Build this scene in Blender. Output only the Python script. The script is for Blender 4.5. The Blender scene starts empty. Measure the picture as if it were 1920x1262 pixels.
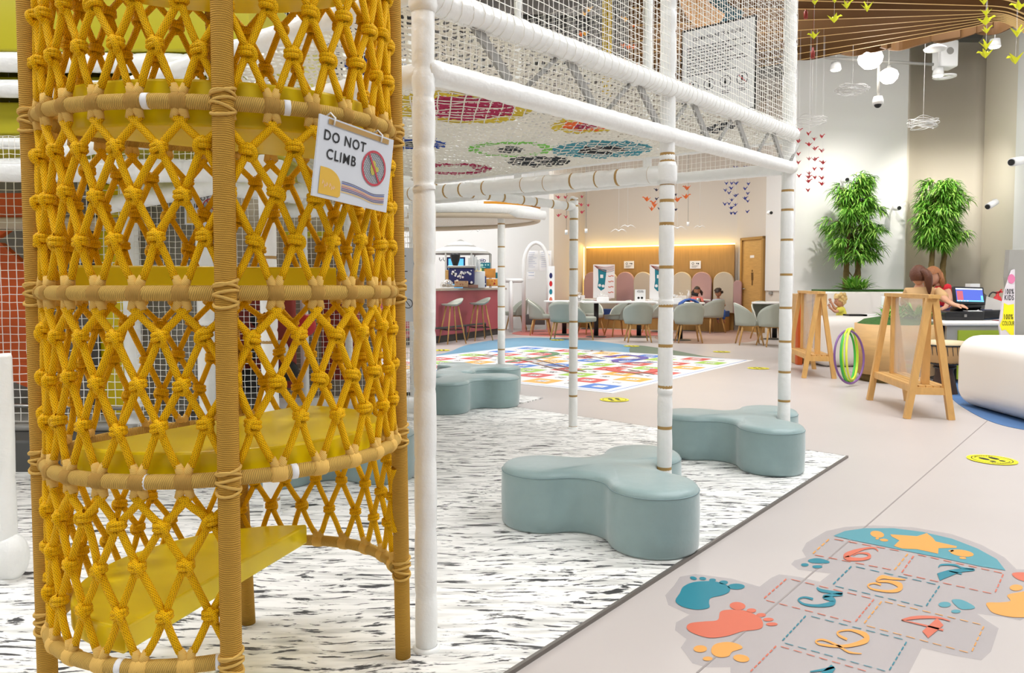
import bpy, bmesh, math, random
from mathutils import Vector, Matrix
from mathutils.geometry import tessellate_polygon
random.seed(7)
R = math.radians; PI = math.pi
sc = bpy.context.scene; col = sc.collection
# ---------------------------------------------------------------- camera
FPX, PX0, PY0, CAMH = 1400.0, 960.0, 598.0, 1.12
TH = math.atan(66/1400.0); CT, ST = math.cos(TH), math.sin(TH)
cd = bpy.data.cameras.new('camera'); cam = bpy.data.objects.new('camera', cd); col.objects.link(cam)
cd.sensor_width = 36; cd.lens = FPX*36/1920; cd.shift_y = -(631-PY0)/1920; cd.clip_start = .05; cd.clip_end = 200
cam.location = (0, 0, CAMH); cam.rotation_euler = (PI/2-TH, 0, 0); sc.camera = cam
# ---------------------------------------------------------------- world, exposure
w = bpy.data.worlds.new('world'); sc.world = w; w.use_nodes = True
w.node_tree.nodes['Background'].inputs[0].default_value = (.97, .985, 1, 1)
w.node_tree.nodes['Background'].inputs[1].default_value = .12
vs = sc.view_settings; vs.view_transform = 'Standard'; vs.look = 'None'; vs.exposure = .15; vs.gamma = 1; vs.use_curve_mapping = False
# ---------------------------------------------------------------- room lights (ceiling panels and spots, plus added fills)
def area(name, loc, size, power, color=(.985, .99, 1), rot=(0, 0, 0), sy=None):
    l = bpy.data.lights.new(name, 'AREA'); l.energy = power; l.size = size; l.color = color
    if sy: l.shape = 'RECTANGLE'; l.size_y = sy
    o = bpy.data.objects.new(name, l); o.location = loc; o.rotation_euler = rot; col.objects.link(o); return o
def spot(name, loc, target, power, angle, color=(1, .95, .88), blend=.6, rad=.06):
    l = bpy.data.lights.new(name, 'SPOT'); l.energy = power; l.spot_size = R(angle); l.spot_blend = blend
    l.color = color; l.shadow_soft_size = rad
    o = bpy.data.objects.new(name, l); o.location = loc
    o.rotation_euler = (Vector(target)-Vector(loc)).to_track_quat('-Z', 'Y').to_euler(); col.objects.link(o); return o
for ix, x in enumerate((-5, -1.5, 2, 5.0)):
    for iy, y in enumerate((1.0, 4.5, 8.5, 12.5, 16.5)):
        if x > 4 and y > 12: continue
        area('ceiling_or_fill_light', (x, y, 5.1), 1.3, (125 if y < 3 else 150 if y < 6 else 120 if y < 10 else 62 if y < 14 else 30), (.985, .99, 1))
area('ceiling_or_fill_light', (0, -2.0, 4.8), 3.0, 90, rot=(R(25), 0, 0))
spot('ceiling_or_fill_spot', (-1.0, .1, 4.8), (-.7, 1.9, .9), 420, 42, (1, .98, .95), rad=.04)
spot('ceiling_or_fill_spot', (1.6, 3.2, 5.1), (.9, 3.9, 0), 900, 60, (.98, .99, 1), 1, .15)  # added fill, brightens the tops of the poufs
spot('ceiling_or_fill_spot', (.9, 2.6, 5.0), (-.4, 2.4, .7), 160, 45, rad=.05)
spot('ceiling_or_fill_spot', (4.75, 10.6, 3.7), (5.6, 12.6, 1.6), 140, 85, blend=1, rad=.05)
spot('ceiling_or_fill_spot', (6.3, 10.7, 3.7), (7.2, 12.6, 1.6), 150, 85, blend=1, rad=.05)
spot('ceiling_or_fill_spot', (5.6, 8.0, 3.9), (7.2, 9.6, 2.0), 120, 80, blend=1, rad=.05)
area('ceiling_or_fill_light', (-3.0, 15.0, 4.9), 2.2, 170, (1, .99, .975))  # added fill for the white wall behind the counter
area('ceiling_or_fill_light', (.2, 14.6, 4.9), 1.0, 90, (1, .99, .975))  # added fill around the white arch
area('ceiling_or_fill_light', (3.6, 14.6, 4.9), 1.2, 75, (1, .98, .96))  # added fill to lift the back of the cafe
area('ceiling_or_fill_light', (3.4, 6.6, 4.9), 1.5, 120, rot=(R(30), 0, R(-25)))  # added fill, tilted towards the walls on the right
# ---------------------------------------------------------------- pixel <-> place
def _ray(px, py):
    a = (px-PX0)/FPX; b = (PY0-py)/FPX
    return a, CT+b*ST, -ST+b*CT
def atY(px, py, Y):
    a, d, e = _ray(px, py); t = Y/d; return Vector((a*t, Y, CAMH+e*t))
def atZ(px, py, Z=0.0):
    a, d, e = _ray(px, py); t = (Z-CAMH)/e; return Vector((a*t, d*t, Z))
# ---------------------------------------------------------------- mesh builder
LOC = {}
class MB:
    def __init__(s): s.v = []; s.f = []; s.m = []; s.uv = []; s.sm = []
    def face(s, idx, m=0, uv=None, smooth=False):
        s.f.append(tuple(idx)); s.m.append(m); s.uv.append(uv or [(0, 0)]*len(idx)); s.sm.append(smooth)
    def add(s, pts): n = len(s.v); s.v += [tuple(p) for p in pts]; return n
    def box(s, c, d, m=0, M=None, bev=0.0):
        x, y, z = d[0]/2, d[1]/2, d[2]/2
        if bev > 0:
            b = min(bev, x*.95, y*.95, z*.95); pts = []; 
            bm = bmesh.new(); bmesh.ops.create_cube(bm, size=1.0, matrix=Matrix.Diagonal((d[0], d[1], d[2], 1)))
            bmesh.ops.bevel(bm, geom=bm.edges[:], offset=b, segments=3, affect='EDGES', profile=.5)
            bm.verts.ensure_lookup_table(); s.bm(bm, Matrix.Translation(c) @ (M.to_4x4() if M is not None else Matrix()), m, True); return
        P = [Vector((a*x, b*y, e*z)) for a in (-1, 1) for b in (-1, 1) for e in (-1, 1)]
        if M is not None: P = [M @ p for p in P]
        n = s.add([p+Vector(c) for p in P])
        for q in ((0, 1, 3, 2), (4, 6, 7, 5), (0, 4, 5, 1), (2, 3, 7, 6), (0, 2, 6, 4), (1, 5, 7, 3)):
            s.face([n+i for i in q], m, [(0, 0), (1, 0), (1, 1), (0, 1)])
    def bm(s, bm, M=None, m=0, smooth=True):
        n = len(s.v); M = M or Matrix()
        for i, v in enumerate(bm.verts): v.index = i; s.v.append(tuple(M @ v.co))
        for f in bm.faces: s.face([n+v.index for v in f.verts], m, None, smooth)
        bm.free()
    def beam(s, a, b, wd, ht, m=0, up=(0, 0, 1)):
        a = Vector(a); b = Vector(b); d = b-a; L = d.length; d.normalize(); up = Vector(up)
        if abs(d.dot(up)) > .98: up = Vector((0, 1, 0))
        x = d.cross(up).normalized(); z = x.cross(d).normalized()
        M = Matrix((x, d, z)).transposed(); s.box((a+b)/2, (wd, L, ht), m, M)
    def tube(s, pts, r, n=8, m=0, closed=False, caps=True, smooth=True, v0=0.0, flat=1.0, up0=None):
        pts = [Vector(p) for p in pts]; k = len(pts)
        rr = list(r) if hasattr(r, '__len__') else [r]*k
        tang = []
        for i in range(k):
            if closed: t = pts[(i+1) % k]-pts[i-1]
            else: t = pts[min(i+1, k-1)]-pts[max(i-1, 0)]
            tang.append(t.normalized() if t.length > 1e-9 else Vector((0, 0, 1)))
        up = Vector(up0) if up0 else (Vector((0, 0, 1)) if abs(tang[0].z) < .9 else Vector((1, 0, 0)))
        nx = (up-tang[0]*up.dot(tang[0])).normalized(); base = len(s.v); L = v0; Ls = []
        for i in range(k):
            t = tang[i]; nx = nx-t*nx.dot(t)
            nx = nx.normalized() if nx.length > 1e-6 else t.orthogonal().normalized()
            ny = t.cross(nx)
            if i: L += (pts[i]-pts[i-1]).length
            Ls.append(L)
            for j in range(n):
                a = 2*PI*j/n; s.v.append(tuple(pts[i]+nx*(math.cos(a)*rr[i])+ny*(math.sin(a)*rr[i]*flat)))
        for i in range(k if closed else k-1):
            i2 = (i+1) % k; l2 = Ls[i2] if i2 else Ls[-1]+(pts[0]-pts[-1]).length
            for j in range(n):
                j2 = (j+1) % n
                s.face((base+i*n+j, base+i*n+j2, base+i2*n+j2, base+i2*n+j), m,
                       [(j/n, Ls[i]), ((j+1)/n, Ls[i]), ((j+1)/n, l2), (j/n, l2)], smooth)
        if caps and not closed:
            s.face([base+j for j in range(n)][::-1], m); s.face([base+(k-1)*n+j for j in range(n)], m)
    def lathe(s, prof, c=(0, 0, 0), n=24, m=0, M=None, smooth=True, a0=0, a1=2*PI, ex=1, ey=1):
        base = len(s.v); full = abs(a1-a0-2*PI) < 1e-6; na = n if full else n+1
        for (r, z) in prof:
            for j in range(na):
                a = a0+(a1-a0)*j/n; p = Vector((r*math.cos(a)*ex, r*math.sin(a)*ey, z))
                if M is not None: p = M @ p
                s.v.append(tuple(p+Vector(c)))
        for i in range(len(prof)-1):
            for j in range(n):
                j2 = (j+1) % na if full else j+1
                s.face((base+i*na+j, base+i*na+j2, base+(i+1)*na+j2, base+(i+1)*na+j), m,
                       [(j/n, i), ((j+1)/n, i), ((j+1)/n, i+1), (j/n, i+1)], smooth)
    def ell(s, c, r, m=0, n=14, k=9, M=None):
        if not hasattr(r, '__len__'): r = (r, r, r)
        M2 = (M.to_3x3() if M is not None else Matrix.Identity(3)) @ Matrix.Diagonal(r)
        s.lathe([(max(1e-4, math.sin(PI*i/k)), -math.cos(PI*i/k)) for i in range(k+1)], c, n, m, M2)
    def poly(s, pts, m=0):       # flat polygon, any outline
        pts = [Vector(p) for p in pts]; n = s.add(pts)
        for t in tessellate_polygon([pts]): s.face([n+i for i in t], m)
    def prism(s, out, z0, z1, m=0, mt=None, bev=0.0, smooth=False):   # outline (x,y)
        out = [Vector((p[0], p[1])) for p in out]; k = len(out)
        area2 = sum(out[i].x*out[(i+1) % k].y-out[(i+1) % k].x*out[i].y for i in range(k))
        if area2 < 0: out = out[::-1]
        lv = [(0, z0), (0, z1)]
        if bev: lv = [(bev, z0), (bev*.3, z0+bev*.3), (0, z0+bev), (0, z1-bev), (bev*.3, z1-bev*.3), (bev, z1)]
        nrm = []
        for i in range(k):
            d = (out[(i+1) % k]-out[i-1]); d = d.normalized() if d.length else Vector((1, 0)); nrm.append(Vector((-d.y, d.x)))
        base = len(s.v)
        for (ins, z) in lv:
            for i in range(k): p = out[i]+nrm[i]*ins; s.v.append((p.x, p.y, z))
        L = 0; Ls = [0]
        for i in range(k): L += (out[(i+1) % k]-out[i]).length; Ls.append(L)
        for a in range(len(lv)-1):
            for i in range(k):
                i2 = (i+1) % k
                s.face((base+a*k+i, base+a*k+i2, base+(a+1)*k+i2, base+(a+1)*k+i), m,
                       [(Ls[i], lv[a][1]), (Ls[i+1], lv[a][1]), (Ls[i+1], lv[a+1][1]), (Ls[i], lv[a+1][1])], smooth)
        tm = m if mt is None else mt
        for a, fl in ((0, True), (len(lv)-1, False)):
            P = [Vector(s.v[base+a*k+i]) for i in range(k)]
            for t in tessellate_polygon([P]):
                t = [base+a*k+i for i in t]
                v = [Vector(s.v[i]) for i in t]; nz = (v[1]-v[0]).cross(v[2]-v[0]).z
                if (nz > 0) == fl: t = t[::-1]
                s.face(t, tm if not fl else m)
    def build(s, name, mats, parent=None):
        me = bpy.data.meshes.new(name); off = Vector((0, 0, 0))
        if parent is not None: off = Vector(LOC.get(parent.name, (0, 0, 0)))
        me.from_pydata([tuple(Vector(v)-off) for v in s.v], [], s.f)
        if not isinstance(mats, (list, tuple)): mats = [mats]
        for mt in mats: me.materials.append(mt)
        me.polygons.foreach_set('material_index', s.m); me.polygons.foreach_set('use_smooth', s.sm)
        uvl = me.uv_layers.new(name='UVMap'); flat = []
        for u in s.uv:
            for q in u: flat += q
        uvl.data.foreach_set('uv', flat); me.update()
        o = bpy.data.objects.new(name, me); col.objects.link(o)
        if parent is not None: o.parent = parent; LOC[o.name] = tuple(off)
        return o
def T(o, label=None, cat=None, group=None, kind=None):
    if label: o['label'] = label
    if cat: o['category'] = cat
    if group: o['group'] = group
    if kind: o['kind'] = kind
    return o
def thing(name, loc, label, cat, group=None):
    o = bpy.data.objects.new(name, None); o.empty_display_size = .1; o.location = loc; col.objects.link(o)
    LOC[o.name] = tuple(loc); return T(o, label, cat, group)
def struct(name, mb, mats): return T(mb.build(name, mats), kind='structure')
def dup(o, parent=None):
    c = o.copy(); col.objects.link(c)
    if parent is not None: c.parent = parent
    for ch in o.children: dup(ch, c)
    return c
def dupT(o, loc, rz=0.0, label=None, sc_=None, group=None):
    kids = list(o.children); c = o.copy(); col.objects.link(c); c.location = loc; c.rotation_euler = (0, 0, rz)
    if sc_: c.scale = (sc_, sc_, sc_)
    if label: c['label'] = label
    if group: c['group'] = group
    for ch in kids: dup(ch, c)
    return c
# ---------------------------------------------------------------- materials
def S(r, g, b):
    f = lambda c: (c/255/12.92) if c/255 <= .04045 else ((c/255+.055)/1.055)**2.4
    return (f(r), f(g), f(b))
class N:
    def __init__(s, m): s.t = m.node_tree; s.l = s.t.links
    def n(s, ty, **k):
        x = s.t.nodes.new(ty)
        for a, b in k.items():
            if a == 'ins':
                for i, v in b.items(): 
                    if hasattr(v, 'is_output'): s.l.new(v, x.inputs[i])
                    else: x.inputs[i].default_value = v
            else: setattr(x, a, b)
        return x
    def math(s, op, a, b=0.0):
        x = s.n('ShaderNodeMath', operation=op)
        for i, v in enumerate((a, b)):
            if hasattr(v, 'is_output'): s.l.new(v, x.inputs[i])
            else: x.inputs[i].default_value = v
        return x.outputs[0]
def mat(name, c, rough=.6, metal=0.0, var=0.0, vs_=8.0, bump=0.0, bs=60.0, coat=0.0, sheen=0.0, spec=None, alpha=None, trans=0.0, emit=None, es=1.0, sss=0.0):
    m = bpy.data.materials.new(name); m.use_nodes = True; k = N(m); b = m.node_tree.nodes['Principled BSDF']
    b.inputs['Base Color'].default_value = (*c, 1); b.inputs['Roughness'].default_value = rough; b.inputs['Metallic'].default_value = metal
    if coat: b.inputs['Coat Weight'].default_value = coat; b.inputs['Coat Roughness'].default_value = .15
    if sheen: b.inputs['Sheen Weight'].default_value = sheen
    if spec is not None: b.inputs['Specular IOR Level'].default_value = spec
    if trans: b.inputs['Transmission Weight'].default_value = trans
    if alpha is not None: b.inputs['Alpha'].default_value = alpha
    if emit: b.inputs['Emission Color'].default_value = (*emit, 1); b.inputs['Emission Strength'].default_value = es
    if sss: b.inputs['Subsurface Weight'].default_value = sss; b.inputs['Subsurface Radius'].default_value = (.02, .01, .005)
    tc = k.n('ShaderNodeTexCoord')
    if var:
        nz = k.n('ShaderNodeTexNoise', ins={'Vector': tc.outputs['Object'], 'Scale': vs_, 'Detail': 4.0})
        mx = k.n('ShaderNodeMix', data_type='RGBA', ins={0: nz.outputs[0], 6: (*[x*(1-var) for x in c], 1), 7: (*[min(1, x*(1+var)) for x in c], 1)})
        k.l.new(mx.outputs[2], b.inputs['Base Color'])
    if bump:
        nb = k.n('ShaderNodeTexNoise', ins={'Vector': tc.outputs['Object'], 'Scale': bs, 'Detail': 5.0})
        bp = k.n('ShaderNodeBump', ins={'Strength': bump, 'Distance': .01, 'Height': nb.outputs[0]}); k.l.new(bp.outputs[0], b.inputs['Normal'])
    return m
def mat_twine(name, c, pitch=.0045, slant=.5, dark=.55, amp=.0012):     # wound twine on UV
    m = mat(name, c, .75, spec=.15); k = N(m); b = m.node_tree.nodes['Principled BSDF']
    uv = k.n('ShaderNodeUVMap'); sp = k.n('ShaderNodeSeparateXYZ', ins={0: uv.outputs[0]})
    nz = k.n('ShaderNodeTexNoise', ins={'Vector': k.n('ShaderNodeTexCoord').outputs['Object'], 'Scale': 25.0})
    t = k.math('ADD', k.math('MULTIPLY', sp.outputs[1], 1/pitch), k.math('MULTIPLY', sp.outputs[0], slant*8))
    t = k.math('ADD', t, k.math('MULTIPLY', nz.outputs[0], 1.6))
    s1 = k.math('ADD', k.math('MULTIPLY', k.math('SINE', k.math('MULTIPLY', t, 2*PI)), .5), .5)
    # fibre strands along each winding
    s2 = k.math('ADD', k.math('MULTIPLY', k.math('SINE', k.math('MULTIPLY', k.math('ADD', k.math('MULTIPLY', sp.outputs[0], 34.0), k.math('MULTIPLY', t, 1.6)), 2*PI)), .5), .5)
    h = k.math('ADD', s1, k.math('MULTIPLY', s2, .35))
    mx = k.n('ShaderNodeMix', data_type='RGBA', ins={0: k.math('POWER', s1, .6), 6: (*[x*dark for x in c], 1), 7: (*c, 1)})
    k.l.new(mx.outputs[2], b.inputs['Base Color'])
    bp = k.n('ShaderNodeBump', ins={'Strength': 1.0, 'Distance': amp, 'Height': h}); k.l.new(bp.outputs[0], b.inputs['Normal'])
    return m
def mat_braid(name, c, dark=.28, amp=.0020):
    m = mat(name, c, .6, spec=.15); k = N(m); b = m.node_tree.nodes['Principled BSDF']
    uv = k.n('ShaderNodeUVMap'); sp = k.n('ShaderNodeSeparateXYZ', ins={0: uv.outputs[0]})
    u = k.math('MULTIPLY', sp.outputs[0], 2*PI*5); v = k.math('MULTIPLY', sp.outputs[1], 2*PI/.0165)
    a = k.math('ABSOLUTE', k.math('SINE', k.math('ADD', u, v))); d = k.math('ABSOLUTE', k.math('SINE', k.math('SUBTRACT', u, v)))
    h = k.math('MAXIMUM', a, k.math('MULTIPLY', d, .75))
    h = k.math('POWER', h, .8)
    rp = k.n('ShaderNodeMapRange', ins={0: h, 1: .25, 2: .75, 3: 0.0, 4: 1.0})
    mx = k.n('ShaderNodeMix', data_type='RGBA', ins={0: rp.outputs[0], 6: (c[0]*dark, c[1]*dark*.7, c[2]*dark*.5, 1), 7: (*c, 1)})  # shade in the braid's crevices put into the colour
    k.l.new(mx.outputs[2], b.inputs['Base Color'])
    bp = k.n('ShaderNodeBump', ins={'Strength': 1.0, 'Distance': amp, 'Height': h}); k.l.new(bp.outputs[0], b.inputs['Normal'])
    return m
def mat_wood(name, c, scale=(2, 2, 30), dark=.72, rough=.5, board=0.0):
    m = mat(name, c, rough); k = N(m); b = m.node_tree.nodes['Principled BSDF']
    tc = k.n('ShaderNodeTexCoord'); mp = k.n('ShaderNodeMapping', ins={0: tc.outputs['Object'], 3: scale})
    nz = k.n('ShaderNodeTexNoise', ins={'Vector': mp.outputs[0], 'Scale': 2.0, 'Detail': 6.0, 'Distortion': .6})
    mx = k.n('ShaderNodeMix', data_type='RGBA', ins={0: nz.outputs[0], 6: (*[x*dark for x in c], 1), 7: (*[min(1, x*1.2) for x in c], 1)})
    k.l.new(mx.outputs[2], b.inputs['Base Color'])
    return m
def mat_marble():
    m = mat('marble_print', (.85, .85, .84), .5); k = N(m); b = m.node_tree.nodes['Principled BSDF']
    tc = k.n('ShaderNodeTexCoord'); wv = k.n('ShaderNodeTexNoise', ins={'Vector': tc.outputs['Object'], 'Scale': 2.0, 'Detail': 2.0})
    res = None
    for sc3, rot, lo, hi, sca in (((1.0, 6.5, 1), -.05, .585, .62, 5.5), ((1.0, 4.5, 1), .16, .59, .625, 11.0), ((1.0, 4.5, 1), -.25, .615, .65, 3.2)):
        mp = k.n('ShaderNodeMapping', ins={0: tc.outputs['Object'], 2: (0, 0, rot), 3: sc3})
        ad = k.n('ShaderNodeVectorMath', operation='MULTIPLY_ADD'); k.l.new(wv.outputs[1], ad.inputs[0]); ad.inputs[1].default_value = (.4, .9, 0); k.l.new(mp.outputs[0], ad.inputs[2])
        n1 = k.n('ShaderNodeTexNoise', ins={'Vector': ad.outputs[0], 'Scale': sca, 'Detail': 6.0, 'Roughness': .6})
        v = k.n('ShaderNodeMapRange', ins={0: n1.outputs[0], 1: lo, 2: hi, 3: 0.0, 4: 1.0}).outputs[0]
        res = v if res is None else k.math('MAXIMUM', res, v)
    soft = k.n('ShaderNodeTexNoise', ins={'Vector': k.n('ShaderNodeMapping', ins={0: tc.outputs['Object'], 3: (2, 14, 1)}).outputs[0], 'Scale': 2.0, 'Detail': 6.0})
    cl = k.n('ShaderNodeMapRange', ins={0: soft.outputs[0], 1: .46, 2: .7, 3: 0.0, 4: .85}).outputs[0]
    mx1 = k.n('ShaderNodeMix', data_type='RGBA', ins={0: cl, 6: (.90, .89, .86, 1), 7: (.5, .5, .47, 1)})
    mx = k.n('ShaderNodeMix', data_type='RGBA', ins={0: res, 6: mx1.outputs[2], 7: (.04, .04, .042, 1)})
    k.l.new(mx.outputs[2], b.inputs['Base Color']); return m
M = {}
M['floor'] = mat('resin_floor', S(192, 184, 180), .38, var=.05, vs_=1.5, spec=.4)
M['marble'] = mat_marble()
M['wall'] = mat('wall_paint', S(220, 212, 200), .8, bump=.05, bs=30)
M['wallw'] = mat('wall_white', S(240, 240, 238), .8, bump=.05, bs=30)
M['wallc'] = mat('wall_cream', S(232, 224, 208), .8)
M['ceil'] = mat('ceiling_paint', S(150, 148, 144), .9)
M['white'] = mat('white_plastic', S(236, 236, 234), .4)
M['vinyl'] = mat('white_vinyl', S(243, 244, 241), .3, bump=.55, bs=24, var=.04, vs_=30)
M['gold'] = mat('gold_tape', S(176, 140, 80), .5)
M['netw'] = mat('white_cord', S(238, 236, 228), .7)
M['rope'] = mat_braid('yellow_braid', S(250, 192, 4))
M['post'] = mat_twine('tan_twine', S(214, 164, 70), .0045, .2, .5)
M['ringm'] = mat_twine('gold_twine', S(226, 184, 96), .0042, .9, .55)
M['wrap'] = mat_twine('wrap_twine', S(236, 192, 104), .0036, .9, .8, .0004)
M['pad'] = mat('yellow_vinyl', S(244, 218, 0), .35, var=.06, vs_=9, bump=.12, bs=8)
M['olive'] = mat('olive_vinyl', S(190, 180, 30), .45)
M['stool'] = mat('blue_grey_fabric', S(136, 162, 162), .42, var=.09, vs_=16, bump=.3, bs=12, sheen=.5, spec=.8)
M['steel'] = mat('steel', S(170, 168, 165), .35, 1)
M['black'] = mat('black_plastic', S(24, 24, 26), .4)
M['dark'] = mat('dark_grey', S(78, 78, 76), .6)
M['grey'] = mat('grey_panel', S(150, 148, 142), .6)
M['wood'] = mat_wood('oak', S(200, 156, 92), (3, 3, 22))
M['woodl'] = mat_wood('light_oak', S(200, 160, 106), (2, 2, 14), .85)
M['woodh'] = mat_wood('honey_pine', S(214, 166, 98), (9, 9, 3), .74)
M['panel'] = mat_wood('oak_panel', S(176, 134, 72), (26, 26, 1.2), .72)
M['brown'] = mat('brown_fin', S(104, 70, 28), .7, var=.08)
M['finlit'] = mat('fin_lit_edge', S(222, 182, 112), .6)  # paler colour stands in for light on the fins' lower edges
M['orange'] = mat('orange_vinyl', S(200, 84, 14), .5)
M['taupe'] = mat('taupe_shelving', S(146, 136, 120), .8, var=.35, vs_=9)
M['pink'] = mat('pink_panel', S(176, 88, 98), .5)
M['red'] = mat('red_plastic', S(204, 36, 40), .4)
M['dred'] = mat('dark_red_vinyl', S(150, 46, 34), .5)
M['blue'] = mat('blue_fabric', S(50, 90, 165), .7)
M['navy'] = mat('navy', S(34, 38, 96), .6)
M['pinkfab'] = mat('dusty_pink_fabric', S(184, 146, 142), .8)
M['creamfab'] = mat('cream_fabric', S(198, 184, 162), .8)
M['chair'] = mat('grey_green_fabric', S(168, 172, 160), .8, var=.04)
M['chairi'] = mat('pale_piping', S(226, 226, 214), .8)
M['yellow'] = mat('yellow_paint', S(238, 226, 20), .5)
M['teal'] = mat('teal_print', S(16, 122, 140), .5)
M['tealp'] = mat('pale_teal_print', S(78, 146, 158), .5)
M['coral'] = mat('coral_print', S(204, 104, 78), .5)
M['amber'] = mat('amber_print', S(222, 154, 72), .5)
M['decal'] = mat('sticker_film', S(180, 174, 178), .45, alpha=.32)
M['ink'] = mat('ink', S(20, 20, 22), .6)
M['paper'] = mat('paper', S(236, 236, 236), .6)
M['leaf'] = mat('bamboo_leaf', S(96, 158, 44), .45, var=.4, vs_=3)
M['leaf2'] = mat('young_leaf', S(160, 208, 90), .45, var=.25, vs_=5)
M['moss'] = mat('moss', S(52, 92, 32), .9, var=.4, vs_=40, bump=1.0, bs=60)
M['bark'] = mat('bark', S(116, 96, 52), .8, var=.2, vs_=30)
M['skin'] = mat('skin', S(214, 160, 130), .6, sss=.1)
M['skind'] = mat('skin_tan', S(176, 122, 92), .6)
M['hairb'] = mat('brown_hair', S(96, 52, 30), .5, var=.3, vs_=40, bump=.5, bs=90)
M['hairr'] = mat('auburn_hair', S(166, 106, 62), .5, var=.3, vs_=40, bump=.5, bs=90)
M['hairbl'] = mat('blond_hair', S(232, 196, 130), .6, var=.3, vs_=60, bump=.5, bs=90)
M['haird'] = mat('dark_hair', S(46, 30, 26), .5)
M['beige'] = mat('beige_cloth', S(206, 166, 116), .8, var=.05)
M['redc'] = mat('red_cloth', S(214, 34, 48), .8)
M['yelc'] = mat('yellow_cloth', S(228, 220, 90), .8)
M['pinkc'] = mat('pink_cloth', S(240, 130, 120), .8)
M['lilac'] = mat('lilac_cloth', S(170, 180, 210), .8)
M['lamp'] = mat('lamp_glow', (1, 1, 1), .4, emit=(1, .96, .9), es=3)
M['cove'] = mat('cove_glow', (1, .8, .3), .4, emit=(1, .72, .22), es=5)
M['screen'] = mat('screen_glow', (.05, .05, .1), .3, emit=S(60, 90, 200), es=1.2)
M['screenw'] = mat('screen_glow_white', (.5, .5, .5), .3, emit=S(210, 225, 250), es=1.0)
M['screenr'] = mat('screen_glow_red', (.3, .1, .1), .3, emit=S(170, 60, 90), es=1.0)
M['screenc'] = mat('screen_glow_cyan', (.1, .3, .5), .3, emit=S(90, 180, 240), es=1.2)
def mat_glass(name, tint, a):
    m = bpy.data.materials.new(name); m.use_nodes = True; k = N(m); nt = m.node_tree
    out = nt.nodes['Material Output']; nt.nodes.remove(nt.nodes['Principled BSDF'])
    t = k.n('ShaderNodeBsdfTransparent', ins={0: (*tint, 1)}); g = k.n('ShaderNodeBsdfGlossy', ins={0: (1, 1, 1, 1), 1: .06}); d = k.n('ShaderNodeBsdfDiffuse', ins={0: (.85, .83, .8, 1)})
    m1 = k.n('ShaderNodeMixShader', ins={0: a, 1: t.outputs[0], 2: d.outputs[0]}); m2 = k.n('ShaderNodeMixShader', ins={0: .08, 1: m1.outputs[0], 2: g.outputs[0]})
    k.l.new(m2.outputs[0], out.inputs[0]); return m
M['acrylic'] = mat_glass('clear_acrylic', (.93, .92, .90), .26)
# ---------------------------------------------------------------- text and flat drawing
_tc = {}
def glyphs(txt, bold=False):
    if (txt, bold) in _tc: return _tc[(txt, bold)]
    c = bpy.data.curves.new('t', 'FONT'); c.body = txt; c.size = 1; c.align_x = 'CENTER'; c.align_y = 'CENTER'; c.resolution_u = 3
    if bold: c.offset = .014; c.space_character = 1.16
    o = bpy.data.objects.new('t', c); col.objects.link(o); dg = bpy.context.evaluated_depsgraph_get(); dg.update()
    me = bpy.data.meshes.new_from_object(o.evaluated_get(dg)); vv = [tuple(v.co) for v in me.vertices]; ff = [tuple(p.vertices) for p in me.polygons]
    bpy.data.objects.remove(o); bpy.data.curves.remove(c); bpy.data.meshes.remove(me); _tc[(txt, bold)] = (vv, ff); return vv, ff
class Plane:
    def __init__(s, o, ex, ey):
        s.o = Vector(o); s.ex = Vector(ex).normalized(); s.ey = Vector(ey).normalized(); s.n = s.ex.cross(s.ey).normalized()
    def p(s, u, v, h=0): return s.o+s.ex*u+s.ey*v+s.n*h
    def poly(s, mb, pts, h=.001, m=0): mb.poly([s.p(a, b, h) for a, b in pts], m)
    def rect(s, mb, u0, v0, u1, v1, h=.001, m=0): s.poly(mb, [(u0, v0), (u1, v0), (u1, v1), (u0, v1)], h, m)
    def disc(s, mb, u, v, r, h=.001, m=0, n=24, ry=None): s.poly(mb, [(u+r*math.cos(2*PI*i/n), v+(ry or r)*math.sin(2*PI*i/n)) for i in range(n)], h, m)
    def ring(s, mb, u, v, r0, r1, h=.001, m=0, n=28, a0=0, a1=2*PI, k=1):
        b = mb.add([s.p(u+r*math.cos(a0+(a1-a0)*i/n), v+k*r*math.sin(a0+(a1-a0)*i/n), h) for i in range(n+1) for r in (r0, r1)])
        for i in range(n): mb.face((b+2*i, b+2*i+1, b+2*i+3, b+2*i+2), m)
    def stroke(s, mb, pts, w, h=.001, m=0):
        P = [Vector((a, b)) for a, b in pts]; k = len(P); ww = list(w) if hasattr(w, '__len__') else [w]*k; V = []
        for i in range(k):
            d = P[min(i+1, k-1)]-P[max(i-1, 0)]; d = d.normalized() if d.length else Vector((1, 0)); q = Vector((-d.y, d.x))*ww[i]/2
            V += [s.p(*(P[i]+q), h), s.p(*(P[i]-q), h)]
        b = mb.add(V)
        for i in range(k-1): mb.face((b+2*i, b+2*i+1, b+2*i+3, b+2*i+2), m)
    def text(s, mb, txt, u, v, size, h=.0012, m=0, rot=0, sx=1, bold=False):
        vv, ff = glyphs(txt, bold); c, q = math.cos(rot), math.sin(rot)
        b = mb.add([s.p(u+(x*sx*c-y*q)*size, v+(x*sx*q+y*c)*size, h) for x, y, z in vv])
        for f in ff: mb.face([b+i for i in f], m)
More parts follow.
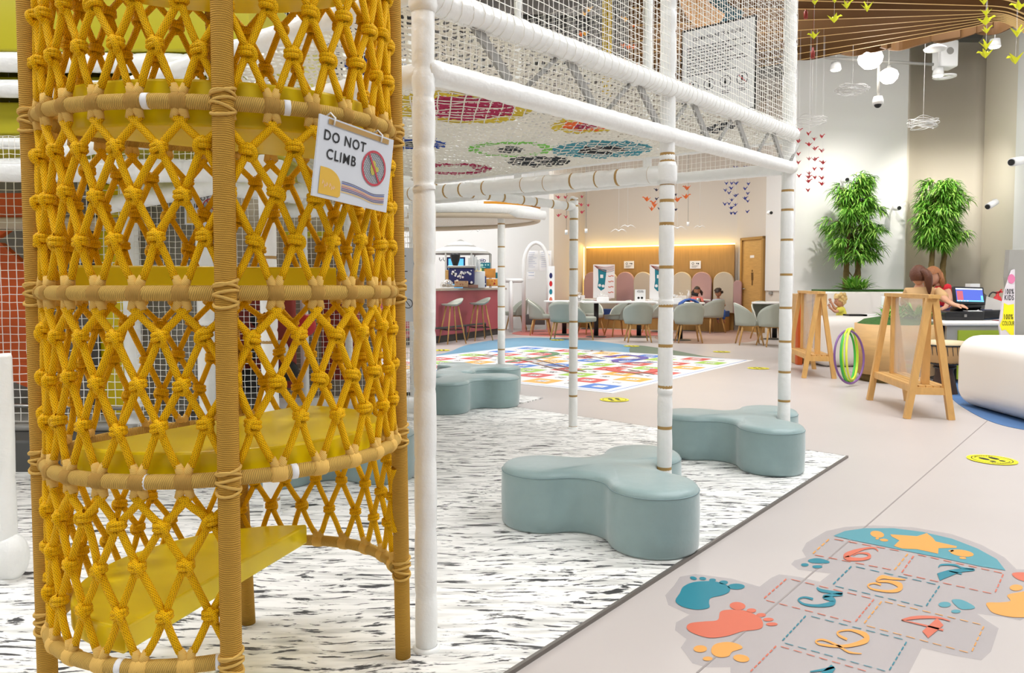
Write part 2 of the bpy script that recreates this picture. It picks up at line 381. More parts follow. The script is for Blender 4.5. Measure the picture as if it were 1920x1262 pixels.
def smooth_path(P, n=6, closed=False):     # Catmull-Rom
    P = [Vector(p) for p in P]; k = len(P); out = []
    g = (lambda i: P[i % k]) if closed else (lambda i: P[max(0, min(k-1, i))])
    for i in range(k if closed else k-1):
        a, b, c, d = g(i-1), g(i), g(i+1), g(i+2)
        for j in range(n):
            t = j/n; out.append(.5*((2*b)+(c-a)*t+(2*a-5*b+4*c-d)*t*t+(3*b-a-3*c+d)*t**3))
    if not closed: out.append(P[-1])
    return out
# ================================================================ SETTING
m = MB(); m.box((0, 8, -.05), (30, 32, .1)); struct('floor', m, M['floor'])
m = MB(); m.box((0, 8, 5.3), (30, 32, .1)); struct('ceiling', m, M['ceil'])
def wall(name, a, b, z0=0, z1=5.25, mt='wall', th=.12):
    m = MB(); a = Vector((a[0], a[1], 0)); b = Vector((b[0], b[1], 0)); d = (b-a).normalized(); n = Vector((-d.y, d.x, 0))
    mid = (a+b)/2+n*th/2; L = (b-a).length
    m.box((mid.x, mid.y, (z0+z1)/2), (th, L, z1-z0), 0, Matrix.Rotation(math.atan2(d.y, d.x)-PI/2, 3, 'Z'))
    return struct(name, m, M[mt])
# a->b with the room on the right-hand side of travel
wall('wall_back', (1.95, 20.0), (5.42, 18.05))
wall('wall_back.001', (.98, 17.6), (1.95, 20.0))
wall('wall_back.002', (-9.0, 18.6), (.98, 18.6), mt='wallw')
wall('wall_back.003', (5.42, 18.05), (6.03, 16.2))
wall('wall_back.004', (6.03, 16.2), (6.6, 16.2)); wall('wall_back.005', (6.6, 16.2), (4.70, 12.37))
wall('wall_right', (4.62, 12.25), (6.42, 12.25), mt='wallw')
# curved recess right of the first wall
pts = []
for i in range(13):
    t = i/12; pts.append((6.42+1.25*t, 12.25+.45*math.sin(PI*t)))
m = MB()
q = [(p[0], p[1]) for p in pts]+[(p[0], p[1]+.12) for p in pts][::-1]; m.prism(q, 0, 5.25, smooth=True); struct('wall_right.001', m, M['wallc'])
wall('wall_right.002', (7.67, 12.25), (7.35, 11.0), mt='wallc'); wall('wall_right.003', (7.35, 11.0), (6.95, 7.0), mt='wallw'); wall('wall_right.004', (6.95, 7.0), (8.5, 4.0), mt='wallw')
wall('wall_left', (-9.0, -6.0), (-9.0, 18.6), mt='wallw')
m = MB()
for y in (2.5, 4.6, 6.7, 8.8, 10.9, 13.0): m.tube([(-6, y, 4.9), (7, y+.5, 4.9)], .16, 10)
for x in (-4, -1.0, 1.6): m.box((x, 8, 4.75), (.5, 16, .28))
T(m.build('ventilation_duct', M['dark']), 'dark grey ducts running under the ceiling above the white climbing frame', 'duct')
# wood wall panel with cove strip
A, B = Vector((2.02, 19.93, 0)), Vector((5.38, 18.03, 0)); d = (B-A).normalized(); nn = Vector((d.y, -d.x, 0))
m = MB(); zt = 2.06
m.box((A+B)/2+nn*.09+Vector((0, 0, zt/2)), (.06, (B-A).length, zt), 0, Matrix.Rotation(math.atan2(d.y, d.x)-PI/2, 3, 'Z'))
wp = m.build('wood_wall_panel', M['panel'])
T(wp, 'oak slat wall panelling with glowing yellow light along its top, behind the arched seats', 'wall panel')
m = MB(); m.beam(A+nn*.07+Vector((0, 0, zt+.02)), B+nn*.07+Vector((0, 0, zt+.02)), .05, .03); m.build('light_strip', M['cove'], wp)
m = MB(); m.beam(A+nn*.03+Vector((-.1, 0, .3)), A+nn*.03+Vector((-.1, 0, zt+.03)), .04, .03); m.build('light_strip', M['cove'], wp)
mid = (A+B)/2+nn*.2; rz = math.atan2(d.y, d.x)
area('cove_light', (mid.x, mid.y, zt+.12), 3.7, 24, (1, .72, .25), (R(-18), 0, rz), .05)
# seams in the floor (grooves)
m = MB()
def strip(a, b, wd, z0=.0, h=.0015):
    m.beam(Vector((a.x, a.y, z0+h/2)), Vector((b.x, b.y, z0+h/2)), wd, h)
strip(atZ(2000, 660), atZ(1307, 1262), .006); strip(atZ(1500, 905), atZ(1160, 840), .004)
strip(atZ(1621, 989)+Vector((3.2, -.4, 0)), atZ(1560, 690), .003)
struct('trim_1', m, mat('seam_line', S(150, 142, 138), .6))
# ---- coloured floor zones (inlaid vinyl)
def zone(pts, mt, label, h=.0015, name='floor_inlay', cat='floor inlay'):
    P = smooth_path([atZ(a, b) for a, b in pts], 8, True); mm = MB(); mm.prism([(p.x, p.y) for p in P], 0, h)
    return T(mm.build(name, mt), label, cat)
zb = mat('inlay_blue', S(108, 160, 188), .4, var=.05, vs_=2); zg = mat('inlay_green', S(108, 124, 104), .5); zp = mat('inlay_pink', S(204, 120, 112), .5)
zr = mat('inlay_brown', S(178, 148, 138), .5); zc = mat('carpet_blue', S(74, 112, 160), .8)
zone([(700, 685), (830, 663), (880, 646), (960, 634), (1060, 635), (1160, 645), (1240, 660), (1300, 675), (1150, 700), (900, 700), (760, 692)], zb, 'blue floor inlay curving around the snakes and ladders mat')
zone([(1188, 648), (1250, 655), (1320, 668), (1370, 675), (1300, 690), (1190, 668)], zg, 'dark green floor inlay beside the far side of the board game mat', .003)
zone([(960, 626), (985, 620), (1060, 617), (1160, 618), (1240, 622), (1250, 628), (1160, 632), (1130, 634), (1060, 632), (1000, 630)], zp, 'pink floor inlay under the grey tub chairs by the cafe')
zone([(1230, 630), (1290, 619), (1370, 618), (1420, 628), (1410, 640), (1330, 645), (1250, 641)], zr, 'brown floor inlay in front of the wooden toilet door')
zone([(1770, 700), (1810, 672), (1930, 640), (2000, 640), (2040, 800), (1980, 812), (1880, 798), (1815, 770), (1780, 740)], zc, 'blue carpet curving under the big white rounded bench', .004, 'carpet', 'carpet')
# ---- marble printed floor mat
K = atZ(1587, 858); e1 = (atZ(975, 1250)-K).normalized(); e2 = (atZ(980, 767)-K).normalized()
m = MB(); P = [K, K+e1*7.2, K+e1*7.2+e2*8, K+e2*3.02, ]
P = [K, K+e1*5.5, K+e1*5.5+e2*6.2, K+e2*6.2]
m.prism([(p.x, p.y) for p in P], 0, .012)
mt_ = T(m.build('marble_mat', M['marble']), 'large white floor mat with black marble veins under the white climbing frame', 'floor mat')
m = MB(); q = e2*-.006; m.beam(K+q+Vector((0, 0, .007)), K+q+e1*5.5+Vector((0, 0, .007)), .012, .014); m.beam(K+Vector((0, 0, .006)), K+e2*3.0+Vector((0, 0, .006)), .006, .0125)
m.build('edge_trim', mat('trim_metal', S(120, 114, 108), .4, .4), mt_)
m = MB(); a, b, c_ = atZ(1018, 747.5), atZ(960, 741), atZ(982, 757)
m.prism([(a.x, a.y), (b.x, b.y), (b.x-1.6, b.y+.2), (c_.x-1.5, c_.y-.3), (c_.x, c_.y)], 0, .012)
T(m.build('marble_mat', M['marble']), 'small corner of white marble mat poking out past the far blue grey pouf', 'floor mat')
# ================================================================ BOARD GAME MAT
fc = atZ(1148, 738); er = (atZ(1413, 676)-fc); er.normalize(); el = Vector((-er.y, er.x, 0)); SZ = 4.13
gm = thing('board_game_mat', (fc.x, fc.y, 0), 'big square snakes and ladders floor mat in red, blue, green and orange', 'game mat')
pl = Plane(fc+Vector((0, 0, .004)), er, el)
m = MB(); c4 = [fc, fc+er*SZ, fc+er*SZ+el*SZ, fc+el*SZ]; m.prism([(p.x, p.y) for p in c4], 0, .004)
bl, rd, og, gn = (mat('print_blue', S(66, 128, 214), .5), mat('print_red', S(216, 76, 72), .5), mat('print_orange', S(248, 180, 70), .5), mat('print_green', S(164, 208, 74), .5))
for i_ in range(len(m.m)): m.m[i_] = 4
mn = m; cs = .38; o0 = .165
for i in range(10):
    for j in range(10):
        u, v = o0+i*cs, o0+j*cs
        n_ = j*10+(i if j % 2 == 0 else 9-i)+1
        if (i+j) % 2 == 0:
            k_ = ((0, 1, 2, 1, 1, 3, 2, 0, 3)[(i+3*j) % 9]) if i+j else 0
            pl.rect(m, u+.01, v+.01, u+cs-.01, v+cs-.01, .001, k_)
            pl.rect(mn, u+.12, v+.12, u+cs-.12, v+cs-.12, .002, 4)
        pl.text(mn, str(n_), u+cs/2, v+cs/2, .14, .003, 5)
for a in ((.07, .07, SZ-.07, .085), (.07, SZ-.085, SZ-.07, SZ-.07), (.07, .07, .085, SZ-.07), (SZ-.085, .07, SZ-.07, SZ-.07)): pl.rect(m, *a, .001, 0)
m.build('printed_sheet', [bl, rd, og, gn, M['paper'], mat('print_grey', S(120, 110, 110), .6)], gm)
def uv_(px, py):
    p = atZ(px, py)-fc; return (p.dot(er), p.dot(el))
def snake(pts, mt, w=.1, part='snake'):
    m = MB(); P = smooth_path([uv_(a, b)+(0,) for a, b in pts], 8); n = len(P)
    pl.stroke(m, [(p.x, p.y) for p in P], [w*(.35+.65*min(1, i/(n*.3)))*(1.5 if i > n*.93 else 1) for i in range(n)], .005); m.build(part, mt, gm)
s8 = 380/1920
def c8(x, y): return (1080+x*s8, 620+y*s8)
def c1_(x, y): return (740+x*s8, 620+y*s8)
snake([c8(*p) for p in ((770, 305), (430, 305), (370, 290), (430, 278), (600, 275), (650, 262), (560, 243), (430, 238), (290, 255))], mat('print_purple', S(86, 70, 170), .5), .12)
snake([c8(*p) for p in ((540, 350), (400, 352), (320, 370), (420, 395), (600, 405), (700, 395), (770, 370))], rd, .12)
snake([c1_(*p) for p in ((1060, 308), (1150, 290), (1300, 272), (1450, 245), (1530, 225), (1480, 210), (1380, 212))], mat('print_dgreen', S(96, 140, 96), .5), .12)
snake([c1_(*p) for p in ((1740, 385), (1800, 370), (1870, 372))], gn, .06)
def ladder(a, b, mt, wd=.2):
    m = MB(); a = Vector(uv_(*a)); b = Vector(uv_(*b)); d = (b-a).normalized(); q = Vector((-d.y, d.x))*wd/2; n = int((b-a).length/.16)
    for s_ in (1, -1): pl.stroke(m, [tuple(a+q*s_), tuple(b+q*s_)], .03, .006)
    for i in range(1, n): c = a+(b-a)*i/n; pl.stroke(m, [tuple(c+q), tuple(c-q)], .03, .006)
    m.build('ladder', mt, gm)
bw = mat('print_brown', S(150, 112, 96), .5)
ladder(c1_(1190, 258), c1_(1740, 400), bw, .22); ladder(c8(20, 235), c8(200, 268), bw, .16); ladder(c8(440, 375), c8(690, 425), bw, .16); ladder(c8(60, 192), c8(330, 200), bw, .16)
ladder(c1_(820, 230), c1_(960, 255), bw, .14)
# ================================================================ YELLOW FOOT MARKERS
def marker(px, py, label, r=.14):
    p = atZ(px, py); h = .004 if r else 0
    t = thing('floor_marker', (p.x, p.y, .0035 if py > 655 else .005), label, 'floor sticker', 'yellow footprint stickers on the floor')
    pl = Plane((p.x, p.y, LOC[t.name][2]), (1, .15, 0), (-.15, 1, 0)); m = MB(); pl.disc(m, 0, 0, r, .001, 0, 32); m.build('sticker', M['yellow'], t)
    m = MB()
    pl.ring(m, 0, 0, r*.78, r*.82, .002); 
    for s_ in (-1, 1):
        pl.disc(m, s_*.035, .025, .022, .002, 0, 14, .04); pl.disc(m, s_*.033, -.045, .018, .002, 0, 12, .02)
    for k_ in range(10):
        for s_ in (-1, 1):
            a = R(50+80*k_/9)*s_; pl.disc(m, r*.68*math.cos(a), r*.68*math.sin(a), .006, .002, 0, 6)
    m.build('footprints', M['ink'], t)
for a in ((1860, 863, 'yellow round footprint sticker nearest the camera, right of the marble mat'), (1152, 750, 'yellow footprint sticker in front of the corner of the game mat'),
          (1422, 691, 'yellow footprint sticker right of the game mat corner'), (1353, 660, 'yellow footprint sticker before the tub chairs at right'),
          (1184, 649.5, 'yellow footprint sticker on the blue inlay behind the game mat'), (1045, 638, 'faint yellow footprint sticker behind the thin white pole'),
          (828, 657, 'yellow footprint sticker by the pink counter')): marker(*a)
# ================================================================ HOPSCOTCH STICKER
f7 = 700/1920
def h7(x, y, z=0.0): return atZ(1220+x*f7, 960+y*f7, z)
hc = h7(1100, 500); hs = thing('hopscotch_sticker', (hc.x, hc.y, 0), 'translucent hopscotch floor sticker with numbers, footprints and a starfish', 'floor sticker')
def hpoly(mb, pts, h, m_=0, sm=0):
    P = [h7(*p) for p in pts]
    if sm: P = smooth_path(P, sm, True)
    mb.poly([Vector((p.x, p.y, h)) for p in P], m_)
def hstroke(mb, pts, w, h, m_=0, sm=6):
    P = smooth_path([(a, b, 0) for a, b in pts], sm) if sm else [Vector((a, b, 0)) for a, b in pts]; k = len(P); V = []
    for i in range(k):
        d = P[min(i+1, k-1)]-P[max(i-1, 0)]; d.normalize(); t = i/(k-1)*(len(w)-1) if hasattr(w, '__len__') else 0
        wd = (w[int(t)]*(1-t % 1)+w[min(len(w)-1, int(t)+1)]*(t % 1)) if hasattr(w, '__len__') else w
        q = Vector((-d.y, d.x, 0))*wd/2
        for s_ in (1, -1):
            g = h7((P[i]+q*s_).x, (P[i]+q*s_).y); V.append((g.x, g.y, h))
    b = mb.add(V)
    for i in range(k-1): mb.face((b+2*i, b+2*i+1, b+2*i+3, b+2*i+2), m_)
def hell(mb, cx, cy, rx, ry, h, m_=0, rot=0, n=20):
    c, s_ = math.cos(R(rot)), math.sin(R(rot)); P = []
    for i in range(n):
        a = 2*PI*i/n; x, y = rx*math.cos(a), ry*math.sin(a); g = h7(cx+x*c-y*s_, cy+x*s_+y*c); P.append((g.x, g.y, h))
    mb.poly(P, m_)
m = MB()
hpoly(m, [(900, 100), (1000, 78), (1150, 70), (1350, 80), (1550, 115), (1700, 170), (1820, 235), (1880, 295), (1960, 300), (2100, 420), (2000, 520), (1900, 560), (1800, 540), (1680, 525), (1720, 555), (1790, 600), (1750, 720), (1700, 765), (1560, 740), (1395, 700), (1330, 828), (1300, 900), (560, 900), (410, 828), (410, 800), (280, 800), (215, 780), (155, 700), (185, 655), (125, 610), (130, 570), (200, 530), (90, 480), (75, 430), (120, 380), (150, 335), (230, 320), (420, 345), (560, 385), (620, 340), (660, 322), (760, 335), (870, 360), (925, 318), (760, 298), (722, 270), (740, 250), (800, 235), (778, 200), (800, 160)], .0012)
m.build('film', M['decal'], hs)
C = {'t': 0, 'c': 1, 'a': 2, 'p': 3}; HM = [M['teal'], M['coral'], M['amber'], M['tealp']]
m = MB(); hpoly(m, [(940, 125), (1000, 100), (1100, 86), (1250, 86), (1400, 105), (1550, 140), (1680, 190), (1780, 245), (1825, 303), (1700, 283), (1500, 240), (1250, 190), (1050, 150)], .0022, 3); m.build('arch_panel', HM, hs)
m = MB(); hpoly(m, [(1232, 118), (1370, 128), (1420, 112), (1450, 135), (1465, 155), (1575, 180), (1572, 188), (1480, 190), (1478, 218), (1370, 195), (1295, 192), (1250, 178), (1280, 150), (1240, 130)], .003, 2); m.build('starfish', HM, hs)
m = MB()
for a in ((1165, 118, 36, 17, 10), (1165, 140, 10, 5, 0), (1200, 148, 22, 7, 5), (1600, 215, 62, 17, 8), (1605, 240, 18, 6, 5), (1545, 203, 14, 5, 0)): hell(m, a[0], a[1], a[2], a[3], .003, 2, a[4])
m.build('pebble_shapes', HM, hs)
def foot(sole, toes, k_):
    m = MB(); hpoly(m, sole, .0022, C[k_], 6)
    for t in toes: hell(m, *t[:4], .0022, C[k_], t[4] if len(t) > 4 else 0)
    m.build('footprint', HM, hs)
foot([(170, 385), (230, 362), (330, 360), (400, 385), (405, 412), (370, 430), (310, 445), (300, 470), (300, 495), (240, 505), (165, 490), (128, 460), (150, 420)], [(220, 343, 18, 8, 15), (268, 345, 18, 8, 5), (318, 353, 18, 8), (375, 365, 23, 10), (440, 386, 44, 15)], 't')
foot([(360, 515), (420, 505), (490, 512), (560, 545), (578, 580), (560, 605), (470, 618), (390, 642), (300, 650), (215, 625), (185, 598), (205, 575), (280, 566), (345, 558)], [(447, 486, 41, 20, 5), (518, 510, 25, 11), (568, 533, 25, 10), (605, 556, 27, 9), (623, 580, 30, 9)], 'c')
foot([(315, 700), (340, 680), (400, 672), (455, 685), (470, 705), (420, 722), (400, 745), (350, 750), (315, 730)], [(255, 707, 35, 18), (293, 758, 25, 11), (466, 756, 42, 19, 8)], 'a')
foot([(810, 250), (860, 240), (915, 255), (910, 266), (830, 264)], [(793, 274, 20, 8), (857, 284, 26, 8)], 't')
foot([(1550, 455), (1600, 455), (1660, 485), (1660, 500), (1600, 503), (1565, 480)], [(1512, 479, 32, 14), (1570, 514, 25, 9)], 'p')
foot([(1730, 470), (1800, 468), (1850, 460), (1835, 430), (1900, 415), (2000, 400), (2060, 450), (2000, 530), (1880, 545), (1770, 525), (1735, 495)], [(1880, 392, 34, 16)], 'a')
foot([(1860, 318), (1940, 315), (2010, 340), (1960, 362), (1890, 350)], [], 'c')
m = MB(); _nb = lambda: (m.build('number', HM, hs), MB())[1]
hstroke(m, [(1170, 205), (1150, 188), (1100, 192), (1040, 210), (1005, 230), (1030, 245), (1090, 246), (1125, 235), (1115, 218), (1070, 215), (1040, 228)], [5, 8, 10, 22, 30, 20, 14, 16, 12, 6, 4], .003, 1)
m = _nb(); hstroke(m, [(1480, 290), (1495, 275), (1560, 276), (1600, 290), (1665, 300), (1590, 305), (1530, 320), (1480, 338)], [4, 8, 10, 8, 8, 20, 34, 40], .003, 0); hstroke(m, [(1535, 308), (1600, 322)], [5, 8], .003, 0, 0)
m = _nb(); hstroke(m, [(1310, 352), (1240, 345), (1190, 338), (1165, 358), (1230, 362), (1280, 380), (1275, 403), (1220, 412), (1140, 400), (1118, 380), (1150, 370), (1185, 378)], [4, 14, 20, 10, 14, 28, 22, 12, 8, 8, 8, 12], .003, 2)
m = _nb(); hstroke(m, [(855, 392), (880, 408), (985, 425), (930, 432), (890, 440), (935, 455), (930, 475), (860, 486), (790, 478), (760, 455), (790, 442), (835, 452)], [8, 16, 14, 16, 16, 26, 26, 14, 10, 8, 8, 12], .003, 0)
m = _nb(); hstroke(m, [(1540, 565), (1480, 548), (1400, 545), (1340, 550), (1290, 560)], [4, 10, 16, 16, 6], .003, 1); hstroke(m, [(1290, 560), (1400, 585), (1505, 612)], [4, 8, 10], .003, 1, 0); hstroke(m, [(1490, 568), (1412, 635)], [50, 46], .003, 1, 0)
m = _nb(); hstroke(m, [(1010, 660), (970, 640), (965, 620), (1030, 612), (1100, 635), (1105, 665), (1030, 690), (950, 695), (870, 685), (850, 668), (890, 662), (960, 690), (1020, 725), (1085, 733)], [12, 12, 8, 10, 26, 30, 18, 12, 10, 8, 10, 10, 10, 4], .003, 2)
m = _nb(); hstroke(m, [(820, 826), (900, 815), (945, 803)], [6, 14, 10], .003, 0, 0); hstroke(m, [(940, 800), (900, 840), (840, 900)], [30, 44, 50], .003, 0, 0)
m.build('number', HM, hs)
m = MB()
def dashed(a, b, k_, w=7, n=None):
    a = Vector(a); b = Vector(b); L = (b-a).length; steep = abs((b-a).y) > abs((b-a).x)*.55
    n = n or max(2, int(L/(26 if steep else 66))); hw = w if steep else 3.2
    for i in range(n):
        p = a+(b-a)*(i+.15)/n; q = a+(b-a)*(i+.8)/n; hstroke(m, [tuple(p), tuple(q)], hw, .0026, C[k_], 0)
for a in (((920, 140), (830, 220), 'a'), ((935, 140), (1290, 205), 'c'), ((835, 222), (1250, 302), 'c'), ((1325, 215), (1250, 305), 'a'), ((1355, 225), (1288, 318), 'c'), ((1365, 220), (1820, 320), 'c'), ((1815, 320), (1770, 420), 'c'), ((1290, 320), (1765, 425), 'c'),
          ((1035, 280), (935, 378), 't'), ((1045, 282), (1480, 378), 't'), ((1488, 380), (1415, 490), 't'), ((940, 382), (1412, 492), 't'),
          ((700, 345), (580, 450), 'c'), ((712, 346), (1145, 450), 'c'), ((1150, 450), (1050, 570), 'c'), ((585, 455), (1045, 572), 'c'),
          ((1190, 460), (1095, 580), 'a'), ((1195, 462), (1710, 585), 'a'), ((1715, 588), (1650, 725), 'a'), ((1100, 585), (1645, 730), 'a'),
          ((800, 535), (675, 668), 't'), ((815, 537), (1310, 662), 't'), ((1318, 668), (1225, 822), 't'), ((680, 675), (1220, 826), 't'),
          ((648, 690), (510, 828), 'c'), ((660, 692), (1120, 826), 'c'), ((500, 835), (430, 900), 'c')): dashed(*a)
m.build('dashed_lines', HM, hs)
# ================================================================ YELLOW ROPE CLIMBING TOWER
def lerp2(a, b, t): return Vector((a[0]+(b[0]-a[0])*t, a[1]+(b[1]-a[1])*t))
def tposts(z):
    t = (z-.3)/1.2
    L = lerp2((-1.14, 1.79), (-1.115, 1.75), t); F_ = lerp2((-.607, 1.578), (-.604, 1.58), t); Rr = lerp2((-.32, 2.126), (-.304, 1.943), t)
    return L, F_, Rr, L+Rr-F_
def rg(th, z, k=1.0, out=0.0):
    L, F_, Rr, B_ = tposts(z); C_ = (L+Rr)/2; p = C_+((F_-B_)/2*math.cos(th)+(Rr-L)/2*math.sin(th))*k*.958
    if out: n = (p-C_).normalized(); p = p+n*out
    return Vector((p.x, p.y, z))
TC = (-.72, 1.93, 0)
tw = thing('rope_climbing_tower', TC, 'round yellow climbing tower of knotted rope net around stepped yellow pads', 'climbing tower')
ZR = [.3, .7, 1.1, 1.5, 1.9, 2.3]; ZTOP = 2.36
zs = [-.0, .3, .7, 1.1, 1.5, 1.9, ZTOP]
for i in range(4):
    m = MB(); pts = []
    for j in range(19):
        z = ZTOP*j/18; p = tposts(z)[i]; pts.append((p.x, p.y, z))
    m.tube(pts, .0225, 20); po = m.build('post', M['post'], tw)
    for z in ZR[:5]:
        m = MB()                 # lashing where ring meets post
        p = tposts(z)[i]; c = Vector((p.x, p.y, z))
        for k_, (dz, tilt) in enumerate(((-.022, .5), (-.012, -.5), (0.0, .35), (.012, .5), (.022, -.4))):
            L_, F_, R_, B_ = tposts(z); rad = (Vector((p.x, p.y))-(L_+R_)/2).normalized(); tg = Vector((-rad.y, rad.x, 0))
            P = [];
            for a in range(16):
                th = 2*PI*a/16; P.append(c+Vector((math.cos(th), math.sin(th), 0))*.0245+Vector((0, 0, dz+tilt*.018*math.sin(th+k_))))
            m.tube(P, .0036, 6, closed=True)
        m.build('lashing', M['wrap'], po)
# rings
th0 = {'F': 0, 'R': PI/2, 'B': PI, 'L': -PI/2}
def arc(a0, a1, z, n=60, k=1.0): return [rg(a0+(a1-a0)*i/n, z, k) for i in range(n+1)]
for z in ZR[1:]:
    m = MB(); m.tube(arc(0, 2*PI, z, 96)[:-1], .0165, 14, closed=True); m.build('ring', M['ringm'], tw)
m = MB(); m.tube(arc(PI/2, 2*PI, .3, 72), .0165, 14); m.build('ring', M['ringm'], tw)
for z, deg in ((1.5, -22), (1.5, 19), (.7, -24), (.7, 19), (.3, -32), (.3, -3.4)):
    m = MB(); a = R(deg); m.tube([rg(a-R(1.0), z), rg(a, z), rg(a+R(1.0), z)], .0172, 14); m.build('white_tape', M['paper'], tw)
NW = 27
def wang(i): return R(1+i*360/NW)
def rope(m, a, b, r=.0083):
    a = Vector(a); b = Vector(b); mid = (a+b)/2; d = b-a
    sag = Vector((random.uniform(-1, 1), random.uniform(-1, 1), random.uniform(-1, 1)))*.0025
    m.tube([a, a+d*.25+sag*.7, mid+sag, a+d*.75+sag*.7, b], r, 8, v0=random.random())
def knot(m, c, th, sc_=1.0):
    L_, F_, R_, B_ = tposts(c.z); C_ = (L_+R_)/2; rad = Vector((c.x-C_.x, c.y-C_.y, 0)).normalized(); tg = Vector((-rad.y, rad.x, 0)); up = Vector((0, 0, 1))
    tl = random.uniform(-.18, .18)+(.12 if th < 0 else -.05)
    def loop(dz, ax, ar, tilt, r, cc=Vector((0, 0, 0)), n=16):
        P = []
        for i in range(n):
            a = 2*PI*i/n; P.append(c+cc+tg*ax*math.cos(a)+rad*ar*math.sin(a)+up*(dz+tilt*ax*math.cos(a)))
        m.tube(P, r, 7, closed=True)
    loop(.0045, .0135*sc_, .0115, tl, .0062); loop(-.0045, .0138*sc_, .012, tl*1.2, .0062)
    s_ = 1 if random.random() < .75 else -1       # strand over the back coming out below
    P = [c+tg*(-.004*s_)+rad*.004+up*.012, c+tg*(.009*s_)+rad*.0125+up*.003, c+tg*(.0125*s_)+rad*.009-up*.012, c+tg*(.004*s_)+rad*.002-up*.019, c-tg*(.003*s_)+rad*.002-up*.014]
    m.tube(smooth_path(P, 3), .0066, 7)
    m.ell(c-up*.004, (.012, .010, .016), 0, 8, 6)
def sleeve(m, i, z, up, down, mi=0):
    a = wang(i); c = rg(a, z); L_, F_, R_, B_ = tposts(z); C_ = (L_+R_)/2
    rad = Vector((c.x-C_.x, c.y-C_.y, 0)).normalized()
    d = R(2.4); m.tube([rg(a-d, z), rg(a-d*.7, z), rg(a, z), rg(a+d*.7, z), rg(a+d, z)], [.0168, .0192, .0198, .0192, .0168], 12, mi)
    for on, sg in ((up, 1), (down, -1)):
        if on:
            for s_ in (-1, 1):
                p0 = rg(a+s_*R(.3), z+sg*.006); p1 = rg(a+s_*R(1.1), z+sg*.021); p2 = rg(a+s_*R(1.9), z+sg*.036)
                m.tube([p0, p1, p2], [.012, .0105, .0082], 8, mi)
def quad_of(th):
    d = math.degrees(th) % 360
    return int(d//90)
gaps = [(0, (1, 2, 3)), (1, (0, 1, 2, 3)), (2, (0, 1, 2, 3)), (3, (0, 1, 2, 3)), (4, (0, 1, 2, 3))]
for gi, quads in gaps:
    z0, z1 = ZR[gi], ZR[gi+1]; nets = {q: MB() for q in quads}
    rng = 4; rows = [z0+(z1-z0)*t for t in (.0, .29, .53, .775, 1.0)]
    jit = {}
    for i in range(NW):
        for r_ in (1, 2, 3):
            half = .5 if r_ in (1, 3) else 0
            a = wang(i+half)+R(random.uniform(-.8, .8)); jit[(i, r_)] = (a, rows[r_]+random.uniform(-.008, .008))
    def node(i, r_):
        i = i % NW
        if r_ == 0: return wang(i), rows[0]+.030
        if r_ == 4: return wang(i), rows[4]-.030
        return jit[(i, r_)]
    for i in range(NW):
        for (r0, r1, ia, ib) in ((0, 1, i, i), (0, 1, i+1, i), (1, 2, i, i), (1, 2, i, i+1), (2, 3, i, i), (2, 3, i+1, i), (3, 4, i, i), (3, 4, i, i+1)):
            a, za = node(ia, r0); b, zb_ = node(ib, r1)
            if r0 == 0: a += R(1.9) if ib == ia else -R(1.9)
            if r1 == 4: b += R(1.9) if ib != ia else -R(1.9)
            mid = wang(i+.5) if (r0, r1) in ((0, 1), (3, 4)) else (wang(i+.25) if ia == ib else wang(i+.75))
            q = quad_of(mid)
            if q not in nets: continue
            rope(nets[q], rg(a, za), rg(b, zb_))
        for r_ in (1, 2, 3):
            a, z = node(i, r_); q = quad_of(a)
            if q in nets: knot(nets[q], rg(a, z), a if a < PI else a-2*PI)
    for i in range(NW):
        q = quad_of(wang(i))
        if q in nets: sleeve(nets[q], i, z1, False, True, 1); sleeve(nets[q], i, z0, True, False, 1)
    for q in quads: nets[q].build('rope_net', [M['rope'], M['wrap']], tw)
# padded steps; the unseen full disc on top is added to shade the inside
def step(a0, a1, z0, z1, mt='pad', k=.9, extra=None):
    n = 40; P = [rg(R(a0+(a1-a0)*i/n), (z0+z1)/2, k) for i in range(n+1)]
    m = MB(); m.prism([(p.x, p.y) for p in P]+(extra or []), z0, z1, bev=.006, smooth=False); m.build('step_or_shade_pad', M[mt], tw)
step(150, 324, .305, .365); step(-62, 150, .685, .755); step(128, 255, 1.112, 1.166); step(-72, 130, 1.455, 1.555); step(55, 265, 1.835, 1.93); step(0, 359, 2.30, 2.36)
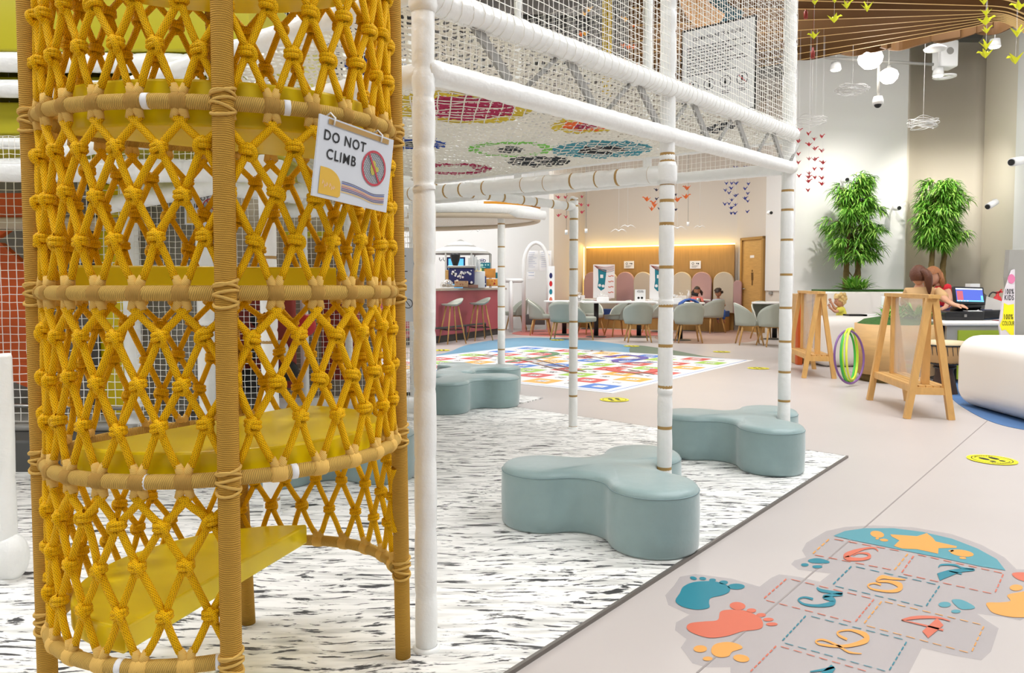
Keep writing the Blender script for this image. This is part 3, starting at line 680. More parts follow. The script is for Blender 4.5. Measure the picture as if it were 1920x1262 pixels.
# ---- DO NOT CLIMB sign
def cut_rect(pl, mb, W, H_, th, m_=0):
    P = [pl.p(a, b, h) for h in (0, -th) for a, b in ((0, 0), (W, 0), (W, -H_), (0, -H_))]; n = mb.add(P)
    for f in ((0, 3, 2, 1), (4, 5, 6, 7), (0, 1, 5, 4), (1, 2, 6, 5), (2, 3, 7, 6), (3, 0, 4, 7)): mb.face([n+i for i in f], m_)
tl = atY(601, 213, 1.575); tr = atY(738.5, 263, 1.775); blc = atY(595.5, 368, 1.585)
W_ = (tr-tl).length; ex = (tr-tl).normalized(); ey = (tl-blc); H_ = ey.length; ey = (ey-ex*ey.dot(ex)).normalized()
M['signb'] = mat('sign_board_white', S(212, 216, 222), .35)
def no_climb(pl, W_, H_, loc, label, full=True):
    t = thing('no_climbing_sign', loc, label, 'sign', 'signs telling children not to climb'); m = MB(); cut_rect(pl, m, W_, H_, .005); m.build('board', M['signb'], t)
    s_ = H_/.19; m = MB(); u0 = W_*.28
    pl.text(m, 'DO NOT', W_*.335, -H_*.235, .034*s_, .0012, 0, 0, .95, True); pl.text(m, 'CLIMB', W_*.305, -H_*.455, .034*s_, .0012, 0, 0, .95, True); m.build('lettering', M['ink'], t)
    m = MB(); cx, cy, r = W_*.75, -H_*.46, H_*.235; pl.ring(m, cx, cy, r*.87, r, .0016, 0, 40)
    a = R(125); pl.stroke(m, [(cx+r*.9*math.cos(a), cy+r*.9*math.sin(a)), (cx-r*.9*math.cos(a), cy-r*.9*math.sin(a))], r*.13, .002); m.build('prohibition_ring', mat('sign_red', S(188, 62, 76), .5), t)
    m = MB()
    for k_ in range(-7, 8):
        o = k_*r*.12; hl = math.sqrt(max(0, (r*.85)**2-o*o))
        for sg in (1, -1):
            dx, dy = math.cos(R(62)), math.sin(R(62))*sg; nx_, ny_ = -dy, dx
            pl.stroke(m, [(cx+nx_*o-dx*hl, cy+ny_*o-dy*hl), (cx+nx_*o+dx*hl, cy+ny_*o+dy*hl)], r*.022, .0009)
    m.build('net_drawing', M['ink'], t)
    m = MB(); pl.disc(m, cx-r*.05, cy+r*.02, r*.22, .0012, 0, 16, r*.42); pl.disc(m, cx+r*.22, cy-r*.02, r*.2, .0012, 0, 12, r*.16); m.build('yellow_shape', mat('sign_yellow', S(190, 180, 80), .6), t)
    m = MB(); P = [(W_*.06, -H_*.62), (W_*.14, -H_*.62)]+[(W_*.14+W_*.19*math.sin(R(x)), -H_*.62-H_*.2*(1-math.cos(R(x)))) for x in range(10, 91, 10)]+[(W_*.335, -H_*.93), (W_*.31, -H_*.955), (W_*.06, -H_*.955)]
    pl.poly(m, P, .0012); m.build('yellow_panel', mat('sign_amber', S(222, 178, 64), .6), t)
    m = MB()
    for k_, (x, y) in enumerate(((.1, -.78), (.125, -.82), (.15, -.8), (.19, -.8), (.215, -.83), (.24, -.82))): pl.stroke(m, [(W_*x, -H_*(.05)+H_*y), (W_*(x+.004), H_*y+.0), (W_*(x+.018), H_*y-.006*s_)], .0022*s_, .0018)
    m.build('faint_script', mat('sign_pale', S(236, 200, 170), .6), t)
    cols = [S(70, 70, 110), S(60, 80, 160), S(240, 180, 110), S(200, 110, 90), S(110, 80, 130), S(90, 70, 110), S(230, 190, 90)]
    m = MB()
    for k_ in range(7):
        y0 = -.74-.018*k_*1.2; P = smooth_path([(W_*.34, H_*(y0+.0), 0), (W_*.48, H_*(y0-.005), 0), (W_*.62, H_*(-.80-.02*k_+.03), 0), (W_*.78, H_*(-.85-.02*k_+.05), 0), (W_*.94, H_*(-.80-.022*k_+.03), 0)], 6)
        pl.stroke(m, [(p.x, p.y) for p in P], .0018*s_, .0013, k_)
    m.build('coloured_threads', [mat('thread_print', c, .6) for c in cols], t); return t
pl = Plane(tl, ex, ey)
sg = no_climb(pl, W_, H_, tuple(tl), 'white DO NOT CLIMB sign with red ring symbol, hanging on the yellow rope tower')
m = MB(); P = [pl.p(W_*.1, -.004, .002), pl.p(W_*.92, -.004, .002), pl.p(W_*.92, -.015, .002), pl.p(W_*.1, -.015, .002)]; m.poly(P); m.build('top_strip', M['gold'], sg)
m = MB()
for u in (W_*.16, W_*.8): m.tube([pl.p(u, -.015, .004), pl.p(u, .0, .006), pl.p(u, .012, -.01), pl.p(u, .0, -.03)], .002, 6)
m.build('cable_tie', M['white'], sg)
# ================================================================ POUFS
def pouf_outline(r=.19, d=.32, rf=.15, n=10):
    D = (d+math.sqrt(d*d-4*(d*d-(r+rf)**2)))/2   # centre of the concave fillets
    out = []
    for k in range(3):
        a = 2*PI*k/3; c = Vector((d*math.cos(a), d*math.sin(a)))
        for s_, q in ((-1, None), (1, None)): pass
        f0 = Vector((D*math.cos(a-PI/3), D*math.sin(a-PI/3))); f1 = Vector((D*math.cos(a+PI/3), D*math.sin(a+PI/3)))
        t0 = math.atan2((f0-c).y, (f0-c).x); t1 = math.atan2((f1-c).y, (f1-c).x)
        while t1 < t0: t1 += 2*PI
        for i in range(26): t = t0+(t1-t0)*i/25; out.append((c.x+r*math.cos(t), c.y+r*math.sin(t)))
        # fillet from this lobe to next around f1
        c2 = Vector((d*math.cos(a+2*PI/3), d*math.sin(a+2*PI/3)))
        u0 = math.atan2((c-f1).y, (c-f1).x); u1 = math.atan2((c2-f1).y, (c2-f1).x)
        while u1 > u0: u1 -= 2*PI
        for i in range(1, 12): u = u0+(u1-u0)*i/12; out.append((f1.x+rf*math.cos(u), f1.y+rf*math.sin(u)))
    return out
M['seam'] = mat('pouf_piping', S(130, 152, 154), .8)
def make_pouf():
    t = thing('pouf', (0, 0, 0), 'x', 'pouf', 'three-lobed blue grey poufs')
    O = pouf_outline(); m = MB(); H0 = .275; k = len(O)
    P2 = [Vector(p) for p in O]; nr = []
    for i in range(k):
        d = (P2[(i+1) % k]-P2[i-1]).normalized(); nr.append(Vector((-d.y, d.x)))
    cen = Vector((0, 0)); lv = [(.012, .0), (.0, .014), (-.002, .08), (-.003, .15), (-.001, .225), (.0, .246), (.006, .262), (.018, .272), (.04, .277)]
    base = 0
    for ins, z in lv:
        for i in range(k):
            wr = 0.0
            # gather folds in the concave parts below the seam
            cv = max(0, .26-P2[i].length)/.06
            if .05 < z < .24 and cv > 0: wr = .0028*min(1, cv)*math.sin(i*2.4)*(z/.24)
            p = P2[i]+nr[i]*(ins+wr); m.v.append((p.x, p.y, z))
    for a in range(len(lv)-1):
        for i in range(k): m.face((a*k+i, a*k+(i+1) % k, (a+1)*k+(i+1) % k, (a+1)*k+i), 0, None, True)
    # domed top : rings shrinking to centre
    prev = (len(lv)-1)*k
    for s_, z in ((.75, .282), (.45, .285), (.15, .286)):
        b = len(m.v)
        for i in range(k):
            q = P2[i]+nr[i]*.04; m.v.append((q.x*s_, q.y*s_, z))
        for i in range(k): m.face((prev+i, prev+(i+1) % k, b+(i+1) % k, b+i), 0, None, True)
        prev = b
    m.face([prev+i for i in range(k)]); m.face([i for i in range(k)][::-1])
    m.build('cushion_body', M['stool'], t)
    m = MB(); m.tube([(p.x+n.x*.0, p.y+n.y*.0, .2485) for p, n in zip(P2, nr)], .0022, 6, closed=True); m.build('seam', M['seam'], t)
    return t
pf = make_pouf()
PF = [((.462, 3.41), 175, 'blue grey three-lobed pouf nearest the camera, at the edge of the marble mat'),
      ((1.47, 4.72), 163, 'blue grey three-lobed pouf wrapped around the right corner pole of the white frame'),
      ((-.44, 6.72), 8, 'blue grey three-lobed pouf at the far edge of the marble mat, left of centre'),
      ((-.42, 7.62), 5, 'blue grey pouf furthest back, only its round end showing beside the thin white pole'),
      ((-1.05, 4.35), 100, 'blue grey pouf half hidden behind the yellow rope tower')]
for i, ((x, y), a, lb) in enumerate(PF):
    if i == 0: pf.location = (x, y, .012); pf.rotation_euler = (0, 0, R(a)); pf['label'] = lb
    else: dupT(pf, (x, y, .012 if i != 3 else .0), R(a), lb)
# ================================================================ WHITE CLIMBING FRAME
A2, dF = Vector((-.26, 2.22, 0)), Vector((.965, 1.2, 0)).normalized(); bF = Vector((-dF.y, dF.x, 0))
def fr(s, t, z): p = A2+dF*s+bF*t; return Vector((p.x, p.y, z))
SC = 3.15; SB = 1.54; TL = 3.35
wf = thing('white_climbing_frame', tuple(fr(0, 0, 0)), 'white padded pole frame carrying a colourful crochet net overhead', 'climbing frame')
def puffy(m, a, b, r, cuts, bulge=.06, n=14, jit=.0, mt=0):
    """vinyl sleeve with pinches at given fractions"""
    a, b = Vector(a), Vector(b); L = (b-a).length; ts = []; rs = []
    cuts = sorted(set([0.0, 1.0]+list(cuts)))
    for i in range(len(cuts)-1):
        c0, c1 = cuts[i], cuts[i+1]; dl = (c1-c0)*L
        for f, k in ((0, .90), (min(.15, .012/dl), .98), (.3, 1+bulge*.3), (.5, 1+bulge*.4), (.7, 1+bulge*.3), (1-min(.15, .012/dl), .98)): ts.append(c0+(c1-c0)*f); rs.append(r*k)
    ts.append(1.0); rs.append(r*.92)
    P = []; 
    for t in ts:
        p = a+(b-a)*t
        if jit: p = p+Vector((random.uniform(-jit, jit), random.uniform(-jit, jit), 0))
        P.append(p)
    m.tube(P, rs, n, mt)
def pole(parent, x, y, z1, r, pinches, bands, z0=.012):
    m = MB(); puffy(m, (x, y, z0), (x, y, z1), r, [(z-z0)/(z1-z0) for z in pinches+bands if z0 < z < z1], jit=.0008); m.lathe([(r*1.25, 0), (r*1.25, .006), (r*1.0, .012)], (x, y, z0), 16)
    po = m.build('pole', M['vinyl'], parent)
    if bands:
        for z in bands: m = MB(); m.tube([(x, y, z-.007), (x, y, z+.007)], r*.965, 16, caps=False); m.build('gold_band', M['gold'], po)
    return po
def zat(px, py, X, Y): return atY(px, py, Y).z
A_, B_, C_ = fr(0, 0, 0), fr(SB, 0, 0), fr(SC, 0, 0)
pole(wf, A_.x, A_.y, 2.0, .0335, [zat(800, y, 0, A_.y) for y in (130, 180, 275, 345, 360, 495, 620, 730, 860, 990, 1115)], [])
pole(wf, B_.x, B_.y, 3.2, .0345, [zat(1250, y, 0, B_.y) for y in (20, 60, 140, 740, 560)], [zat(1250, y, 0, B_.y) for y in (290, 303, 334, 345, 377, 420, 501, 573, 648, 725, 801, 877)])
pole(wf, C_.x, C_.y, 3.6, .0385, [zat(1478, y, 0, C_.y) for y in (30, 80, 137, 180, 222)], [zat(1478, y, 0, C_.y) for y in (358, 394, 450, 515, 577, 640, 697, 751)])
D_ = Vector((.468, 5.68, 0)); E_ = Vector((-.115, 8.05, 0))
pole(wf, D_.x, D_.y, 1.76, .033, [], [zat(1075, y, 0, D_.y) for y in (375, 386, 411, 450, 505, 554, 603, 652, 698, 742, 800)])
c1 = fr(SC, TL, 0); a1 = fr(0, TL, 0)
pole(wf, c1.x, c1.y, 3.4, .036, [.5, 1.0, 1.5], [])
def rail(parent, a, b, r, n=10, bands=0, name='rail', sag=0.0, ridge=0):
    m = MB(); a, b = Vector(a), Vector(b)
    if ridge:
        k = ridge; P = []; rs = []
        for i in range(k+1):
            t = i/k; p = a+(b-a)*t; P.append(p+Vector((0, 0, -sag*4*t*(1-t)))); rs.append(r*(1+(.035 if i % 2 else -.02)+random.uniform(-.02, .02)))
        m.tube(P, rs, 14)
    else: puffy(m, a, b, r, [i/n for i in range(1, n)], .08)
    o = m.build(name, M['vinyl'], parent)
    if bands:
        d = (b-a).normalized()
        for i in range(bands):
            m = MB(); c = a+(b-a)*((i+.5+random.uniform(-.12, .12))/bands); m.tube([c-d*.0065, c+d*.0065], r*1.03, 14, caps=False); m.build('gold_band', M['gold'], o)
    return o
rail(wf, fr(.0, .0, 1.745), fr(SC-.01, -.03, 1.834), .037, ridge=70)
rail(wf, fr(.0, .0, 1.958), fr(SC-.0, -.03, 2.04), .042, ridge=90)
rail(wf, fr(0, 0, 1.985), fr(0, TL, 2.02), .036, 14); rail(wf, fr(0, 0, 1.735), fr(0, TL, 1.80), .034, 12)
rail(wf, fr(SC, 0, 2.03), fr(SC, TL, 2.03), .04, ridge=80); rail(wf, fr(SC, 0, 1.834), fr(SC, TL, 1.86), .037, ridge=70)
rail(wf, fr(0, TL, 2.02), fr(SC, TL, 2.03), .04, 10); rail(wf, fr(0, TL, 1.8), fr(SC, TL, 1.86), .037, 10)
rail(wf, fr(SB, .02, 1.62), fr(SB, 1.75, 1.655), .039, 12, 12)
rail(wf, (-.81, 4.86, 1.775), (.47, 5.68, 1.70), .032, 12, 11)
rail(wf, fr(SB, 1.75, 1.655), (-.81, 4.86, 1.775), .034, 8, 7)
# elbow and knuckles
for s_, z, r in ((SB, 1.62, .045), (SC, 1.86, .045), (SC, 2.04, .044), (0, 1.96, .043)): m = MB(); p = fr(s_, 0, z); m.tube([p-Vector((0, 0, .05)), p-Vector((0, 0, .03)), p+Vector((0, 0, .03)), p+Vector((0, 0, .05))], [r*.85, r, r, r*.85], 16); m.build('joint_cover', M['vinyl'], wf)
# truss diagonals
for k_ in range(7):
    s0 = .214+k_*.512
    if s0+.2 > SC: break
    m = MB(); m.beam(fr(s0, -.04*s0/SC, 1.94+.011*k_), fr(s0+.185, -.04*s0/SC, 1.795+.008*k_), .036, .012, up=(-dF.y, dF.x, 0)); m.build('flat_brace', M['steelw'] if 'steelw' in M else M['grey'], wf)
    m = MB(); m.tube([fr(s0+.45, -.04*s0/SC, 1.93+.011*k_), fr(s0+.27, -.04*s0/SC, 1.79+.008*k_)], .009, 8); m.build('thin_brace', M['grey'], wf)
# square nets
def grid_net(parent, P, s0, s1, z0, z1, cell, r, name='square_net', jit=.002, mt='netw', cap=None):
    m = MB(); ns = int((s1-s0)/cell); nz = int((z1-z0)/cell); J = {}
    def q(i, j):
        if (i, j) not in J: J[(i, j)] = Vector((random.uniform(-jit, jit), random.uniform(-jit, jit), random.uniform(-jit, jit)))
        return P(s0+i*cell, z0+j*cell)+J[(i, j)]
    for i in range(ns+1): m.tube([q(i, j) for j in range(nz+1)], r, 3, caps=False, smooth=False)
    for j in range(nz+1): m.tube([q(i, j) for i in range(ns+1)], r, 3, caps=False, smooth=False, up0=(0, 0, 1))
    return m.build(name, M[mt], parent)
grid_net(wf, lambda s, z: fr(s, -.03*s/SC-.01, z+.028*s), .03, SC, 1.75, 1.97, .027, .0009)
grid_net(wf, lambda s, z: fr(s, -.05*s/SC, z), .1, SC, 1.98, 3.05, .03, .0016)
grid_net(wf, lambda s, z: fr(SC, s, z), 0, TL, 1.86, 3.2, .034, .0018)
grid_net(wf, lambda s, z: fr(s, TL, z), 0, SC, 2.03, 3.3, .05, .0022)
for t_ in (.98, 2.14):
    m = MB(); puffy(m, fr(SC, t_, 1.86), fr(SC, t_, 3.6), .03, [.2, .4, .6, .8]); m.build('pole', M['vinyl'], wf)
# cord lashing around top rail
m = MB()
for i in range(74):
    s_ = .05+i*.0415; c = fr(s_, -.05*s_/SC, 1.956+.027*s_); P = []
    for a in range(10): th = 2*PI*a/10; P.append(c+bF*math.cos(th)*.0435+Vector((0, 0, math.sin(th)*.0435))+dF*.012*math.sin(th+i))
    m.tube(P, .0014, 3, closed=True, smooth=False)
m.build('lashing_cord', M['netw'], wf)
# ---- crochet net overhead
def on_z(px, py, z=1.92): p = atZ(px, py, z); return Vector((p.x, p.y))
def circ(cx, cy, rx): c = on_z(cx, cy); e = on_z(cx+rx, cy); return c, (e-c).length
CR = [(circ(868, 205, 134), 'yel', (.74, 'mag')), (circ(1098, 240, 66), 'yel', (.68, 'ora'), (.35, 'mag')), (circ(957, 285, 78), 'grn', (.78, 'wht'), (.36, 'blk')),
      (circ(1128, 287, 92), 'tea', (.5, 'blk')), (circ(712, 133, 62), 'blu', (.3, 'mag')), (circ(776, 273, 60), 'blu', (.55, 'blk')), (circ(1010, 309, 60), 'blk', (.2, 'wht')),
      (circ(850, 322, 70), 'mag', (.6, 'wht')), (circ(1345, 261, 30), 'blk', (.2, 'wht')), (circ(560, 200, 70), 'blu', (.5, 'grn')), (circ(620, 290, 60), 'grn', (.5, 'ora'))]
NC = {'wht': S(238, 234, 222), 'yel': S(216, 190, 60), 'mag': S(176, 40, 84), 'ora': S(240, 110, 50), 'grn': S(130, 205, 90), 'blk': S(44, 48, 52), 'tea': S(70, 150, 165), 'blu': S(30, 70, 160)}
keys = list(NC); NM = [mat('crochet_'+k, NC[k], .75) for k in keys]
def netcol(p):
    for c in CR:
        d = (p-c[0][0]).length/c[0][1]
        if d < 1:
            k = c[1]
            for (f, kk) in c[2:]:
                if d < f: k = kk
            return keys.index(k), d
    return 0, 9
m = MB(); cell = .0205; ns = int(SC/cell/8)*8; nt = int(TL/cell/8)*8
def npnt(i, j):
    s_ = i*SC/ns; t = j*TL/nt; rs = random.Random(i*7919+j)
    ed = min(s_, SC-s_, t, TL-t); z = 1.985+.012*s_-.065*min(1, ed/.35)
    p = fr(s_+rs.uniform(-.003, .003), t+rs.uniform(-.003, .003), z+rs.uniform(-.007, .007)); return p
NP = {}
def gp(i, j):
    if (i, j) not in NP: NP[(i, j)] = npnt(i, j)
    return NP[(i, j)]
def strand(a, b, ci, r):
    d = (b-a); dn = d.normalized(); sx = dn.cross(Vector((0, 0, 1))).normalized()*r; base = m.add([a+sx, a-sx, a-Vector((0, 0, r*1.1)), b+sx, b-sx, b-Vector((0, 0, r*1.1)), (a+b)/2+sx*1.5-Vector((0, 0, r*.4)), (a+b)/2-sx*1.5-Vector((0, 0, r*.4)), (a+b)/2-Vector((0, 0, r*1.9))])
    for f in ((0, 2, 8, 6), (6, 8, 5, 3), (2, 1, 7, 8), (8, 7, 4, 5)): m.face([base+i for i in f], ci, None, True)
dirs = ((1, 1), (1, -1))
for i in range(0, ns):
    for j in range(0, nt+1):
        if (i+j) % 2: continue
        for di, dj in dirs:
            if not (0 <= j+dj <= nt): continue
            dz_ = Vector((0, 0, .004*dj)); a, b = gp(i, j)+dz_, gp(i+di, j+dj)+dz_; mid = (a+b)/2; ci, d = netcol(Vector((mid.x, mid.y)))
            rr = .0046 if ci == 0 else .0056
            strand(a, b, ci, rr)
m.build('crochet_net', NM, wf)
# white diamond lattice slung just under the coloured net
m = MB(); st_ = 2
for i in range(0, ns-st_+1, st_):
    for j in range(0, nt+1, st_):
        if ((i+j)//st_) % 2: continue
        for dj in (st_, -st_):
            if 0 <= j+dj <= nt: a, b = gp(i, j)-Vector((0, 0, .012)), gp(i+st_, j+dj)-Vector((0, 0, .012)); (strand(a, b, 0, .0024) if netcol(Vector(((a.x+b.x)/2, (a.y+b.y)/2)))[1] < 1 else None)
m.build('white_lattice', NM[0], wf)
# ---- rules board hanging on the back net
tlb = fr(SC-.03, .70, 2.80); trb = fr(SC-.03, .215, 2.80)
exb = (trb-tlb).normalized(); pb = Plane(tlb, exb, (0, 0, 1)); Wb, Hb = .485, .56
t = thing('rules_board', tuple(tlb), 'white rules board with black border and four round symbols, hung inside the netting', 'sign')
m = MB(); cut_rect(pb, m, Wb, Hb, .004); m.build('board', M['paper'], t)
m = MB(); bw_ = .014
for a in ((-bw_, 0, Wb+bw_, bw_), (-bw_, -Hb-bw_, Wb+bw_, -Hb), (-bw_, -Hb, 0, 0), (Wb, -Hb, Wb+bw_, 0)): pb.rect(m, *a, -.002)
m.build('border', M['ink'], t)
m = MB(); pb.text(m, 'CLIMBING NETS & RULES', Wb*.5, -.062, .034, .0015, 0, 0, .8, True)
for k_ in range(10):
    u = .03; rs = random.Random(k_); end = Wb*(.55+.4*rs.random())
    while u < end:
        l = rs.uniform(.012, .04); pb.rect(m, u, -.112-.02*k_, u+l, -.118-.02*k_, .0015); u += l+.008
for k_ in range(4):
    cx = .075+.112*k_; pb.ring(m, cx, -.37, .034, .038, .0015); pb.disc(m, cx, -.355, .007, .0015, 0, 10); pb.rect(m, cx-.009, -.39, cx+.009, -.364, .0015)
    pb.rect(m, cx-.03, -.43, cx+.03, -.434, .0015); pb.rect(m, cx-.025, -.442, cx+.025, -.446, .0015)
m.build('lettering', M['ink'], t)
m = MB()
for k_ in (0, 3): cx = .075+.112*k_; pb.stroke(m, [(cx-.025, -.345), (cx+.025, -.395)], .004, .002)
m.build('red_slash', M['red'], t)
# round platform frame with white net floor, behind
rp = thing('round_net_platform', (-.62, 7.4, 1.75), 'round white padded platform frame on a thin pole, past the tape-banded rails', 'climbing frame')
cx, cy, rr = -.95, 8.6, 1.25
z_ = zat(945, 397, 0, 8.0)
m = MB(); P = [(cx+rr*math.cos(2*PI*i/48), cy+rr*math.sin(2*PI*i/48)*.75, z_+.03*math.cos(2*PI*i/48)) for i in range(48)]
m.tube(P, .05, 12, closed=True); m.build('rim', M['vinyl'], rp)
m = MB(); m.tube([(p[0], p[1], p[2]-.07) for p in P], .03, 8, closed=True); m.build('rim', M['creamfab'], rp)
pole(rp, E_.x, E_.y, z_, .04, [], [zat(941, y, 0, E_.y) for y in (420, 463, 500, 537, 575, 618, 655)], .0)
pole(rp, cx-1.2, cy, z_, .04, [.5, 1.0], [], .0)
m = MB(); m.prism([(p[0]*1, p[1]*1) for p in P], z_-.035, z_-.03); m.build('net_floor', mat('net_floor', S(226, 222, 210), .8, bump=1.0, bs=80), rp)
m = MB(); p0 = Vector((E_.x-.03, E_.y-.1, z_)); m.tube([p0, p0+Vector((.5, .15, -.03))], .05, 12); m.build('rail', M['vinyl'], rp)
m = MB(); m.box((p0.x+.15, p0.y+.8, z_+.14), (.65, .5, .05)); m.build('amber_pad', mat('amber_vinyl', S(236, 160, 30), .5), rp)
# tall yellow rope pillar and dark things above the nets
t_ = MB()
for k_ in range(9):
    a = 2*PI*k_/9; t_.tube([(1.0+.035*math.cos(a+j*.25), 8.0+.035*math.sin(a+j*.25), 3.1+j*.1) for j in range(24)], .014, 6)
T(t_.build('rope_pillar', mat('yellow_cord', S(214, 180, 10), .6)), 'yellow twisted rope column hanging behind the white nets', 'rope column')
# ================================================================ LEFT SOFT PLAY STRUCTURE
sp = thing('soft_play_structure', (-2.6, 4.4, 0), 'white pole soft play structure with nets, olive decks and orange panels behind the rope tower', 'play structure')
def pxpole(px, Y, r, z0=0.0, z1=3.4, bands=()):
    p = atY(px, 700, Y); return pole(sp, p.x, Y, z1, r, [.4, .9, 1.4, 2.0, 2.6], [atY(px, b, Y).z for b in bands], z0)
pxpole(250, 4.7, .05); pxpole(388, 4.5, .05, .012, bands=(363, 610)); pxpole(506, 3.55, .04, .012, 1.72, (483, 641, 705, 935)); pxpole(572, 6.0, .033); pxpole(655, 6.2, .03)
pxpole(3, 2.75, .035, .012, .86); pxpole(205, 5.3, .06)
m = MB(); m.ell((atY(4, 1040, 2.7).x, 2.75, .1), (.06, .06, .09)); m.build('pole_foot', M['vinyl'], sp)
def slab(x0, x1, y0, y1, z0, z1, mt, name, bev=.015): m = MB(); m.box(((x0+x1)/2, (y0+y1)/2, (z0+z1)/2), (x1-x0, y1-y0, z1-z0), 0, None, bev); return m.build(name, M[mt], sp)
def zY(py, Y): return atY(0, py, Y).z
Y0 = 3.9
slab(-4.2, -1.35, Y0, Y0+2.0, zY(95, Y0), zY(-60, Y0), 'olive', 'deck_panel')
slab(-4.2, -1.5, Y0+.1, Y0+2, zY(152, Y0), zY(133, Y0), 'olive', 'deck_pad')
slab(-4.2, -1.45, Y0+.1, Y0+2.0, zY(246, Y0), zY(182, Y0), 'olive', 'deck_pad')
for py, r in ((115, .05), (165, .045), (318, .06), (268, .03)): rail(sp, (-4.2, Y0-.02, zY(py, Y0)), (-1.2, Y0+.05, zY(py, Y0)), r, 12)
slab(-4.2, -1.9, 5.2, 5.3, zY(365, 5.2), zY(335, 5.2), 'grey', 'beam_cover')
# orange wall with a triangular net window
m = MB(); Yo = 4.75
def oz(px, py): p = atY(px, py, Yo); return (p.x, p.z)
def wallpoly(pts, mt, name, Yo=Yo, th=.05):
    mm = MB(); P = [oz(*p) for p in pts]; b = mm.add([(x, Yo, z) for x, z in P]+[(x, Yo+th, z) for x, z in P]); n = len(P)
    for t in tessellate_polygon([[Vector((x, z, 0)) for x, z in P]]): mm.face([b+i for i in t]); mm.face([b+n+i for i in t][::-1])
    for i in range(n): mm.face((b+i, b+(i+1) % n, b+n+(i+1) % n, b+n+i))
    return mm.build(name, M[mt], sp)
wallpoly([(-160, 362), (72, 362), (72, 408), (-160, 408)], 'orange', 'orange_panel')
wallpoly([(-160, 432), (15, 432), (-40, 470), (-160, 470)], 'orange', 'orange_panel')
wallpoly([(-160, 440), (0, 455), (72, 520), (72, 735), (-160, 640)], 'orange', 'orange_panel')
slab(-4.2, -2.45, 4.72, 4.82, zY(430, 4.75), zY(408, 4.75), 'creamfab', 'rail_cover')
grid_net(sp, lambda s, z: Vector((s, 4.68, z)), -3.5, -2.35, zY(790, 4.68), zY(300, 4.68), .05, .0028)
grid_net(sp, lambda s, z: Vector((s, 3.85, z)), -2.9, -1.4, zY(300, 3.85), zY(245, 3.85), .03, .0018)
pg = lambda px, py, Y: atY(px, py, Y)
grid_net(sp, lambda s, z: Vector((s, 4.6, z)), -2.32, -1.85, zY(835, 4.6), zY(280, 4.6), .036, .002)
grid_net(sp, lambda s, z: Vector((s, 4.55, z)), -1.78, -1.5, zY(835, 4.55), zY(300, 4.55), .036, .002)
grid_net(sp, lambda s, z: Vector((s, 6.1, z)), -1.95, -.75, .15, zY(360, 6.1), .045, .0024)
slab(atY(165, 0, 5.0).x, atY(222, 0, 5.0).x, 5.0, 5.08, zY(800, 5.0), zY(345, 5.0), 'pad', 'yellow_panel')
slab(atY(150, 0, 4.95).x, atY(166, 0, 4.95).x, 4.96, 5.0, 0, zY(340, 4.95), 'dark', 'dark_panel')
slab(-2.9, -1.7, 5.8, 5.9, .3, 1.15, 'dred', 'dark_red_panel', .03); slab(-1.62, -1.3, 6.3, 6.4, .3, 1.05, 'dred', 'dark_red_panel', .03)
for c_, r_ in (((-1.87, 5.9, .42), (.13, .1, .13)), ((-1.6, 5.75, .8), (.09, .06, .09))): m = MB(); m.ell(c_, r_); m.build('red_ball_toy', M['red'], sp)
for x, z, r in ((-2.0, .6, .07), (-2.02, .38, .09), (-1.72, .45, .08), (-1.95, .85, .06)): m = MB(); m.ell((x, 5.72, z), (r, .05, r)); m.build('black_dot_toy', M['black'], sp)
for x, z, r in ((-1.95, .72, .06), (-1.78, .62, .07), (-2.1, .5, .05)): m = MB(); m.ell((x, 5.7, z), (r, .05, r)); m.build('white_dot_toy', M['white'], sp)
slab(-5.5, -2.25, 4.35, 7.2, .0, .2, 'dark', 'base_plinth', .02)
slab(-5.5, -2.35, 4.6, 7.2, .2, .24, 'grey', 'plinth_top')
slab(-5.0, -2.9, 6.9, 7.0, .24, 1.0, 'grey', 'mirror_panel')
slab(-4.6, -2.25, 5.36, 5.42, .24, zY(370, 5.4), 'grey', 'back_panel'); slab(-2.9, -1.2, 6.7, 6.76, .05, 2.1, 'taupe', 'back_panel')
m = MB(); m.tube([(-4.5, 4.5, .42), (-2.3, 4.62, .34)], .012, 8); m.build('steel_cable', M['steel'], sp)
rail(sp, (-1.95, 6.05, .12), (-.75, 6.1, .12), .07, 8)
for a, b, r, n_ in (((200, 385, 4.5), (420, 345, 4.2), .05, 8), ((200, 330, 4.6), (420, 378, 4.6), .045, 6), ((420, 352, 4.4), (560, 368, 4.9), .05, 6), ((500, 395, 5.0), (760, 397, 5.5), .045, 9), ((560, 330, 5.0), (770, 343, 5.0), .045, 8), ((480, 355, 4.8), (760, 368, 4.9), .045, 9)):
    rail(sp, atY(*a), atY(*b), r, n_)
rail(sp, atY(470, 135, 3.3), atY(640, 40, 2.8), .045, 6)
rail(sp, atY(470, 160, 3.6), atY(520, 260, 3.6), .04, 4)
t2 = no_climb(Plane(atY(345, 357, 4.4), (1, .1, 0), (0, 0, 1)), .20, .20, tuple(atY(345, 357, 4.4)), 'second DO NOT CLIMB sign glimpsed through the yellow net, on a white pole')
grid_net(sp, lambda s, z: Vector((s, 5.5, z)), -.95, -.6, .02, 1.72, .045, .0022)
pb_ = atY(746, 603, 5.4); pt_ = atY(776, 465, 5.4); nb = thing('notice_board', tuple(pb_), 'white notice board with dark edge, between the rope tower and nearest white pole', 'notice')
m = MB(); m.box(((pb_.x+pt_.x)/2, 5.4, (pb_.z+pt_.z)/2), (pt_.x-pb_.x, .012, pt_.z-pb_.z)); m.build('board', M['signb'], nb)
m = MB(); m.box((pt_.x+.006, 5.4, (pb_.z+pt_.z)/2), (.014, .02, pt_.z-pb_.z+.02)); m.build('edge_frame', M['dark'], nb)
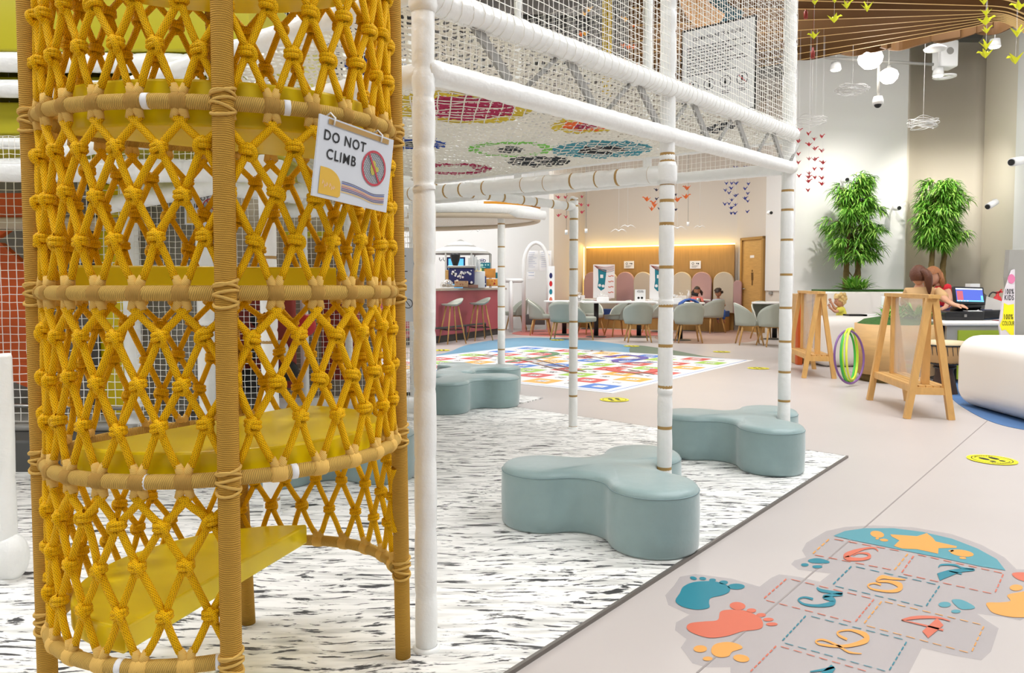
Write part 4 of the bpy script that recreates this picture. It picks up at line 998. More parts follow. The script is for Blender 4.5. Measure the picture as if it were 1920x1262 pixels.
m = MB(); pl = Plane((pb_.x, 5.393, pb_.z), (1, 0, 0), (0, 0, 1)); pl.ring(m, .075, .13, .03, .035); pl.stroke(m, [(.06, .15), (.09, .11)], .005)
for k_ in range(5): pl.rect(m, .02, .25+.055*k_, .05+.012*(k_ % 3), .256+.055*k_)
m.build('print', M['ink'], nb)
# play house facade behind (olive / purple banner)
m = MB(); P = atY(560, 440, 6.6); m.box((P.x+.15, 6.6, P.z), (.6, .04, .06)); m.build('olive_rail', M['olive'], sp)
# ================================================================ CAFE
def foot(px, py): return atZ(px, py)
def make_chair():
    t = thing('tub_chair', (0, 0, 0), 'x', 'chair', 'grey tub chairs at the cafe tables')
    m = MB(); out = []
    for i in range(32):
        a = 2*PI*i/32; c, s_ = math.cos(a), math.sin(a); out.append((.232*abs(c)**.7*(1 if c > 0 else -1), -.035+.245*abs(s_)**.7*(1 if s_ > 0 else -1)))
    m.prism(out, .36, .455, bev=.025, smooth=True); m.build('seat', M['chair'], t)
    m = MB(); n = 26; rows = 6; V = []          # back opens towards -Y ... back at +Y
    for side, r_ in ((0, .265), (1, .238)):
        for i in range(n+1):
            a = R(-14+208*i/n); f = math.sin(max(0, min(1, i/n))*PI); top = .465+.305*f**.62; 
            for j in range(rows+1):
                u = j/rows; z = .355+(top-.355)*u; fl = 1+.10*u-.04*(1-u); V.append((r_*fl*math.cos(a)*1.0, r_*fl*math.sin(a)*1.0, z))
    b = m.add(V); w_ = rows+1; o2 = (n+1)*w_
    for i in range(n):
        for j in range(rows):
            q = (b+i*w_+j, b+(i+1)*w_+j, b+(i+1)*w_+j+1, b+i*w_+j+1); m.face(q, 0, None, True); m.face([o2+k for k in q][::-1], 0, None, True)
        m.face((b+i*w_+rows, b+(i+1)*w_+rows, b+o2+(i+1)*w_+rows, b+o2+i*w_+rows), 1, None, True)
        m.face((b+i*w_, b+o2+i*w_, b+o2+(i+1)*w_, b+(i+1)*w_), 0)
    for i in (0, n):
        for j in range(rows): m.face((b+i*w_+j, b+i*w_+j+1, b+o2+i*w_+j+1, b+o2+i*w_+j), 1)
    m.build('backrest', [M['chair'], M['chairi']], t)
    for sx in (-1, 1):
        for sy in (-1, 1):
            m = MB(); m.tube([(sx*.15, sy*.14, .37), (sx*.185, sy*.175, .2), (sx*.225, sy*.215, 0)], [.02, .018, .012], 10); m.build('leg', M['wood'], t)
    m = MB(); m.beam((-.16, -.14, .35), (.16, -.14, .35), .03, .03); m.beam((-.16, .14, .35), (.16, .14, .35), .03, .03); m.beam((-.16, -.14, .35), (-.16, .14, .35), .03, .03); m.beam((.16, -.14, .35), (.16, .14, .35), .03, .03); m.build('seat_frame', M['wood'], t)
    return t
ch = make_chair()
# back of the chair is at local +Y ; rz rotates.  rz=180 -> back faces the camera
CH = [(1196, 641, 180, 'grey tub chair, back to the camera, in front of the white table sign'),
      (1291, 642, 176, 'grey tub chair with its back to the camera, dark blue jacket over it'),
      (1092, 636, 84, 'grey tub chair seen side on, just right of the thin gold-banded pole'),
      (1158, 630, -75, 'grey tub chair facing left behind the long table, left of the white sign'),
      (1108, 626, 20, 'grey tub chair facing the camera across the table, under the tall printed board'),
      (1334, 624, 205, 'grey tub chair turned towards the table where two children sit'),
      (1405, 646, 82, 'grey tub chair facing right in front of the toilet door'),
      (1450, 649, 185, 'grey tub chair with its back to the camera, beside the right corner pole'),
      (1436, 636, 10, 'grey tub chair facing the camera behind the table at the right corner pole'),
      (1056, 636, 165, 'grey tub chair half hidden behind the left thin white pole'),
      (1014, 628, 82, 'grey tub chair facing right in front of the white arch'),
      (968, 619, -80, 'grey tub chair facing left at the end of the pink counter'),
      (1046, 612, 0, 'grey tub chair at the far table left of the arched seats'),
      (1308, 617, 160, 'grey tub chair at the far table in front of the dusty pink arch'),
      (1225, 625, -90, 'grey tub chair mostly hidden behind the pole, near the second printed board'),
      (1352, 616, 200, 'grey tub chair beside the child sitting on the blue bench')]
for i, (px, py, rz, lb) in enumerate(CH):
    p = foot(px, py); loc = (p.x, p.y, 0.0)
    if i == 0: ch.location = loc; ch.rotation_euler = (0, 0, R(rz)); ch['label'] = lb
    else: dupT(ch, loc, R(rz), lb)
def table(px, py, w_, d_, label, round_=False):
    p = foot(px, py); t = thing('cafe_table', (p.x, p.y, 0), label, 'table', 'cafe tables'); m = MB()
    out = [(p.x+w_/2*math.cos(2*PI*i/40), p.y+d_/2*math.sin(2*PI*i/40)) for i in range(40)] if round_ else [(p.x-w_/2, p.y-d_/2), (p.x+w_/2, p.y-d_/2), (p.x+w_/2, p.y+d_/2), (p.x-w_/2, p.y+d_/2)]
    m.prism(out, .72, .75, bev=.004); m.build('tabletop', M['wallw'], t)
    for dx in ((-.0,) if w_ < 1.1 else (-w_/2+.3, w_/2-.35)):
        m = MB(); m.tube([(p.x+dx, p.y, .03), (p.x+dx, p.y, .72)], .05, 14); m.build('column', M['black'], t)
        m = MB(); m.lathe([(.001, .012), (.2, .012), (.22, .004), (.22, 0)], (p.x+dx, p.y, .002), 24); m.build('base_plate', M['dark'], t)
    return p
tA = table(1160, 632, 1.55, .8, 'long pale cafe table with the white sign and tissue boxes on it')
tB = table(1275, 638, .95, .95, 'round pale cafe table behind the chair with the blue jacket', True)
tC = table(1058, 628, .9, .9, 'round pale cafe table left of the long one', True)
tD = table(1452, 636, .9, .9, 'round pale cafe table by the right corner pole', True)
tG = table(1238, 622, .7, .7, 'pale cafe table carrying the second printed board, behind the gold-banded pole')
tE = table(1290, 620, .9, .6, 'pale cafe table in front of the two seated children')
tF = table(1106, 617, .8, .8, 'pale table far back carrying the tall printed board')
def tissue(p, dx, dy, label):
    x, y, z = p.x+dx, p.y+dy, .751; t = thing('tissue_box', (x, y, z), label, 'tissue box', 'tissue boxes on the cafe tables'); m = MB(); m.box((x, y, z+.045), (.24, .13, .09), 0, None, .008); m.build('box', M['paper'], t)
    m = MB(); m.prism([(x-.01, y-.01), (x+.01, y-.01), (x+.01, y+.01), (x-.01, y+.01)], z+.08, z+.1)
    for k_ in range(5):
        a = k_*1.3; m.poly([(x, y, z+.085), (x+.05*math.cos(a), y+.04*math.sin(a), z+.13+.03*(k_ % 3)), (x+.05*math.cos(a+.9), y+.04*math.sin(a+.9), z+.14+.02*(k_ % 2))])
    m.build('tissue', M['white'], t)
tissue(tA, -.35, -.1, 'tissue box on the front edge of the long cafe table'); tissue(tF, .28, -.25, 'tissue box on the far table below the dusty pink arch'); tissue(tC, .25, .3, 'tissue box on the round table at the left')
tissue(tF, -.28, -.25, 'tissue box on the far table, furthest left'); tissue(tE, -.2, -.1, 'tissue box on the table by the girl holding a phone'); tissue(tB, -.15, -.2, 'tissue box on the table near the blue jacket')
def desk_sign(p, dx, dy, W_, H_, label, lines):
    x, y = p.x+dx, p.y+dy; t = thing('table_sign', (x, y, .751), label, 'table sign'); m = MB(); m.box((x, y, .751+H_/2), (W_, .008, H_)); m.box((x, y+.03, .755), (W_*.8, .08, .008)); m.build('card', M['paper'], t)
    pl = Plane((x, y-.0045, .751), (1, 0, 0), (0, 0, 1)); m = MB()
    for (txt, v, s_) in lines: pl.text(m, txt, 0, v, s_, .001)
    for s_ in (-1, 1): pl.disc(m, s_*.035, H_*.3, .025, .001); 
    m.build('lettering', M['ink'], t)
desk_sign(tA, .42, -.15, .22, .25, 'white table sign reading PLEASE standing on the long cafe table', (('PLEASE', .2, .045), ('KEEP CLEAR', .225, .02)))
def cup(p, dx, dy, label):
    x, y = p.x+dx, p.y+dy; m = MB(); m.lathe([(.001, 0), (.03, 0), (.036, .09), (.034, .09), (.03, .01)], (x, y, .751), 14); T(m.build('metal_cup', M['steel']), label, 'cup', 'metal cups on tables')
cup(tC, .32, -.1, 'small metal cup on the left round table'); cup(tB, .3, -.2, 'small metal cup on the round table behind the pole')
m = MB(); x, y = tE.x-.05, tE.y-.25; m.lathe([(.001, 0), (.045, 0), (.045, .12), (.02, .16), (.018, .2), (.001, .2)], (x, y, .751), 14); m.box((x-.02, y, .965), (.06, .015, .015))
T(m.build('soap_dispenser', M['white']), 'white pump bottle on the table by the seated girl', 'bottle')
# jacket over chair 2
pj = foot(1291, 642); m = MB(); 
P = [(-.17, 0), (-.15, .1), (-.08, .15), (0, .165), (.08, .15), (.15, .1), (.17, 0)]
V = [];
for a_ in (-.30, -.24, -.18):
    for (u, z) in P: V.append((pj.x-.02+u*(1.12 if a_ > -.3 else 1), pj.y+.1+a_+.12*(1 if a_ > -.2 else 0), .66+z+(.02 if a_ == -.24 else 0)))
b = m.add(V)
for i in range(2):
    for j in range(6): m.face((b+i*7+j, b+i*7+j+1, b+(i+1)*7+j+1, b+(i+1)*7+j), 0, None, True)
o = m.build('jacket', M['blue']); T(o, 'dark blue jacket hung over the chair back behind the pole', 'jacket'); sm_ = o.modifiers.new('thick', 'SOLIDIFY'); sm_.thickness = .02
# arched upholstered seats
bA, bB = Vector((2.2, 19.72, 0)), Vector((5.30, 17.97, 0)); bd = (bB-bA).normalized(); bn = Vector((bd.y, -bd.x, 0)); rzb = math.atan2(bd.y, bd.x)
LBL = ['dusty pink', 'cream', 'dusty pink', 'cream', 'cream', 'cream', 'dusty pink', 'cream', 'dusty pink']
xs = [1116, 1146, 1177, 1210, 1243, 1282, 1319, 1360, 1386]
lbls = ['dusty pink arched seat back at the far left, beside the printed board', 'cream arched seat back mostly behind the tall printed board', 'dusty pink arched seat back under the left notice', 'cream arched seat back right of the one under the left notice',
        'cream arched seat back hidden mostly by the wide gold-banded pole', 'cream arched seat back right of the gold-banded pole', 'dusty pink arched seat back behind the girl with a phone', 'cream arched seat back behind the curly haired child', 'narrow slice of dusty pink arched seat back at the wall end']
for i, px in enumerate(xs):
    rx = (px-PX0)/FPX; # ray X = rx*Y (approx) ; point on line bA+bd*s
    s_ = (rx*bA.y-bA.x)/(bd.x-rx*bd.y); c = bA+bd*s_
    if i == 0: wv = .5
    wv = .245 if i < 8 else .1; hh = 1.12+ (532-510)*c.y/1400*1.0
    hh = hh if i < 8 else hh-.2; out = [(-wv, .42), (wv, .42)]+[(wv*math.cos(R(a)), hh-wv+wv*math.sin(R(a))) for a in range(0, 181, 10)]
    m = MB(); m.prism(out, 0, .1, bev=.02, smooth=True)
    c2 = c+bn*.12
    Mx = Matrix.Translation((c2.x, c2.y, 0)) @ Matrix.Rotation(rzb, 4, 'Z') @ Matrix.Rotation(PI/2, 4, 'X')
    m.v = [tuple(Mx @ Vector(v)) for v in m.v]
    o = m.build('arched_seat_back', M['pinkfab'] if 'pink' in LBL[i] else M['creamfab']); T(o, lbls[i], 'seat back', 'arched seat backs along the oak wall')
bz = thing('bench', tuple(bA), 'long oak bench with blue seat cushion below the arched backs', 'bench')
m = MB(); m.beam(bA+bd*-.1+bn*.5+Vector((0, 0, .17)), bB+bn*.5+Vector((0, 0, .17)), .5, .34); m.build('bench_box', M['panel'], bz)
m = MB(); m.beam(bA+bd*-.1+bn*.52+Vector((0, 0, .41)), bB+bn*.52+Vector((0, 0, .41)), .54, .13); m.build('seat_cushion', M['blue'], bz)
# notices on the oak wall
def on_line(px, A=A, d=d):
    rx = (px-PX0)/FPX; s_ = (rx*A.y-A.x)/(d.x-rx*d.y); return A+d*s_
A, B = Vector((2.02, 19.93, 0)), Vector((5.38, 18.03, 0)); d = (B-A).normalized(); nn = Vector((d.y, -d.x, 0))
for px, lb in ((1182.5, 'small white notice on the oak wall above the left dusty pink arch'), (1306, 'small white notice on the oak wall above the right dusty pink arch')):
    c = on_line(px, A, d)+nn*.14; z = atY(px, 496.5, c.y).z; t = thing('wall_notice', (c.x, c.y, z), lb, 'notice', 'white notices on the oak wall'); m = MB(); rzz = Matrix.Rotation(math.atan2(d.y, d.x), 3, 'Z')
    m.box((c.x, c.y, z), (.27, .01, .19), 0, rzz); m.build('card', M['paper'], t); pl = Plane(c+nn*.006+Vector((0, 0, z)), d, (0, 0, 1)); m = MB()
    pl.ring(m, -.06, .03, .02, .03); pl.rect(m, .02, .02, .05, .045); pl.rect(m, .06, .01, .09, .045); [pl.rect(m, -.09, -.02-.02*k_, .08-.03*k_, -.026-.02*k_) for k_ in range(3)]; m.build('print', M['ink'], t)
# tall printed boards (generic stand-in print)
def board(px, py0, py1, Y, W_, label):
    c = atY(px, py1, Y); z0, z1 = c.z, atY(px, py0, Y).z; t = thing('printed_board', (c.x, Y, z0), label, 'printed board', 'tall white printed boards')
    m = MB(); m.box((c.x, Y, (z0+z1)/2), (W_, .06, z1-z0)); m.box((c.x, Y+.08, .76), (W_*.7, .2, .02)); m.build('panel', M['paper'], t)
    pl = Plane((c.x-W_/2, Y-.031, z0), (1, 0, 0), (0, 0, 1)); H_ = z1-z0; m = MB(); pl.poly(m, [(W_*.22, H_*.88), (W_*.62, H_*.84), (W_*.55, H_*.45), (W_*.52, H_*.28), (W_*.36, H_*.22), (W_*.2, H_*.32), (W_*.24, H_*.55)], .001)
    m.build('blue_shape', M['teal'], t)
    m = MB(); pl.disc(m, W_*.3, H_*.38, W_*.07, .002, 0, 16); pl.disc(m, W_*.46, H_*.36, W_*.07, .002, 0, 16); pl.rect(m, W_*.32, H_*.6, W_*.46, H_*.7, .002); m.build('white_shape', M['paper'], t)
    m = MB()
    for k_ in range(6): P = smooth_path([(W_*(.02+.02*k_), H_*(.97-.01*k_), 0), (W_*.3, H_*(.9-.02*k_+.04), 0), (W_*.6, H_*(.92-.03*k_), 0), (W_*.97, H_*(.97-.03*k_), 0)], 5); pl.stroke(m, [(p.x, p.y) for p in P], .008, .003, k_ % 2)
    for k_ in range(4): pl.stroke(m, [(W_*.7, H_*(.66-.16*k_)), (W_*.78, H_*(.64-.16*k_)), (W_*.85, H_*(.67-.16*k_)), (W_*.95, H_*(.65-.16*k_))], .02, .002, 0)
    m.build('scribbles', [M['coral'], M['ink']], t)
board(1132, 496, 559, tF.y-.12, .52, 'tall white board with a turquoise print on the far table, left one'); board(1238, 496, 560.5, tG.y, .50, 'tall white board with a turquoise print, half hidden by the gold-banded pole')
# toilet door
dA, dB = Vector((5.50, 17.82, 0)), Vector((5.77, 17.0, 0)); dd = (dB-dA).normalized(); dn = Vector((-dd.y*-1, dd.x*-1, 0)); dn = Vector((dd.y, -dd.x, 0))
if dn.x > 0: dn = -dn
m = MB(); H_ = 2.2; L = (dB-dA).length
def slabp(m, s0, s1, z0, z1, o0, o1, mm=0): m.beam(dA+dd*s0+dn*((o0+o1)/2)+Vector((0, 0, (z0+z1)/2)), dA+dd*s1+dn*((o0+o1)/2)+Vector((0, 0, (z0+z1)/2)), abs(o1-o0), z1-z0, mm)
slabp(m, .06, L-.06, 0, H_-.06, .0, .05); dr = T(m.build('door_1', M['wood']), kind='structure')
m = MB(); slabp(m, 0, .06, 0, H_, 0, .09); slabp(m, L-.06, L, 0, H_, 0, .09); slabp(m, 0, L, H_-.06, H_, 0, .09); m.build('door_frame', M['panel'], dr)
m = MB(); c = dA+dd*.12+dn*.07; m.tube([(c.x, c.y, 1.0), (c.x+dn.x*.04, c.y+dn.y*.04, 1.0), (c.x+dn.x*.04+dd.x*.12, c.y+dn.y*.04+dd.y*.12, 1.0)], .012, 8); m.build('door_handle', M['steel'], dr)
pl = Plane(dA+dn*.052, dd, (0, 0, 1)); m = MB(); pl.rect(m, L*.4, 1.72, L*.58, 1.78, .003); m.build('door_plate', M['paper'], dr)
m = MB(); cx = L*.5; pl.disc(m, cx, 1.42, .025); pl.poly(m, [(cx-.04, 1.38), (cx+.04, 1.38), (cx+.05, 1.2), (cx-.03, 1.2)]); pl.rect(m, cx-.02, 1.08, cx, 1.2); pl.rect(m, cx+.01, 1.08, cx+.03, 1.2); m.build('door_symbol', M['brown'], dr)
# white board panel and intercom right of the door
for px0, px1, y0, y1, mt_k, nm, lb, ct in ((1436, 1470, 330, 545, 'white', 'wall_panel', 'flat white panel on the wall right of the toilet door', 'wall panel'), (1443, 1449, 547, 552, 'grey', 'wall_socket', 'small grey socket under the white wall panel', 'socket')):
    q0 = Vector((5.42, 18.05, 0)); q1 = Vector((6.03, 16.2, 0)); dq = (q1-q0).normalized(); p0, p1 = on_line(px0, q0, dq), on_line(px1, q0, dq)
    n2 = Vector((-dq.y, dq.x, 0)); n2 = n2 if n2.x < 0 else -n2
    z0, z1 = atY(px0, y1, p0.y).z, atY(px0, y0, p0.y).z; m = MB(); m.beam(p0+n2*.02+Vector((0, 0, (z0+z1)/2)), p1+n2*.02+Vector((0, 0, (z0+z1)/2)), .03, z1-z0); T(m.build(nm, M[mt_k]), lb, ct)
# ---- pink counter
P0, P1 = foot(946, 626), foot(822, 644)
bar = thing('cafe_counter', (P1.x, P1.y, 0), 'pink cafe counter with speckled stone top and a grey plinth', 'counter')
dv = (P1-P0).normalized(); back = Vector((dv.y, -dv.x, 0)); back = back if back.y > 0 else -back
front = [P0, P1, P1+Vector((-.8, -.75, 0)), P1+Vector((-3.4, -1.1, 0))]
m = MB(); q = [(p.x, p.y) for p in front]+[(front[-1].x, front[-1].y+1.2), (P1.x-.4, P1.y+.9), (P0.x-.35, P0.y+.2)]; m.prism(q, .14, .985); m.build('counter_body', M['pink'], bar)
m = MB(); m.prism([(x+.04*(1 if i < 3 else 0)*-1, y+(.06 if i < 4 else -.05)) for i, (x, y) in enumerate(q)], .0, .14); m.build('plinth', M['dark'], bar)
m = MB(); m.prism([(x+(.05 if i in (0, 1) else 0), y-(.03 if i < 4 else -.05)) for i, (x, y) in enumerate(q)], .985, 1.03, bev=.006); m.build('countertop', mat('terrazzo', S(176, 164, 150), .3, var=.35, vs_=120), bar)
m = MB(); a = P1+Vector((.12, -.1, .3)); b_ = P0+dv*1.3+Vector((.15, -.05, .3)); m.tube([a+Vector((-1.0, -.9, 0)), a, b_, b_+Vector((0, 0, -.29))], .02, 8)
for k_ in (a+Vector((-.3, -.28, 0)), a+(b_-a)*.5): m.tube([k_, k_+Vector((0, 0, -.3))], .018, 8)
m.build('foot_rail', M['dark'], bar)
def make_stool():
    t = thing('bar_stool', (0, 0, 0), 'x', 'bar stool', 'grey bar stools at the pink counter'); m = MB(); n = 28
    V = []; 
    for r_, z in ((.001, .70), (.1, .70), (.17, .71), (.2, .73)):
        for i in range(n): a = 2*PI*i/n; k_ = max(0, math.sin(a)); V.append((r_*math.cos(a)*1.1, r_*math.sin(a), z+(.09*k_*(r_/.2)**3)))
    for r_, z in ((.205, .745), (.16, .735), (.001, .725)):
        for i in range(n): a = 2*PI*i/n; k_ = max(0, math.sin(a)); V.append((r_*math.cos(a)*1.1, r_*math.sin(a), z+(.1*k_*(r_/.2)**3)))
    b = m.add(V)
    for a in range(6):
        for i in range(n): m.face((b+a*n+i, b+a*n+(i+1) % n, b+(a+1)*n+(i+1) % n, b+(a+1)*n+i), 0, None, True)
    m.build('seat', M['chair'], t)
    for sx in (-1, 1):
        for sy in (-1, 1): m = MB(); m.tube([(sx*.09, sy*.08, .7), (sx*.2, sy*.19, 0)], [.017, .012], 8); m.build('leg', M['wood'], t)
    m = MB(); z = .26; k_ = .16; m.tube([(k_, k_, z), (-k_, k_, z), (-k_, -k_, z), (k_, -k_, z)], .008, 6, closed=True); m.build('foot_ring', M['black'], t)
    return t
st = make_stool(); p = foot(848, 644); st.location = (p.x, p.y-.0, 0); st.rotation_euler = (0, 0, R(-60)); st['label'] = 'left grey bar stool at the pink counter'
p = foot(900, 638); dupT(st, (p.x, p.y, 0), R(-65), 'right grey bar stool, nearer the end of the pink counter')
# things on the counter
zt_ = 1.032
cc = lambda px, k=.35: (lambda Y: atY(px, 530, Y))(15.1+k)
def onbar(px, Y): p = atY(px, 530, Y); return p.x, Y
x, y = onbar(866, 15.0); cm = thing('coffee_machine', (x, y, zt_), 'chrome and black coffee machine with cups stacked on top, on the pink counter', 'coffee machine')
m = MB(); m.box((x, y, zt_+.24), (.5, .42, .32), 0, None, .03); m.build('body', M['navy'], cm)
m = MB(); m.box((x, y, zt_+.42), (.54, .46, .05), 0, None, .015); m.box((x, y, zt_+.04), (.54, .46, .05), 0, None, .01); m.build('chrome_trim', M['steel'], cm)
m = MB(); m.box((x-.28, y, zt_+.24), (.07, .4, .24), 0, None, .02); m.build('wood_side', M['wood'], cm)
m = MB(); pl = Plane((x-.25, y-.212, zt_+.08), (1, 0, 0), (0, 0, 1))
for i in range(22): rs = random.Random(i); pl.disc(m, rs.uniform(.03, .47), rs.uniform(.03, .28), rs.uniform(.012, .03), .002, 0, 10)
m.build('speckle_print', M['paper'], cm)
m = MB(); m.lathe([(.05, 0), (.09, .12), (.1, .2), (.1, .24), (.001, .24)], (x-.13, y, zt_+.45), 16); m.build('bean_hopper', M['black'], cm)
def stack(px, Y, z0, n, label, r=.035):
    x, y = onbar(px, Y); m = MB()
    for i in range(n): m.lathe([(.7*r, 0), (r, .1), (r*1.08, .105), (r*.95, .1)], (x, y, z0+i*.03), 14)
    T(m.build('paper_cups', M['white']), label, 'cups', 'stacks of white paper cups'); 
for i, (px, n) in enumerate(((881, 6), (886, 8), (892, 7), (898, 5))): stack(px, 15.15, zt_+.35, n, 'stack of white paper cups behind the coffee machine, number %s from its left' % ['first', 'second', 'third', 'fourth'][i])
m = MB(); x, y = onbar(892, 15.25); m.box((x+.02, y+.12, zt_+.17), (.34, .45, .34), 0, None, .01); T(m.build('cup_cabinet', M['white']), 'white cabinet on the counter with paper cups on top', 'cabinet')
def boxy(px0, px1, py0, py1, Y, dep, mt, name, label, cat, deco=None, group=None):
    a, b_ = atY(px0, py1, Y), atY(px1, py0, Y); cx_, cz = (a.x+b_.x)/2, (a.z+b_.z)/2; t = thing(name, (cx_, Y+dep/2, a.z), label, cat, group); m = MB(); m.box((cx_, Y+dep/2, cz), (b_.x-a.x, dep, b_.z-a.z), 0, None, .004); m.build('body', mt, t)
    if deco: pl = Plane((a.x, Y-.001, a.z), (1, 0, 0), (0, 0, 1)); m = MB(); deco(pl, m, b_.x-a.x, b_.z-a.z); m.build('print', deco.mt, t)
    return t
def dots(mt, n=10, seed=0):
    def f(pl, m, w_, h_):
        rs = random.Random(seed)
        for i in range(n): pl.disc(m, rs.uniform(.12, .88)*w_, rs.uniform(.12, .88)*h_, rs.uniform(.05, .12)*min(w_, h_), .002, 0, 9)
    f.mt = mt; return f
def snack(pl, m, w_, h_):
    for k_ in (.14, .3, .72, .88): pl.disc(m, w_*k_, h_*.6, w_*.05, .002, 0, 10)
    pl.disc(m, w_*.5, h_*.55, w_*.1, .002, 0, 12, h_*.25); pl.rect(m, w_*.3, h_*.1, w_*.72, h_*.2, .002)
snack.mt = mat('pale_mint', S(190, 230, 220), .5)
Yb = 15.3
boxy(888, 919, 492.5, 503, Yb, .2, M['teal'], 'snack_box', 'teal header box printed with pale figures, above the snack boxes', 'box', snack)
boxy(888, 903, 503, 540, Yb-.02, .15, mat('pale_yellow_print', S(240, 226, 150), .5), 'snack_packet', 'pale packet with a yellow flower print at the teal header', 'packet', dots(M['amber'], 8, 3))
boxy(903, 912, 503, 517, Yb+.02, .15, mat('leaf_print', S(90, 140, 90), .5), 'snack_packet', 'green packet under the teal header', 'packet')
boxy(908, 929, 503.5, 521, Yb+.01, .15, mat('pasta_print', S(226, 150, 60), .5), 'snack_box', 'orange snack box, upper one beside the thin pole', 'box', dots(M['amber'], 12, 5))
boxy(912, 934, 523, 536.5, Yb+.0, .15, mat('pasta_print2', S(232, 160, 70), .5), 'snack_box', 'orange snack box, lower one beside the thin pole', 'box', dots(M['red'], 6, 6))
boxy(929, 935, 511, 522, Yb+.05, .12, M['teal'], 'snack_box', 'small teal box beside the upper orange box', 'box')
boxy(898.5, 911.5, 518, 538, Yb-.12, .1, M['navy'], 'dark_blue_box', 'dark blue box with white marks at the front edge of the counter', 'box', dots(M['paper'], 6, 8))
m = MB(); x, y = onbar(904, Yb); z = atY(904, 489, Yb).z; pl = Plane((x, Yb-.01, z), (1, 0, 0), (0, 0, 1)); 
for s_ in (-1, 1): m.tube([(x+s_*.045+.025*math.cos(2*PI*i/14), Yb, z+.025*math.sin(2*PI*i/14)) for i in range(14)], .007, 6, closed=True)
m.tube([(x-.02, Yb, z+.045), (x, Yb, z-.05), (x+.02, Yb, z+.045)], .007, 6); T(m.build('wire_topper', M['navy']), 'dark blue looped topper above the teal header box', 'ornament')
def dome(px, Y, r, label):
    x, y = onbar(px, Y); t = thing('cake_dome', (x, y, zt_), label, 'cake dome'); m = MB(); m.lathe([(r, 0), (r, .03), (r*.9, .09), (r*.5, .14), (.001, .155)], (x, y, zt_+.02), 20); m.build('cover', M['acrylic'], t)
    m = MB(); m.lathe([(.001, .02), (r*1.05, .02), (r*1.05, 0), (.001, 0)], (x, y, zt_), 20); m.build('tray', M['white'], t)
    m = MB(); [m.ell((x+.07*math.cos(k_*1.26), y+.07*math.sin(k_*1.26), zt_+.05), .035, 0, 8, 6) for k_ in range(5)]; m.build('pastry', M['bark'], t)
dome(838, 14.45, .13, 'clear domed cake tray at the left end of the counter top')
boxy(852, 877, 527, 538, 14.6, .2, mat('cardboard', S(176, 140, 104), .7), 'cardboard_tray', 'brown cardboard tray of snacks in front of the coffee machine', 'tray', dots(M['dred'], 6, 2))
boxy(868, 896, 534, 540, 14.7, .15, mat('brown_mat', S(140, 100, 84), .7), 'snack_tray', 'low brown snack tray beside the dark blue box', 'tray')
# parasol-like white canopy behind the counter
x0 = atY(862, 470, 16.6); cn = thing('tiered_canopy', (x0.x, 16.9, 1.9), 'white three-tiered canopy kiosk with grey bands behind the cafe counter', 'canopy')
def tier(py0, py1, w0, w1, mt):
    z0, z1 = atY(0, py1, 16.9).z, atY(0, py0, 16.9).z; m = MB(); m.lathe([(w1*16.9/1400*1.0, z0), (w0*16.9/1400, z1)], (x0.x, 16.9, 0), 8, 0, None, False, R(22.5), 2*PI+R(22.5)); m.build('canopy_tier', mt, cn)
tier(449, 453, 1, 9, M['grey']); tier(453, 460, 9, 26, M['white']); tier(460, 464, 26, 34, M['grey']); tier(464, 472, 34, 54, M['white']); tier(472, 476.5, 54, 62, M['grey'])
m = MB()
for k_ in range(8): a = R(22.5+45*k_); r_ = 60*16.9/1400; m.tube([(x0.x+r_*math.cos(a), 16.9+r_*math.sin(a), 0), (x0.x+r_*math.cos(a), 16.9+r_*math.sin(a), atY(0, 476, 16.9).z)], .02, 6)
m.build('canopy_post', M['grey'], cn)
boxy(838, 872, 482, 545, 17.3, .05, M['navy'], 'framed_screen', 'dark framed screen behind the coffee machine', 'screen'); boxy(841, 869, 485, 543, 17.27, .02, M['screenc'], 'menu_screen', 'pale blue menu display behind the coffee machine', 'screen')
for px in (824, 831): m = MB(); p = atY(px, 487, 16.8); m.tube([p+Vector((0, 0, .05)), p, p+Vector((.03, 0, -.03)), p+Vector((.05, 0, .01))], .008, 6); T(m.build('black_hook', M['black']), 'black hook hanging under the canopy, %s one' % ('left' if px == 824 else 'right'), 'hook')
# white arch frame with notices
ar = atZ(1005, 622, 0); aY = 17.2
arch = thing('white_arch', (atY(1006, 600, aY).x, aY, 0), 'white tubular arch frame against the wall right of the counter', 'arch'); m = MB()
xa, xb = atY(982, 500, aY).x, atY(1028, 500, aY).x; zc_ = atY(0, 500, aY).z; zt2 = atY(0, 455, aY).z
P = [(xa, aY, 0), (xa, aY, zc_)]+[((xa+xb)/2-(xb-xa)/2*math.cos(R(a)), aY, zc_+(zt2-zc_)*math.sin(R(a))) for a in range(15, 166, 15)]+[(xb, aY, zc_), (xb, aY, 0)]
m.tube(P, .045, 10); m.build('arch_tube', M['white'], arch)
m = MB(); m.tube([(atY(948, 525, aY).x, aY, atY(0, 526, aY).z), (xa, aY, atY(0, 526, aY).z)], .05, 8); m.tube([(atY(958, 525, aY).x, aY, 0), (atY(958, 525, aY).x, aY, atY(0, 526, aY).z)], .05, 8); m.build('side_rail', M['white'], arch)
def lines(n, mt): 
    def f(pl, m, w_, h_):
        rs = random.Random(n)
        for i in range(n): pl.rect(m, w_*.12, h_*(.9-.8*i/n), w_*(.5+.4*rs.random()), h_*(.9-.8*i/n)+.008, .002)
    f.mt = mt; return f
gi_ = mat('faint_ink', S(170, 176, 204), .6)
boxy(989, 1009, 470, 508, 17.45, .01, M['paper'], 'wall_poster', 'white text poster inside the arch, left one', 'poster', lines(9, gi_)); boxy(1012, 1034, 470, 508, 17.45, .01, M['paper'], 'wall_poster', 'white text poster crossing the arch, right one', 'poster', lines(8, gi_))
